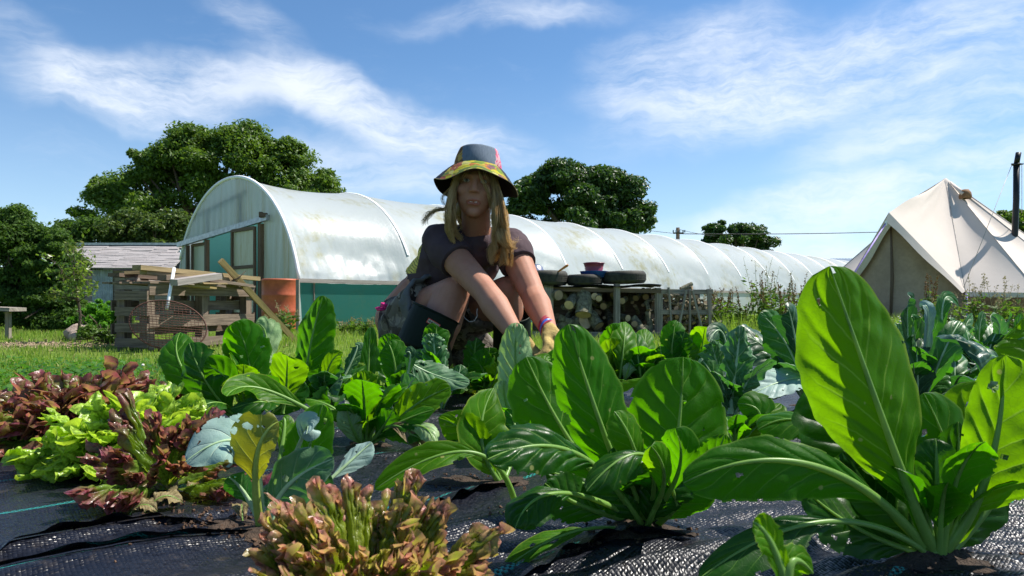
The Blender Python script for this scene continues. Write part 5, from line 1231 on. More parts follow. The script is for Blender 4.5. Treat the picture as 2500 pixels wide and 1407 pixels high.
# ---- hair
m=NT('blonde_hair'); g=m.n('ShaderNodeNewGeometry'); k=m.mix(g.outputs['Random Per Island'],(.58,.40,.17),(.98,.82,.48)); k=m.mix(m.math('GREATER_THAN',g.outputs['Random Per Island'],.85),k,(.20,.12,.05))
b_=m.bsdf(k,.38,0,.5); t_=m.n('ShaderNodeBsdfTranslucent'); m.set(t_.inputs[0],(.75,.55,.24)); M['hair']=m.end(m.mixs(.5,b_,t_.outputs[0]))
mb=MB(); rs=np.random.RandomState(12)
hf=2.47-.045
for (a_,b_,c_) in ((H(-.058,.04,.05),P(1103,500,2.52),P(1112,590,2.53)),(H(.060,.04,.05),P(1216,500,2.52),P(1216,610,2.53)),(H(-.02,.10,.03),P(1150,520,2.60),P(1150,560,2.62))): mb.tube([a_,a_.lerp(b_,.5),b_,b_.lerp(c_,.6),c_],[.018,.018,.015,.010,.002] if c_.y<2.6 else [.05,.06,.065,.05,.02],14)
def strand(p,r=.0016,jit=.006,n=14):
    r*=.40; p=[Vector(q) for q in p]; j=[Vector(rs.normal(size=3))*jit*(.6+i*.45) for i in range(len(p))]; p=[a+b for a,b in zip(p,j)]
    pts=[]
    q=[p[0]]+p+[p[-1]]
    for i in range(1,len(q)-2):
        for t in np.linspace(0,1,5)[:-1]:
            a,b,c,d=q[i-1],q[i],q[i+1],q[i+2]; pts.append(.5*((2*b)+(c-a)*t+(2*a-5*b+4*c-d)*t*t+(3*b-a-3*c+d)*t**3))
    pts.append(p[-1]); L=len(pts); mb.tube(pts,[r*(1-.75*(i/L)**2) for i in range(L)],3,caps=False)
hf=2.47-.045
def hp(x,y,d=0): return P(x,y,hf+d)
# locks on both sides of the face: each lock has its own path, strands gather towards its tip
def lock(pts,n,w0,w1,r=.0016):
    for k in range(n):
        o=Vector(rs.normal(size=3)); q=len(pts)
        strand([Vector(p)+o*(w0+(w1-w0)*i/(q-1)) for i,p in enumerate(pts)],r,.0011)
for k in range(17): # image left
    o=rs.uniform(-1,1); dd=rs.uniform(-.02,.06); L_=rs.uniform(-24,18); w_=rs.uniform(-4,4)
    lock([H(-.050-.020*rs.rand(),-.04+.05*rs.rand(),.088),H(-.068,-.028+dd*.5,.045),hp(1103+7*o,490,dd),hp(1100+9*o+w_,530,dd),hp(1104+12*o-w_,565,.03+dd),hp(1115+15*o+w_,592+L_,.05+dd)],46,.0042,.0022)
for k in range(30): # image right
    o=rs.uniform(-1,1); dd=rs.uniform(-.02,.06); L_=rs.uniform(-34,22); w_=rs.uniform(-6,6)
    lock([H(.044+.024*rs.rand(),-.045+.05*rs.rand(),.088),H(.068+.004*o,-.030+dd*.5,.045),hp(1217+10*o,490,dd),hp(1221+14*o+w_,535,dd),hp(1224+19*o-w_,580,.02+dd),hp(1226+24*o+w_*1.6,606+L_*.5,.03+dd),hp(1222+29*o-w_,630+L_,.045+dd)],46,.0044,.0024)
for k in range(9): # lighter loose ends curling over the shoulder
    o=rs.uniform(-1,1); lock([hp(1222+18*o,560,.0),hp(1232+14*o,590,.0),hp(1246+8*o,606,.02),hp(1256+10*o,600+10*rs.rand(),.03)],12,.003,.0015,.0013)
# fringe across the forehead and eye
for k in range(34):
    x0=rs.choice([-1,1])*rs.uniform(.018,.058); s=1 if x0>-.01 else -1
    strand([H(x0,-.066+.3*abs(x0)**1.2,.072),H(x0*1.15+.004*s,-.070+abs(x0)*.35,.048),H(x0*1.3+.012*s,-.064+abs(x0)*.4,.018+.02*rs.rand())],.0014,.0025)
for k in range(26): # fringe swept to the right cheek
    strand([H(.012,-.068,.07),H(.022,-.074,.045),H(.042,-.066,.015),H(.056,-.052,-.02),H(.066,-.04,-.05),hp(1232,545,.01)],.0013,.003)
# back hair and wisps to the left
for k in range(70):
    strand([H(-.07,.06,.05),hp(1092,505,.1),hp(1068,512,.1),hp(1046,524,.1),hp(1034+rs.uniform(-4,8),545,.1)],.0018,.003)
for k in range(300):
    strand([H(-.06+.12*rs.rand(),.11,.06),H(-.07+.14*rs.rand(),.11,-.02),H(-.06+.12*rs.rand(),.09,-.09),H(-.06+.12*rs.rand(),.08,-.13)],.003,.006)
for k in range(26):
    strand([H(-.075,.02,.03),hp(1082+rs.uniform(-2,3),478,.03),hp(1083,495,.03),hp(1095,505,.05)],.0009,.003)
for k in range(16):
    strand([hp(1228,590,.02),hp(1243,600,.03),hp(1258+rs.uniform(-4,4),592,.05),hp(1266,586+rs.uniform(-5,3),.06)],.0012,.003)
obj('hair',mb,M['hair'],pe)
# ================================================================== vegetables
VR=np.random.RandomState(99)
def bez(B,Mi,T,t):
    C=2*Mi-(B+T)*.5; return ((1-t)**2)[:,None]*B+(2*t*(1-t))[:,None]*C+(t**2)[:,None]*T
def leafgeo(B,Mi,T,W_,face=(0,-1,.25),roll=0,u0=.3,p=1.35,q=.62,fold=-.27,cup=.0,wave=.09,pk=.065,nu=54,nv=26,holes=(),rib=.005,wing=.10,bite=.06,N=8,tipcurl=0,seed=None,side0=0,blue=False,edge_curl=0.0):
    """returns leaf sheet (V,faces,uv) and rib tube"""
    rs=np.random.RandomState(seed if seed is not None else VR.randint(1e6))
    if not holes: holes=[(rs.uniform(.45,.93),rs.uniform(-.8,.8),rs.uniform(.007,.018),rs.uniform(.04,.10)) for _ in range(rs.choice([0,1,2,3]))]+[(rs.uniform(.5,.95),rs.choice([-1,1])*rs.uniform(.9,1.05),rs.uniform(.010,.028),rs.uniform(.08,.22)) for _ in range(rs.choice([0,1,2,3]))]; p=p*rs.uniform(.9,1.15); bite=bite*rs.uniform(.7,1.6)
    B,Mi,T=[np.array(x,float) for x in (B,Mi,T)]
    t=np.linspace(0,1,nu+1); S=bez(B,Mi,T,t); TG=np.gradient(S,axis=0); TG/=np.linalg.norm(TG,axis=1)[:,None]
    L=np.linalg.norm(np.diff(S,axis=0),axis=1).sum()
    Nn=np.array(face,float); Nn=Nn/np.linalg.norm(Nn); Nn=Nn[None,:]-TG*(TG@Nn)[:,None]; Nn/=np.linalg.norm(Nn,axis=1)[:,None]
    ro=radians(roll); X=np.cross(TG,Nn); Nn2=Nn*cos(ro)+X*sin(ro); SD=np.cross(Nn2,TG)
    if SD[nu//2,0]<0 : pass
    tt=np.clip((t-u0)/(1-u0),0,1); w=np.sin(pi*np.minimum(tt**(p*1.18),.9999))**(np.maximum(q,.8)*(1-tt)+.42*tt) if q<.62 else np.sin(pi*np.minimum(tt**p,.9999))**q; w[0]=0
    w=w*(1-.0*tt); base=wing*np.clip(t/.15,.35,1); w=np.maximum(w,base*(1-tt)**.7+.004)
    nz=vn(t*7,np.full_like(t,seed or 3.3),1.0,rs.randint(999)); 
    v=np.linspace(-1,1,2*nv+1); v=np.sign(v)*np.abs(v)**1.0
    wl=w*(1+bite*(vn(t*9,t*0+1,1,rs.randint(999))-.5)*2+bite*.7*(vn(t*30,t*0+2,1,rs.randint(999))-.5)*2); wr_=w*(1+bite*(vn(t*9,t*0+5,1,rs.randint(999))-.5)*2+bite*.7*(vn(t*30,t*0+6,1,rs.randint(999))-.5)*2)
    wr_*=1+side0; wl*=1-side0
    Tm,Vm=np.meshgrid(t,v,indexing='ij'); WW=np.where(Vm>0,wr_[:,None],wl[:,None])*W_
    A=np.abs(Vm)
    ph=rs.uniform(0,6.28,4)
    # veins: same formula as the material
    wv=(Tm-.24*A**.85)*N+.45*(Vm>0)+.17; fr=np.abs(wv-np.floor(wv)-.5)*2 # 1 at vein
    pill=(1-fr**3)*np.clip(A*3,0,1)*np.clip((1-A)*2.2,0,1)
    bl=(vn(Tm*L*55+3,Vm*W_*55,1,rs.randint(999))-.5)
    bodyf=np.clip(w/.5,0,1)[:,None]
    h=fold*A*WW + cup*A**2*WW + pk*W_*(pill+bl*1.0)*bodyf + wave*W_*A**2.2*(np.sin(Tm*17+ph[0]+Vm)*.6+np.sin(Tm*31+ph[1]*np.sign(Vm)+1)*.4)*bodyf
    h+= -edge_curl*W_*np.clip(A-.6,0,1)**2*6*bodyf
    # slight lateral bending of the sheet
    ang=fold
    off=Vm*WW
    V=S[:,None,:]+SD[:,None,:]*off[:,:,None]*(1-.10*A[:,:,None]*abs(cup)*1.5)+Nn2[:,None,:]*h[:,:,None]
    if tipcurl: V+= -Nn2[:,None,:]*(np.clip(Tm-.72,0,1)**2*tipcurl*L*3)[:,:,None]
    nvv=2*nv+1; idx=np.arange((nu+1)*nvv).reshape(nu+1,nvv)
    keep=np.ones((nu,nvv-1),bool); tc=(t[:-1]+t[1:])/2; vc=(v[:-1]+v[1:])/2; Tc,Vc=np.meshgrid(tc,vc,indexing='ij')
    for (hu,hv,ru,rv) in holes:
        n_=vn(Tc*40+hu*9,Vc*6+hv,1,rs.randint(999)); keep&=~((((Tc-hu)/ru)**2+((Vc-hv)/rv)**2)<(.55+.9*n_))
    # small random nibbles on the margin
    nb=vn(Tc*26,Vc*0+np.sign(Vc)*3,1,rs.randint(999)); keep&=~((np.abs(Vc)>.93)&(nb>.86)&(Tc>u0+.1))
    q4=np.stack([idx[:-1,:-1],idx[1:,:-1],idx[1:,1:],idx[:-1,1:]],-1)[keep]
    uv=np.stack([Tm,Vm*.5+.5],-1).reshape(-1,2)
    rr=rib*.72*(1-t)**.8+.0004; rr[0]=rib
    return V.reshape(-1,3),q4,uv,S+Nn2*(rr*.25)[:,None],rr,SD,Nn2
def leafobj(parent,B,Mi,T,W_,mat='leaf',rib_mat=None,name='leaf',**kw):
    V,Q,uv,S,rr,SD,NN=leafgeo(B,Mi,T,W_,**kw)
    n=len(V); k=8; m=len(S); RV=[];
    for i in range(m):
        for a in range(k):
            an=2*pi*a/k; RV.append(S[i]+SD[i]*cos(an)*rr[i]*1.25+NN[i]*sin(an)*rr[i]*.85)
    RV=np.array(RV); i,j=np.meshgrid(np.arange(m-1),np.arange(k),indexing='ij'); a=(i*k+j).ravel();b=(i*k+(j+1)%k).ravel()
    RQ=np.stack([a,b,b+k,a+k],-1)+n
    AV=np.concatenate([V,RV]); AQ=np.concatenate([Q,RQ]); AU=np.concatenate([uv,np.zeros((len(RV),2))])
    mi=np.concatenate([np.zeros(len(Q),int),np.ones(len(RQ),int)])
    org=ORG[parent]; o=fastmesh(name,AV,AQ,[M[mat],M[rib_mat or ('ribb' if mat in('brs','brd','brg','pale') else 'ribo' if mat=='olv' else 'rib')]],uv=AU,midx=mi,smooth=True,loc=tuple(org))
    o.location=(0,0,0); o.parent=parent; return o
def plant(name,label,px,py,cat='vegetable',group=None,D=None,z=None):
    if D is None:
        D=GD(py,BEDZ)
    x=(px-1250)/FPX*D; zz=bz(x,D) if z is None else z
    t=thing(name,label,cat,(x,D,zz-.005),group); return t
def L(pl,m,t,wpx,mat='leaf',dm=0,dt=0,db=(0,0),b=None,**kw):
    """leaf of plant pl: m,t = pixel positions of the middle and tip, dm/dt = depth offsets from the plant base"""
    o=ORG[pl]; D=o.y; B=np.array(o)+np.array([db[0],db[1],0.0]) if b is None else np.array(P(b[0],b[1],D+(b[2] if len(b)>2 else 0)))
    Mi=P(m[0],m[1],D+dm);T=P(t[0],t[1],D+dt); W_=wpx/FPX*(D+(dm+dt)/2)/2
    return leafobj(pl,B,np.array(Mi),np.array(T),W_,mat,**kw)
def filler(pl,n,Lr,W_,mats,lean=(.3,1.1),az=None,seed=0,**kw):
    rs=np.random.RandomState(seed); o=np.array(ORG[pl])
    for k in range(n):
        a=(2*pi*k/n+rs.uniform(-.4,.4)) if az is None else rs.uniform(*az); ln=rs.uniform(*Lr); l=rs.uniform(*lean)
        d=np.array([cos(a),sin(a),0]); T=o+d*ln*sin(l)+np.array([0,0,ln*cos(l)]); Mi=o+d*ln*sin(l)*.42+np.array([0,0,ln*(.55*cos(l)+.10)])
        f=-d*cos(l)+np.array([0,0,sin(l)+.2])
        leafobj(pl,o+d*.008,Mi,T,rs.uniform(*W_),mats[rs.randint(len(mats))],face=f,roll=rs.uniform(-25,25),fold=rs.uniform(-.4,.2),nu=34,nv=14,seed=rs.randint(99999),**kw)
CH='broad leaved greens in the membrane bed'
# ---------- A : big chard, right foreground
A=plant('leafy_green','largest broad leaved green at the right front, with the tallest leaf',2290,1375,group=CH)
L(A,(2178,1090),(2026,650),282,'leafy',dm=-.02,dt=.0,b=(2275,1340,0),u0=.26,p=1.3,q=.50,fold=-.40,roll=-4,wave=.07,pk=.055,bite=.04,rib=.0085,nu=110,nv=46,holes=((.995,-.1,.012,.10),(.93,.5,.008,.05)),seed=5,N=9)
L(A,(1985,1138),(1668,1180),160,'leaf',dm=-.06,dt=-.07,b=(2250,1330,0),u0=.18,p=1.15,q=.55,fold=-.2,face=(-.1,-1,.35),roll=0,rib=.007,nu=70,nv=30,seed=8,side0=.25,holes=((.80,.3,.01,.08),))
L(A,(2110,1120),(1985,935),240,'leafd',dm=.06,dt=.10,b=(2270,1340,.02),u0=.25,q=.62,roll=10,face=(.2,-1,.5),rib=.006,nu=70,nv=30,seed=9,pk=.06,holes=((.62,-.35,.03,.09),))
L(A,(2030,1060),(1850,1050),120,'leaf',dm=.10,dt=.14,b=(2270,1340,.03),u0=.3,q=.6,face=(.0,-.7,.7),roll=18,seed=10,nu=60)
L(A,(2410,1160),(2455,868),250,'leafy',dm=-.02,dt=-.02,b=(2300,1350,0),u0=.28,p=1.2,q=.55,roll=-20,face=(-.15,-1,.2),side0=-.42,rib=.0075,nu=90,nv=40,seed=12,pk=.06,bite=.06,holes=((.70,-.50,.045,.11),(.60,-.15,.012,.05),(.88,.35,.02,.2)),tipcurl=-.05)
L(A,(2330,1180),(2255,960),190,'leaf',dm=.05,dt=.08,b=(2290,1350,.02),u0=.25,q=.6,seed=13,roll=5)
L(A,(2350,1190),(2390,930),180,'leafy',dm=.08,dt=.12,b=(2290,1350,.02),u0=.25,q=.6,seed=14,roll=-8)
L(A,(2010,1275),(1705,1415),105,'leafd',dm=-.05,dt=-.10,b=(2260,1350,0),u0=.40,q=.6,face=(0,-.4,1),roll=-30,fold=.2,rib=.0055,seed=15,side0=.3)
L(A,(2490,1120),(2535,930),150,'leafy',dm=.03,dt=.05,b=(2310,1360,.0),u0=.45,q=.6,seed=16,rib=.006)
L(A,(2330,1230),(2340,1030),120,'leafd',dm=.03,dt=.05,seed=17)
L(A,(2230,1240),(2190,1060),120,'leafd',dm=.06,dt=.08,seed=18)
L(A,(2160,1240),(2060,1100),230,'leafd',dm=.03,dt=.05,u0=.12,seed=26,nu=60,nv=26)
L(A,(2110,1300),(1960,1190),150,'leafd',dm=.0,dt=.0,u0=.2,seed=27,nu=60,face=(0,-.7,.7))
L(A,(2370,1260),(2440,1120),170,'leafd',dm=.02,dt=.04,u0=.15,seed=28,nu=60)
filler(A,9,(.10,.18),(.02,.035),['leafd','leaf'],lean=(.15,.8),seed=4,u0=.25)
# thick stems bundle at base
o=ORG[A]; mb=MB()
for a,b_ in (((2290,1420),(2280,1330)),((2305,1425),(2300,1330)),((2275,1410),(2262,1320))): mb.tube([P(*a,o.y-.01),P(*b_,o.y-.01)],[.011,.009],10)
# ---------- A2 : dark brassica right edge behind
A2=plant('brassica','dark blue green brassica at the right edge behind the largest leafy green',2560,1130,group=None)
L(A2,(2480,930),(2335,830),250,'brd',dm=-.03,dt=-.08,face=(0,-.7,.8),roll=10,u0=.3,fold=-.2,seed=21,nu=70,nv=32,pk=.10,cup=-.25)
L(A2,(2560,900),(2500,775),200,'leafy',dm=.1,dt=.15,u0=.3,seed=22)
L(A2,(2480,1010),(2400,960),150,'brs',dm=-.02,dt=-.10,face=(0,-.6,.9),seed=23)
L(A2,(2520,1000),(2440,985),110,'leafy',dm=-.10,dt=-.16,face=(0,-.4,1),seed=24,fold=.3)
L(A2,(2540,1100),(2420,1150),90,'leafy',dm=-.06,dt=-.16,face=(0,-.4,1),seed=25,fold=.2)
# ---------- B : central chard
B=plant('leafy_green','central broad leaved green with a cluster of upright spoon shaped leaves',1575,1292,group=CH)
b0=(1570,1270,0)
L(B,(1475,1060),(1388,792),168,'leaf',dm=-.03,dt=-.02,b=(1550,1240,0),u0=.20,p=1.05,q=.55,rib=.0065,roll=0,fold=-.40,nu=100,nv=40,seed=31,pk=.075,wave=.05,holes=((.62,.93,.03,.12),(.985,-.25,.02,.12),(.5,-.8,.008,.05)),N=9,bite=.05)
L(B,(1400,1090),(1285,872),185,'leaf',dm=.02,dt=.05,b=(1545,1260,0),u0=.24,p=1.1,q=.55,rib=.006,roll=10,nu=90,nv=36,seed=32,pk=.06,fold=-.35)
L(B,(1650,1105),(1668,872),250,'leaf',dm=.01,dt=.04,b=(1612,1270,0),u0=.20,p=1.25,q=.52,rib=.006,nu=100,nv=42,seed=33,pk=.06,wave=.05,holes=((.80,-.06,.028,.075),(.66,-.5,.006,.03)),N=8,fold=-.30,bite=.02)
L(B,(1400,1105),(1190,1122),150,'leafd',dm=-.12,dt=-.20,b=(1540,1255,-.02),u0=.32,p=1.1,q=.55,face=(-.1,-.75,.8),roll=-12,rib=.0055,nu=90,nv=38,seed=34,pk=.12,cup=-.3,fold=.1,N=8)
L(B,(1360,1205),(1258,1290),120,'leafd',dm=-.10,dt=-.16,b=(1540,1262,-.02),u0=.35,q=.55,face=(-.1,-.8,.6),roll=10,seed=35,nu=70,nv=30,pk=.09,cup=-.2,fold=-.15)
L(B,(1420,1235),(1330,1180),120,'leafd',dm=-.02,dt=-.03,b=(1550,1275,.0),u0=.25,seed=49,face=(-.2,-1,.4),nu=60)
L(B,(1700,1150),(1775,1120),110,'leaf',dm=.02,dt=.03,b=(1600,1270,.02),u0=.25,seed=50,face=(0,-1,.5),nu=60)
L(B,(1570,1110),(1432,1200),100,'leafd',dm=-.12,dt=-.17,b=(1650,1230,-.04),u0=.2,q=.5,face=(-.1,-.6,.9),roll=-8,seed=36,nu=70,nv=30,pk=.10,cup=-.35,rib=.004)
L(B,(1555,1120),(1500,1005),92,'leafy',dm=-.06,dt=-.06,u0=.3,q=.6,seed=37,roll=15,pk=.05)
L(B,(1650,1170),(1655,1065),90,'leaf',dm=-.08,dt=-.13,u0=.3,q=.6,seed=38,roll=-20,cup=-.3,tipcurl=.3)
L(B,(1620,1180),(1590,1090),80,'leafy',dm=-.10,dt=-.15,u0=.3,q=.6,seed=39,cup=-.3)
L(B,(1700,1180),(1770,1060),90,'leaf',dm=-.02,dt=-.03,u0=.3,seed=40)
L(B,(1540,1180),(1500,1090),110,'leafd',dm=-.05,dt=-.06,seed=41)
L(B,(1595,1180),(1560,1120),110,'leafd',dm=-.07,dt=-.10,seed=42)
L(B,(1400,1300),(1228,1392),70,'leafy',dm=-.07,dt=-.12,b=(1545,1300,-.01),u0=.36,p=1.2,q=.6,face=(0,-.55,.9),fold=.15,roll=14,holes=((.66,.3,.03,.2),(.78,-.3,.02,.14),(.9,.5,.03,.2)),seed=43,rib=.004,nu=90,nv=26)
L(B,(1150,1105),(915,1195),70,'leafy',dm=.04,dt=.0,b=(1260,1240,.08),u0=.42,p=1.2,q=.6,face=(0,-.8,.7),fold=.35,roll=-10,seed=44,rib=.005,nu=80,nv=20)
L(B,(1610,1215),(1655,1110),150,'leafd',dm=-.05,dt=-.04,b=(1580,1285,-.02),u0=.1,seed=45,nu=60,nv=26)
L(B,(1530,1225),(1470,1130),130,'leafd',dm=-.04,dt=-.02,b=(1570,1285,-.01),u0=.15,seed=46,nu=60,nv=26)
L(B,(1660,1230),(1740,1130),120,'leaf',dm=-.03,dt=-.03,b=(1600,1285,.0),u0=.2,seed=47,nu=60)
L(B,(1440,1190),(1330,1150),110,'leafd',dm=.05,dt=.06,u0=.25,seed=48,face=(0,-.8,.6))
filler(B,12,(.08,.15),(.018,.032),['leafd','leaf','leafd'],lean=(.1,.9),seed=6,u0=.25)
# ---------- B12 : light leaf left of central plant
BL=plant('leafy_green','bright folded green with a pointed leaf left of the central plant',1225,1150,group=CH,D=1.30)
L(BL,(1175,1070),(1205,948),125,'leafy',dm=-.02,dt=.04,u0=.12,p=1.0,q=.8,roll=20,fold=.35,seed=51,rib=.006,nu=70,nv=30,pk=.04)
L(BL,(1165,1080),(1070,1020),95,'leafy',dm=-.02,dt=-.04,u0=.2,q=.7,roll=-8,seed=52,fold=.1)
L(BL,(1140,1085),(1085,1110),60,'leafd',dm=-.03,dt=-.05,u0=.2,seed=53,face=(0,-.6,.8))
L(BL,(1215,1090),(1190,1050),70,'leafp',dm=.02,dt=.05,u0=.2,seed=54)
L(BL,(1260,1070),(1235,1000),80,'leafd',dm=.1,dt=.14,u0=.25,seed=55)
# ---------- B3 pale upright leaf
BP=plant('leafy_green','green with one tall pale veined leaf turned underside out, below the gloved hands',1290,1075,group=CH,D=1.55)
L(BP,(1262,940),(1262,788),92,'leafp',dm=-.02,dt=-.02,u0=.06,p=1.05,q=.55,roll=8,fold=-.12,seed=61,rib=.0045,nu=90,nv=34,pk=.11,N=10,holes=((.80,-.3,.012,.08),(.74,-.22,.01,.06),(.985,.0,.02,.12)))
L(BP,(1320,930),(1345,880),75,'leafy',dm=.05,dt=.10,u0=.2,seed=62); L(BP,(1330,960),(1375,850),80,'leaf',dm=.1,dt=.15,u0=.25,seed=63)
L(BP,(1240,1000),(1232,930),60,'leafp',dm=-.02,dt=-.03,u0=.2,seed=64)
filler(BP,10,(.1,.22),(.02,.035),['leaf','leafd','leafy'],lean=(.2,.9),seed=8)
# ---------- C : mid right
Cc=plant('leafy_green','low green with a sunlit rounded leaf between the central and largest plants',1790,1105,group=CH)
L(Cc,(1830,1060),(1905,985),105,'leafy',dm=-.02,dt=.03,u0=.1,q=.5,roll=-35,face=(-.3,-1,.3),seed=71,nu=70,nv=30,fold=-.2,rib=.004)
L(Cc,(1855,1020),(1800,985),95,'leaf',dm=.0,dt=.02,u0=.2,seed=72)
L(Cc,(1760,1050),(1705,1020),60,'leafy',dm=-.02,dt=-.04,u0=.2,seed=73,face=(0,-.5,.9),holes=((.7,.3,.03,.2),))
L(Cc,(1840,1100),(1935,1130),70,'leaf',dm=-.05,dt=-.12,u0=.2,seed=74,face=(0,-.5,.9))
L(Cc,(1700,1000),(1660,985),80,'leaf',dm=.1,dt=.12,seed=75)
filler(Cc,10,(.09,.16),(.02,.03),['leaf','leafd'],seed=9)
# ---------- D : cauliflower-type, left front
Dd=plant('brassica','young blue green brassica with an olive backlit centre leaf, left of the front lettuce',645,1292)
L(Dd,(600,1090),(452,1128),150,'pale',dm=-.01,dt=-.05,b=(640,1290,0),u0=.25,p=1.0,q=.6,face=(-.2,-.65,.75),roll=-10,fold=.12,rib=.005,seed=81,nu=80,nv=34,N=6,pk=.03,bite=.05,tipcurl=.12)
L(Dd,(628,1120),(680,1030),125,'olv',dm=-.03,dt=-.03,b=(640,1300,0),u0=.30,p=.95,q=.60,roll=-12,fold=.25,rib=.008,seed=82,nu=90,nv=36,N=6,side0=.18,pk=.02,bite=.08,holes=((.74,.62,.03,.16),(.82,.2,.012,.06),(.66,.9,.03,.1),(.9,.9,.05,.3),(.79,.35,.008,.05)))
L(Dd,(735,1150),(788,988),118,'leaf',dm=.05,dt=.07,b=(680,1290,.04),u0=.25,p=1.05,q=.55,roll=4,fold=.08,rib=.005,seed=83,nu=80,nv=34,N=7,holes=((.90,-.45,.02,.10),))
L(Dd,(700,1190),(815,1120),130,'brs',dm=-.0,dt=-.01,b=(660,1290,.0),u0=.2,p=1.0,q=.6,face=(-.1,-.9,.5),roll=6,fold=.06,rib=.006,seed=84,nu=90,nv=36,N=6,holes=((.55,.25,.03,.16),(.62,-.1,.012,.06),(.45,.6,.02,.1)))
L(Dd,(830,1150),(908,1080),70,'pale',dm=.10,dt=.13,b=(690,1280,.04),u0=.4,q=.65,face=(0,-.6,.9),seed=85)
L(Dd,(735,1075),(748,1060),70,'pale',dm=.02,dt=-.01,u0=.5,seed=86,roll=30)
L(Dd,(600,1210),(558,1165),60,'brg',dm=-.0,dt=-.02,u0=.35,roll=25,seed=87,face=(-.3,-1,.4))
L(Dd,(745,1230),(800,1150),80,'brs',dm=.0,dt=.0,u0=.3,roll=-30,seed=88)
L(Dd,(665,1230),(655,1180),70,'brs',dm=.02,dt=.03,seed=89)
L(Dd,(690,1080),(690,1022),46,'leafy',dm=.06,dt=.08,u0=.4,seed=90,roll=25)
# ---------- F : left mid group
F=plant('leafy_green','large broad leaved green left of centre with a long horizontal leaf',600,1035,group=CH)
L(F,(455,915),(440,812),98,'leaf',dm=-.05,dt=.05,u0=.22,p=1.0,q=.5,roll=10,seed=101,nu=60,nv=26,holes=((.93,.55,.02,.12),))
L(F,(515,950),(462,838),110,'leafd',dm=-.08,dt=-.06,u0=.18,p=1.0,q=.5,roll=-6,seed=102,nu=64,nv=28,pk=.07)
L(F,(610,900),(572,786),112,'leaf',dm=.02,dt=.0,u0=.14,p=1.1,q=.5,roll=6,seed=103,nu=70,nv=30,pk=.08)
L(F,(560,935),(497,895),88,'leaf',dm=-.06,dt=-.10,u0=.25,q=.5,seed=104,roll=-20,cup=.2)
L(F,(700,930),(700,868),100,'leafy',dm=.0,dt=-.05,b=(690,1010,0),u0=.12,q=.55,seed=105,holes=((.78,-.45,.03,.13),),nu=50)
L(F,(650,855),(625,788),72,'leafp',dm=.12,dt=.14,u0=.2,q=.5,seed=106)
L(F,(640,950),(553,968),72,'leafy',dm=-.20,dt=-.30,b=(800,1030,-.18),u0=.14,p=1.0,q=.6,face=(.0,-.7,.75),roll=-12,fold=.28,seed=107,nu=80,nv=30,rib=.006,pk=.05,wave=.05)
L(F,(540,985),(470,1010),70,'leafd',dm=-.14,dt=-.2,u0=.2,seed=108,face=(0,-.6,.8),fold=-.1)
L(F,(650,985),(560,1000),80,'leafd',dm=-.12,dt=-.15,u0=.2,seed=109,face=(0,-.6,.8),fold=-.1)
L(F,(690,990),(740,930),70,'leafd',dm=.02,dt=.04,seed=110)
filler(F,15,(.13,.26),(.035,.06),['leaf','leafd','leafd','leafy'],lean=(.1,.9),seed=10)
F2=plant('leafy_green','green with the tallest upright leaf left of centre, in front of the netting',790,1005,group=CH)
L(F2,(755,860),(790,722),102,'leaf',dm=.0,dt=.02,b=(745,985,0),u0=.18,p=1.0,q=.52,roll=-10,fold=-.40,seed=111,nu=80,nv=32,rib=.006)
L(F2,(800,905),(838,862),40,'leafy',dm=-.05,dt=-.06,u0=.15,q=.8,seed=112,roll=30)
L(F2,(860,880),(868,845),40,'brs',dm=.05,dt=.06,u0=.2,seed=113,bite=.25)
L(F2,(800,960),(838,925),110,'brs',dm=-.05,dt=-.1,u0=.2,seed=114,face=(0,-.6,.8),pk=.1,cup=-.2)
L(F2,(810,985),(800,955),100,'leafd',dm=-.12,dt=-.18,u0=.2,seed=115,face=(0,-.6,.8),fold=-.1)
L(F2,(860,935),(890,905),70,'leaf',dm=.1,dt=.12,seed=116); L(F2,(730,950),(705,948),60,'leafy',dm=-.1,dt=-.2,seed=117,face=(0,-.5,.9))
filler(F2,14,(.12,.24),(.035,.055),['leaf','leafd','brs'],lean=(.2,1.0),seed=11)
# ---------- G : tall stem leaf
G=plant('leafy_green','green with a stiff ragged upright leaf beside the squatting person',893,1085,group=CH)
L(G,(897,930),(905,798),60,'leafd',dm=-.0,dt=.0,u0=.05,p=.7,q=.45,roll=40,fold=.3,seed=121,rib=.0075,nu=90,nv=26,bite=.18,wing=.3,holes=((.62,.8,.04,.3),(.55,-.8,.03,.3)))
L(G,(895,990),(880,905),90,'leafy',dm=-.01,dt=-.02,u0=.1,p=.9,q=.5,roll=-12,seed=122,bite=.15,nu=60)
L(G,(862,1050),(845,985),62,'leafp',dm=-.05,dt=-.05,u0=.05,q=.6,seed=123,roll=8,pk=.07,nu=60)
L(G,(1000,1000),(1100,945),92,'leafy',dm=-.02,dt=-.02,b=(935,1075,0),u0=.12,p=1.0,q=.6,face=(-.3,-.8,.5),roll=12,seed=124,nu=64,nv=28,pk=.07,fold=.1)
L(G,(1010,1040),(1058,1085),50,'leafp',dm=-.08,dt=-.13,u0=.25,q=.55,face=(.1,-.8,.6),seed=125,pk=.08,fold=-.15,cup=-.3)
L(G,(960,1040),(1060,1000),70,'leaf',dm=-.05,dt=-.08,u0=.2,seed=126,face=(0,-.6,.8))
L(G,(930,1050),(960,1000),70,'leafd',dm=-.04,dt=-.06,seed=127); L(G,(970,1060),(1030,1075),55,'leaf',dm=-.06,dt=-.10,seed=128,face=(0,-.6,.8))
L(G,(965,1040),(1045,1112),46,'dead',dm=-.06,dt=-.10,b=(900,1090,-.01),u0=.35,q=.6,face=(.2,-.9,.4),seed=129,pk=.12,cup=.5,rib=.004)
filler(G,13,(.1,.2),(.028,.045),['leaf','leafd','leafy','brs'],lean=(.3,1.1),seed=12)
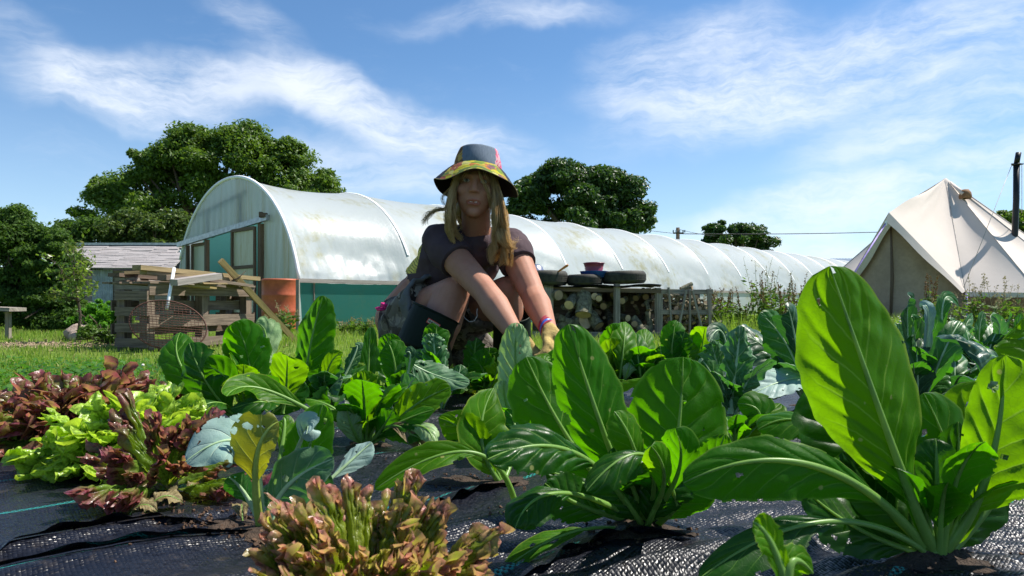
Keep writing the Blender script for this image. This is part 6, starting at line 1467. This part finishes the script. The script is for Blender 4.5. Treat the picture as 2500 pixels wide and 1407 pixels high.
# ---------- G2 behind
G2=plant('leafy_green','pair of overlapping rounded leaves at the foot of the dark boot',965,1000,group=CH,D=2.0)
L(G2,(955,890),(945,815),70,'leaf',dm=.05,dt=.06,u0=.15,p=1.1,q=.5,seed=131,nu=50); L(G2,(965,900),(945,835),80,'leaf',dm=-.02,dt=-.0,u0=.12,p=1.1,q=.5,seed=132,nu=60,pk=.06)
L(G2,(1000,890),(990,862),34,'brd',dm=-.04,dt=-.05,u0=.3,seed=133,pk=.08); L(G2,(990,960),(1015,920),60,'brs',dm=-.05,dt=-.07,seed=134)
filler(G2,13,(.1,.21),(.03,.045),['leaf','brs','leafd'],lean=(.2,1.0),seed=13)
# ---------- H
Hh=plant('brassica','blue green brassica with a crumpled upright leaf and a holed flat leaf',1075,985,D=2.15)
L(Hh,(1062,870),(1058,815),62,'brs',dm=-.04,dt=-.04,u0=.1,p=.9,q=.45,seed=141,nu=60,nv=28,pk=.22,bite=.12,wave=.18,roll=12)
L(Hh,(1065,850),(1068,795),66,'leaf',dm=.06,dt=.08,u0=.1,q=.5,seed=142)
L(Hh,(1060,915),(1145,938),75,'brs',dm=-.15,dt=-.18,b=(1000,885,-.16),u0=.02,p=.8,q=.6,face=(0,-.75,.65),seed=143,nu=70,nv=28,holes=((.25,.5,.06,.2),(.2,-.5,.03,.14)),fold=-.05,rib=.003)
L(Hh,(1110,940),(1125,890),55,'brg',dm=.0,dt=.02,seed=144); L(Hh,(1040,900),(1035,855),60,'brd',dm=.04,dt=.05,seed=145)
filler(Hh,13,(.11,.21),(.03,.045),['brs','leaf','leafd','brg'],lean=(.3,1.0),seed=14)
# ---------- I chewed lettuce
I=plant('leafy_green','slug chewed dark green head in front of the person boots',1175,965,group=CH,D=2.35)
L(I,(1160,880),(1165,825),60,'leafd',dm=-.02,dt=-.02,u0=.1,p=.8,q=.4,seed=151,bite=.3,nu=60,holes=((.93,.6,.06,.4),)); L(I,(1190,885),(1195,848),44,'leaf',dm=-.02,dt=-.02,u0=.1,q=.4,seed=152,bite=.3)
L(I,(1180,910),(1150,872),80,'leaf',dm=-.06,dt=-.07,u0=.1,q=.45,seed=153,pk=.1,bite=.15); L(I,(1215,890),(1220,850),36,'leafd',dm=.0,dt=.0,seed=154,bite=.3); L(I,(1205,930),(1215,885),50,'leafy',dm=-.08,dt=-.1,seed=155,bite=.3,holes=((.6,.3,.05,.3),))
filler(I,10,(.07,.15),(.025,.04),['leafd','leaf','leafd'],lean=(.2,1.1),seed=15,bite=.2)
# ---------- J right mid row
jr=[('first small green right of the gloved hands, with two stacked rounded leaves',1505,960,[((1505,880),(1495,790),72,'leaf'),((1520,870),(1528,786),66,'leafy'),((1490,900),(1492,825),66,'leafy'),((1535,900),(1540,860),50,'leafp'),((1505,930),(1500,905),40,'leafy')]),
 ('second small green in the right row, with a pale yellow edged leaf',1570,960,[((1572,880),(1578,803),62,'leafy'),((1560,890),(1548,812),56,'leaf'),((1555,930),(1570,868),64,'leaf'),((1590,900),(1603,850),46,'leafy')]),
 ('third small green in the right row, carrying the tallest notched leaf',1635,955,[((1640,860),(1650,782),66,'leaf'),((1655,870),(1672,810),60,'leafd'),((1620,900),(1612,845),56,'leaf')]),
 ('fourth small green in the right row behind the central round leaf',1700,965,[((1712,860),(1722,798),62,'leafy'),((1690,860),(1694,816),46,'leaf'),((1680,890),(1688,832),84,'leafy'),((1665,900),(1650,850),60,'leaf'),((1735,880),(1745,835),54,'leaf')])]
for k,(lb,x,y,ls_) in enumerate(jr):
    J_=plant('leafy_green',lb,x,y,group=CH,D=2.45)
    for q,(m_,t_,w_,mt) in enumerate(ls_): L(J_,m_,t_,w_,mt,dm=VR.uniform(-.06,.06),dt=VR.uniform(-.08,.08),u0=.2,q=.5,seed=200+k*10+q,roll=VR.uniform(-20,20),nu=46,nv=22,pk=.06,holes=((.7,.3,.02,.1),) if q==1 else ())
    filler(J_,15,(.11,.23),(.03,.05),['leaf','leafy','leafd','leaf'],lean=(.2,1.05),seed=30+k)
    if k in(0,2): L(J_,(x+5,y-20),(x+60,y-35),60,'leafy',dm=-.15,dt=-.25,seed=260+k,face=(0,-.5,.9),cup=-.3)
    if k==3: L(J_,(x-50,y-35),(x-160,y+60),50,'brs',dm=-.5,dt=-.85,b=(1790,880,-.35),face=(0,-.5,.9),seed=270,u0=.1,holes=((.55,.3,.05,.3),))
# ---------- K grey kale
K=plant('kale','grey green curly brassica with a thick pale midrib in the right middle',1785,1000,D=1.9)
L(K,(1795,905),(1808,795),85,'brs',dm=-.02,dt=-.02,b=(1783,1010,-.02),u0=.02,p=.75,q=.4,roll=6,seed=161,nu=90,nv=36,pk=.22,wave=.30,bite=.22,rib=.0095,wing=.35,fold=-.1,holes=((.45,.8,.03,.25),(.3,-.8,.04,.3)))
L(K,(1750,890),(1735,835),60,'brs',dm=.02,dt=.0,seed=162,pk=.15,wave=.2,bite=.2); L(K,(1770,830),(1730,835),46,'brd',dm=.05,dt=.0,seed=163); L(K,(1810,960),(1845,905),60,'brs',dm=-.03,dt=-.03,seed=164,wave=.2,pk=.15,bite=.15)
L(K,(1750,940),(1715,880),60,'brg',dm=.0,dt=.0,seed=165,bite=.15); filler(K,12,(.12,.24),(.03,.045),['brs','brd','brg'],lean=(.3,1.0),seed=40,wave=.2)
# ---------- Lb dark brassica right
Lb=plant('brassica','dark brassica with a broad silvery leaf spread low beside the largest green leaf',1975,985,D=2.1)
L(Lb,(1930,860),(1855,765),92,'brg',dm=.0,dt=.0,u0=.15,p=1.0,q=.5,seed=171,nu=64,nv=28,bite=.08); L(Lb,(1890,870),(1800,815),130,'brd',dm=.04,dt=.05,u0=.2,q=.5,seed=172,roll=20,face=(.2,-1,.4),nu=60,nv=26)
L(Lb,(1940,820),(1925,758),70,'brd',dm=-.02,dt=-.04,seed=173,cup=-.4); L(Lb,(1935,925),(1838,962),100,'pale',dm=-.12,dt=-.18,b=(2010,930,-.05),u0=.05,q=.5,face=(-.05,-.6,.8),seed=174,nu=70,nv=30,pk=.06,bite=.08,fold=.1)
L(Lb,(1900,955),(1820,972),50,'brg',dm=-.14,dt=-.2,b=(2010,950,-.05),seed=175,face=(0,-.4,.9)); L(Lb,(1960,850),(1985,800),80,'brg',dm=0,dt=0,seed=176)
mb=MB(); mb.tube([P(1972,975,2.1),P(1968,935,2.1)],[.010,.007],8); obj('stalk',mb,M['bark'],Lb)
filler(Lb,13,(.14,.26),(.035,.055),['brs','brd','brg'],lean=(.3,.9),seed=41)
# ---------- right-hand brassicas behind the big leaf
br=[('brassica behind the big leaf with a tall curled top leaf',2235,975,1.95,[((2235,860),(2225,775),72,'brg'),((2215,800),(2225,728),50,'brd'),((2240,930),(2235,820),86,'brd'),((2275,850),(2255,770),60,'brg'),((2265,800),(2250,752),34,'pale'),((2300,870),(2345,785),52,'brg'),((2200,860),(2190,800),50,'brs')]),
 ('brassica at the right with leaves catching light below the tent',2320,985,2.1,[((2310,880),(2345,795),60,'brg'),((2295,900),(2270,850),60,'brg'),((2330,920),(2330,850),70,'brg'),((2280,960),(2255,900),60,'brg'),((2300,760),(2340,748),34,'brg')]),
 ('far right brassica with one blue bent leaf, under the canvas canopy',2400,905,2.9,[((2390,830),(2402,762),36,'brg'),((2420,840),(2450,790),44,'brg'),((2370,850),(2360,800),40,'brg'),((2440,820),(2420,770),30,'brs')]),
 ('small brassica at the right picture edge near the clover',2490,900,2.9,[((2480,830),(2495,765),40,'brg'),((2500,850),(2520,790),50,'brg'),((2460,850),(2445,805),44,'brs')]),
 ('low brassica left of the tent behind the biggest leaf',2160,905,2.8,[((2160,830),(2150,785),40,'brg'),((2185,840),(2195,790),40,'brg')]),
 ('brassica seedling beyond the right brassicas',2330,870,3.4,[((2330,815),(2320,775),34,'brg'),((2350,815),(2375,770),34,'brg')]),
 ('furthest brassica seedling below the tent valance',2440,850,4.0,[((2440,800),(2430,765),30,'brg'),((2455,800),(2470,765),30,'brg')])]
for k,(lb,x,y,D_,ls_) in enumerate(br):
    J_=plant('brassica',lb,x,y,group='brassicas at the right of the bed',D=D_)
    for q,(m_,t_,w_,mt) in enumerate(ls_): L(J_,m_,t_,w_,mt,dm=VR.uniform(-.08,.06),dt=VR.uniform(-.10,.08),u0=.18,q=.5,p=1.0,seed=300+k*10+q,roll=VR.uniform(-35,35),nu=50,nv=24,pk=.07,wave=.10,bite=.12,fold=VR.uniform(-.1,.3),N=6)
    filler(J_,14,(.14,.27),(.035,.055),['brg','brg','brd','brs'],lean=(.3,1.1),seed=60+k,wave=.12,bite=.1)
# ================================================================== lettuces : fan leaves with ruffled margins
def frill(parent,base,az,el,Ln,spread,mat,seed,ruf=.10,nr=26,nth=200,k1=10,k2=62,curl=.35,lobes=.25,thick=1.0,narrow=.25,jag=.06):
    rs=np.random.RandomState(seed); r=np.linspace(0,1,nr+1)[:,None]; th=np.linspace(-1,1,nth+1)[None,:]
    th_a=th*spread; ph=rs.uniform(0,6.28,8)
    prof=(1-.30*np.abs(th)**3)*(1+lobes*.35*np.sin(th*4.5+ph[0])+lobes*.25*np.sin(th*11+ph[1])+jag*np.sin(th*27+ph[2])+jag*np.sin(th*49+ph[3])+jag*(vn(th*34,th*0+seed,1,seed%50)-.5)*3)
    wn=narrow+(1-narrow)*np.clip((r-.05)/.55,0,1)**1.1
    a=th_a*wn; d=Ln*r*prof
    x=d*np.sin(a); y=d*np.cos(a)
    bend=curl*Ln*(r**2)*(.6+.4*np.cos(a))
    e=np.clip((r-.35)/.65,0,1)**1.6; e2=np.clip((r-.70)/.30,0,1)**1.2
    cr=ruf*Ln*(e*(np.sin(th*k1+ph[4])*.55+np.sin(th*k1*1.7+ph[5]+r*3)*.35)+e2*(np.sin(th*k2+ph[6]+r*5)*.55+np.sin(th*k2*1.63+ph[7]+r*9)*.42+np.sin(th*k2*2.4+ph[2]-r*8)*.25))
    cr=cr+ruf*Ln*.35*np.clip(r*1.6,0,1)*(vn(x/Ln*26+5,y/Ln*26+5,1,seed%60+3)-.5)*2
    y=y+e2*ruf*Ln*.75*np.cos(th*k2*1.3+ph[1])-e2*ruf*Ln*.6; x=x+e2*ruf*Ln*.75*np.cos(th*k2*1.9+ph[0])
    cupz=.22*np.abs(x)
    # local frame: Y along outward/up direction, X tangential, Z = inner face normal
    h=np.array([cos(az),sin(az),0.0]); Y=h*cos(el)+np.array([0,0,sin(el)]); X=np.cross(Y,[0,0,1]); X=X/(np.linalg.norm(X)+1e-6); Z=np.cross(X,Y); Z=Z if Z@(-h)>0 or Z[2]>0 else -Z
    z=cr+cupz-bend
    V=np.array(base)[None,None,:]+x[:,:,None]*X+y[:,:,None]*Y+z[:,:,None]*Z
    V[:,:,2]=np.maximum(V[:,:,2],base[2]-.0+.002)
    idx=np.arange((nr+1)*(nth+1)).reshape(nr+1,nth+1); Q=np.stack([idx[:-1,:-1],idx[1:,:-1],idx[1:,1:],idx[:-1,1:]],-1).reshape(-1,4)
    R_,T_=np.meshgrid(r[:,0],th[0]*.5+.5,indexing='ij'); return V.reshape(-1,3),Q,np.stack([R_,T_],-1).reshape(-1,2)
def lettuce_head(label,px,py,Rpx,mat,n,seed,D=None,el=(.35,1.35),ruf=.10,squash=1.0,extra=None,hr=1.0,spread=(.9,1.25),curl=.35,k2=64,det=1.0,az=None,zoff=0.0,lobes=.25):
    D=D or GD(py,BEDZ); x=(px-1250)/FPX*D; z=bz(x,D)+zoff; t=thing('lettuce',label,'lettuce',(x,D,z),'frilly lettuces'); rs=np.random.RandomState(seed); Rw=Rpx/FPX*D
    groups={}
    for k in range(n):
        f=k/n; e=el[0]+(el[1]-el[0])*f; a=k*2.399+rs.uniform(-.3,.3)
        if az is not None: a=rs.uniform(*az)
        Ln=Rw*(1.0-.12*f)*rs.uniform(.82,1.12)*(1+(hr-1)*sin(e))
        base=np.array([x+cos(a)*Rw*.06,D+sin(a)*Rw*.06,z])
        V,Q,uv=frill(t,base,a,e,Ln,rs.uniform(*spread),mat,seed*31+k,ruf=ruf*rs.uniform(.8,1.3),curl=curl*rs.uniform(.4,1.2),nr=int(24*det),nth=int(200*det),k2=k2,lobes=lobes)
        o=fastmesh('leaf',V,Q,[M[mat]],uv=uv,smooth=True,loc=(x,D,z)); o.location=(0,0,0); o.parent=t
    mb=MB(); mb.tube([(x,D,z-.02),(x,D,z+Rw*.22)],[Rw*.10,Rw*.07],10); obj('stalk',mb,M['rib'],t)
    return t
lettuce_head('large bronze red frilly lettuce cut by the bottom of the picture',890,1630,308,'let_o',18,3,el=(.85,1.5),D=.625,ruf=.055,hr=1.12,det=1.9,k2=130,spread=(.45,.68),lobes=.5,curl=.22)
lettuce_head('loose red tipped lettuce with one tall twisted leaf, just left of the blue green brassica',400,1195,165,'let_r',11,5,el=(.3,1.5),ruf=.07,hr=1.25,spread=(.30,.55),det=1.3,lobes=.5,k2=75)
lettuce_head('bright green frilly lettuce in the left row, between two red ones',320,1115,190,'let_g',20,7,el=(.2,1.4),ruf=.11,det=1.2)
lettuce_head('largest dark red frilly lettuce at the left, highest of its row',190,1045,185,'let_r',22,9,el=(.2,1.4),ruf=.12,D=1.75,det=1.2,spread=(.7,1.1))
lettuce_head('red frilly lettuce cut by the left picture edge',-20,1050,150,'let_r',14,15,D=1.80,el=(.2,1.3),ruf=.12)
lettuce_head('light green lettuce low at the left picture edge',25,1065,95,'let_g',14,11,D=1.68,el=(.1,1.1),ruf=.11)
lettuce_head('small red lettuce half hidden behind the leftmost broad green leaves',395,1020,115,'let_r',16,13,D=2.05,el=(.3,1.4),ruf=.12)
lettuce_head('tiny lime yellow lettuce in front of the squatting person',1118,955,62,'let_y',16,17,D=2.5,el=(.3,1.45),ruf=.13)
lettuce_head('pale red leaf lettuce low between the greens left of the person',915,960,40,'let_r',9,19,D=2.3,el=(.3,1.3),ruf=.12)
# blurred leaf very close to the lens
tl=thing('leafy_green','small pale out of focus leaf tip very close to the lens, bottom right','vegetable',tuple(P(1950,1620,.42)))
L(tl,(1900,1375),(1838,1275),80,'leafy',dm=0,dt=0,u0=.2,q=.6,roll=15,seed=400,bite=.12,wave=.15,fold=.3); L(tl,(1925,1395),(1985,1400),80,'leafy',dm=0,dt=.01,u0=.2,seed=401,bite=.1,wave=.12)
# ---------- dead leaves and crumbs
def deadleaf(x,y,sz,seed,lab,rot):
    D_=GD(y,BEDZ); X=(x-1250)/FPX*D_; z=bz(X,D_)+.004; t=thing('dead_leaf',lab,'leaf',(X,D_,z)); o=np.array([X,D_,z]); d=np.array([cos(rot),sin(rot),.15])*sz
    leafobj(t,o-d*.5+np.array([0,0,.002]),o+np.array([0,0,sz*.35]),o+d*.5,sz*.3,'dead',face=(0,-.5,1),u0=.02,pk=.25,wave=.4,bite=.2,cup=.5,nu=26,nv=10,seed=seed,rib=.001,name='blade')
deadleaf(395,1200,.05,1,'dry tan curled leaf below the red lettuce on the membrane',.3); deadleaf(400,1235,.055,2,'brown folded dead leaf just below the tan one',.6); deadleaf(590,1260,.05,3,'crumpled pinkish brown leaf beside the blue green brassica',2.0)
deadleaf(350,1252,.04,4,'thin dry leaf scrap left of the brown folded one',.1); deadleaf(470,1190,.03,6,'small dry scrap right of the red lettuce base',1.3)
rs=np.random.RandomState(6); mb=MB()
for (x,y,sx,sy,n_) in ((540,1275,60,14,240),(410,1205,60,12,90),(640,1310,50,15,130),(1560,1300,60,15,90),(1110,1160,60,8,60),(620,1040,70,10,90),(700,1225,200,60,26),(1700,1060,60,10,50),(2300,1390,80,20,60),(1180,1250,150,40,22),(300,1290,250,60,22),(2000,1060,60,12,40)):
    for k in range(n_):
        X_=x+rs.normal()*sx;Y_=max(790,y+rs.normal()*sy); D_=GD(Y_,BEDZ); xx=(X_-1250)/FPX*D_; s=rs.uniform(.0006,.0026)*rs.choice([1,1,1.6]); q=Quaternion(Vector(rs.normal(size=3)).normalized(),rs.uniform(0,6)).to_matrix(); mb.box((xx,D_,bz(xx,D_)+s*.4),(s*2,s*1.2,s),q)
tag(obj('soil_crumbs',mb,M['crumb']),kind='stuff')
# soil patches at planting holes
for k,(x,y,r) in enumerate([(645,1296,.05),(560,1275,.035),(400,1200,.04),(1575,1300,.06),(1230,1165,.05),(2295,1385,.06),(1790,1105,.04),(600,1035,.06),(893,1085,.05),(320,1115,.05),(1120,1165,.05),(1785,1000,.05),(1975,985,.05)]):
    D_=GD(y,BEDZ);xx=(x-1250)/FPX*D_; V=[];nn=26
    for i in range(5):
        for q in range(nn):
            a=2*pi*q/nn; rr=r*(i/4)*(1+.25*sin(a*3+k)+.15*sin(a*7+k*2)); X=xx+cos(a)*rr;Y=D_+sin(a)*rr*.8; V.append((X,Y,bz(X,Y)+.0035+.004*(1-i/4)*R(.5,1.2)-(.0030 if i==4 else 0)))
    mb=MB(); mb.add(V,[(i*nn+q,i*nn+(q+1)%nn,(i+1)*nn+(q+1)%nn,(i+1)*nn+q) for i in range(4) for q in range(nn)]); tag(obj('soil',mb,M['soil']),kind='structure')
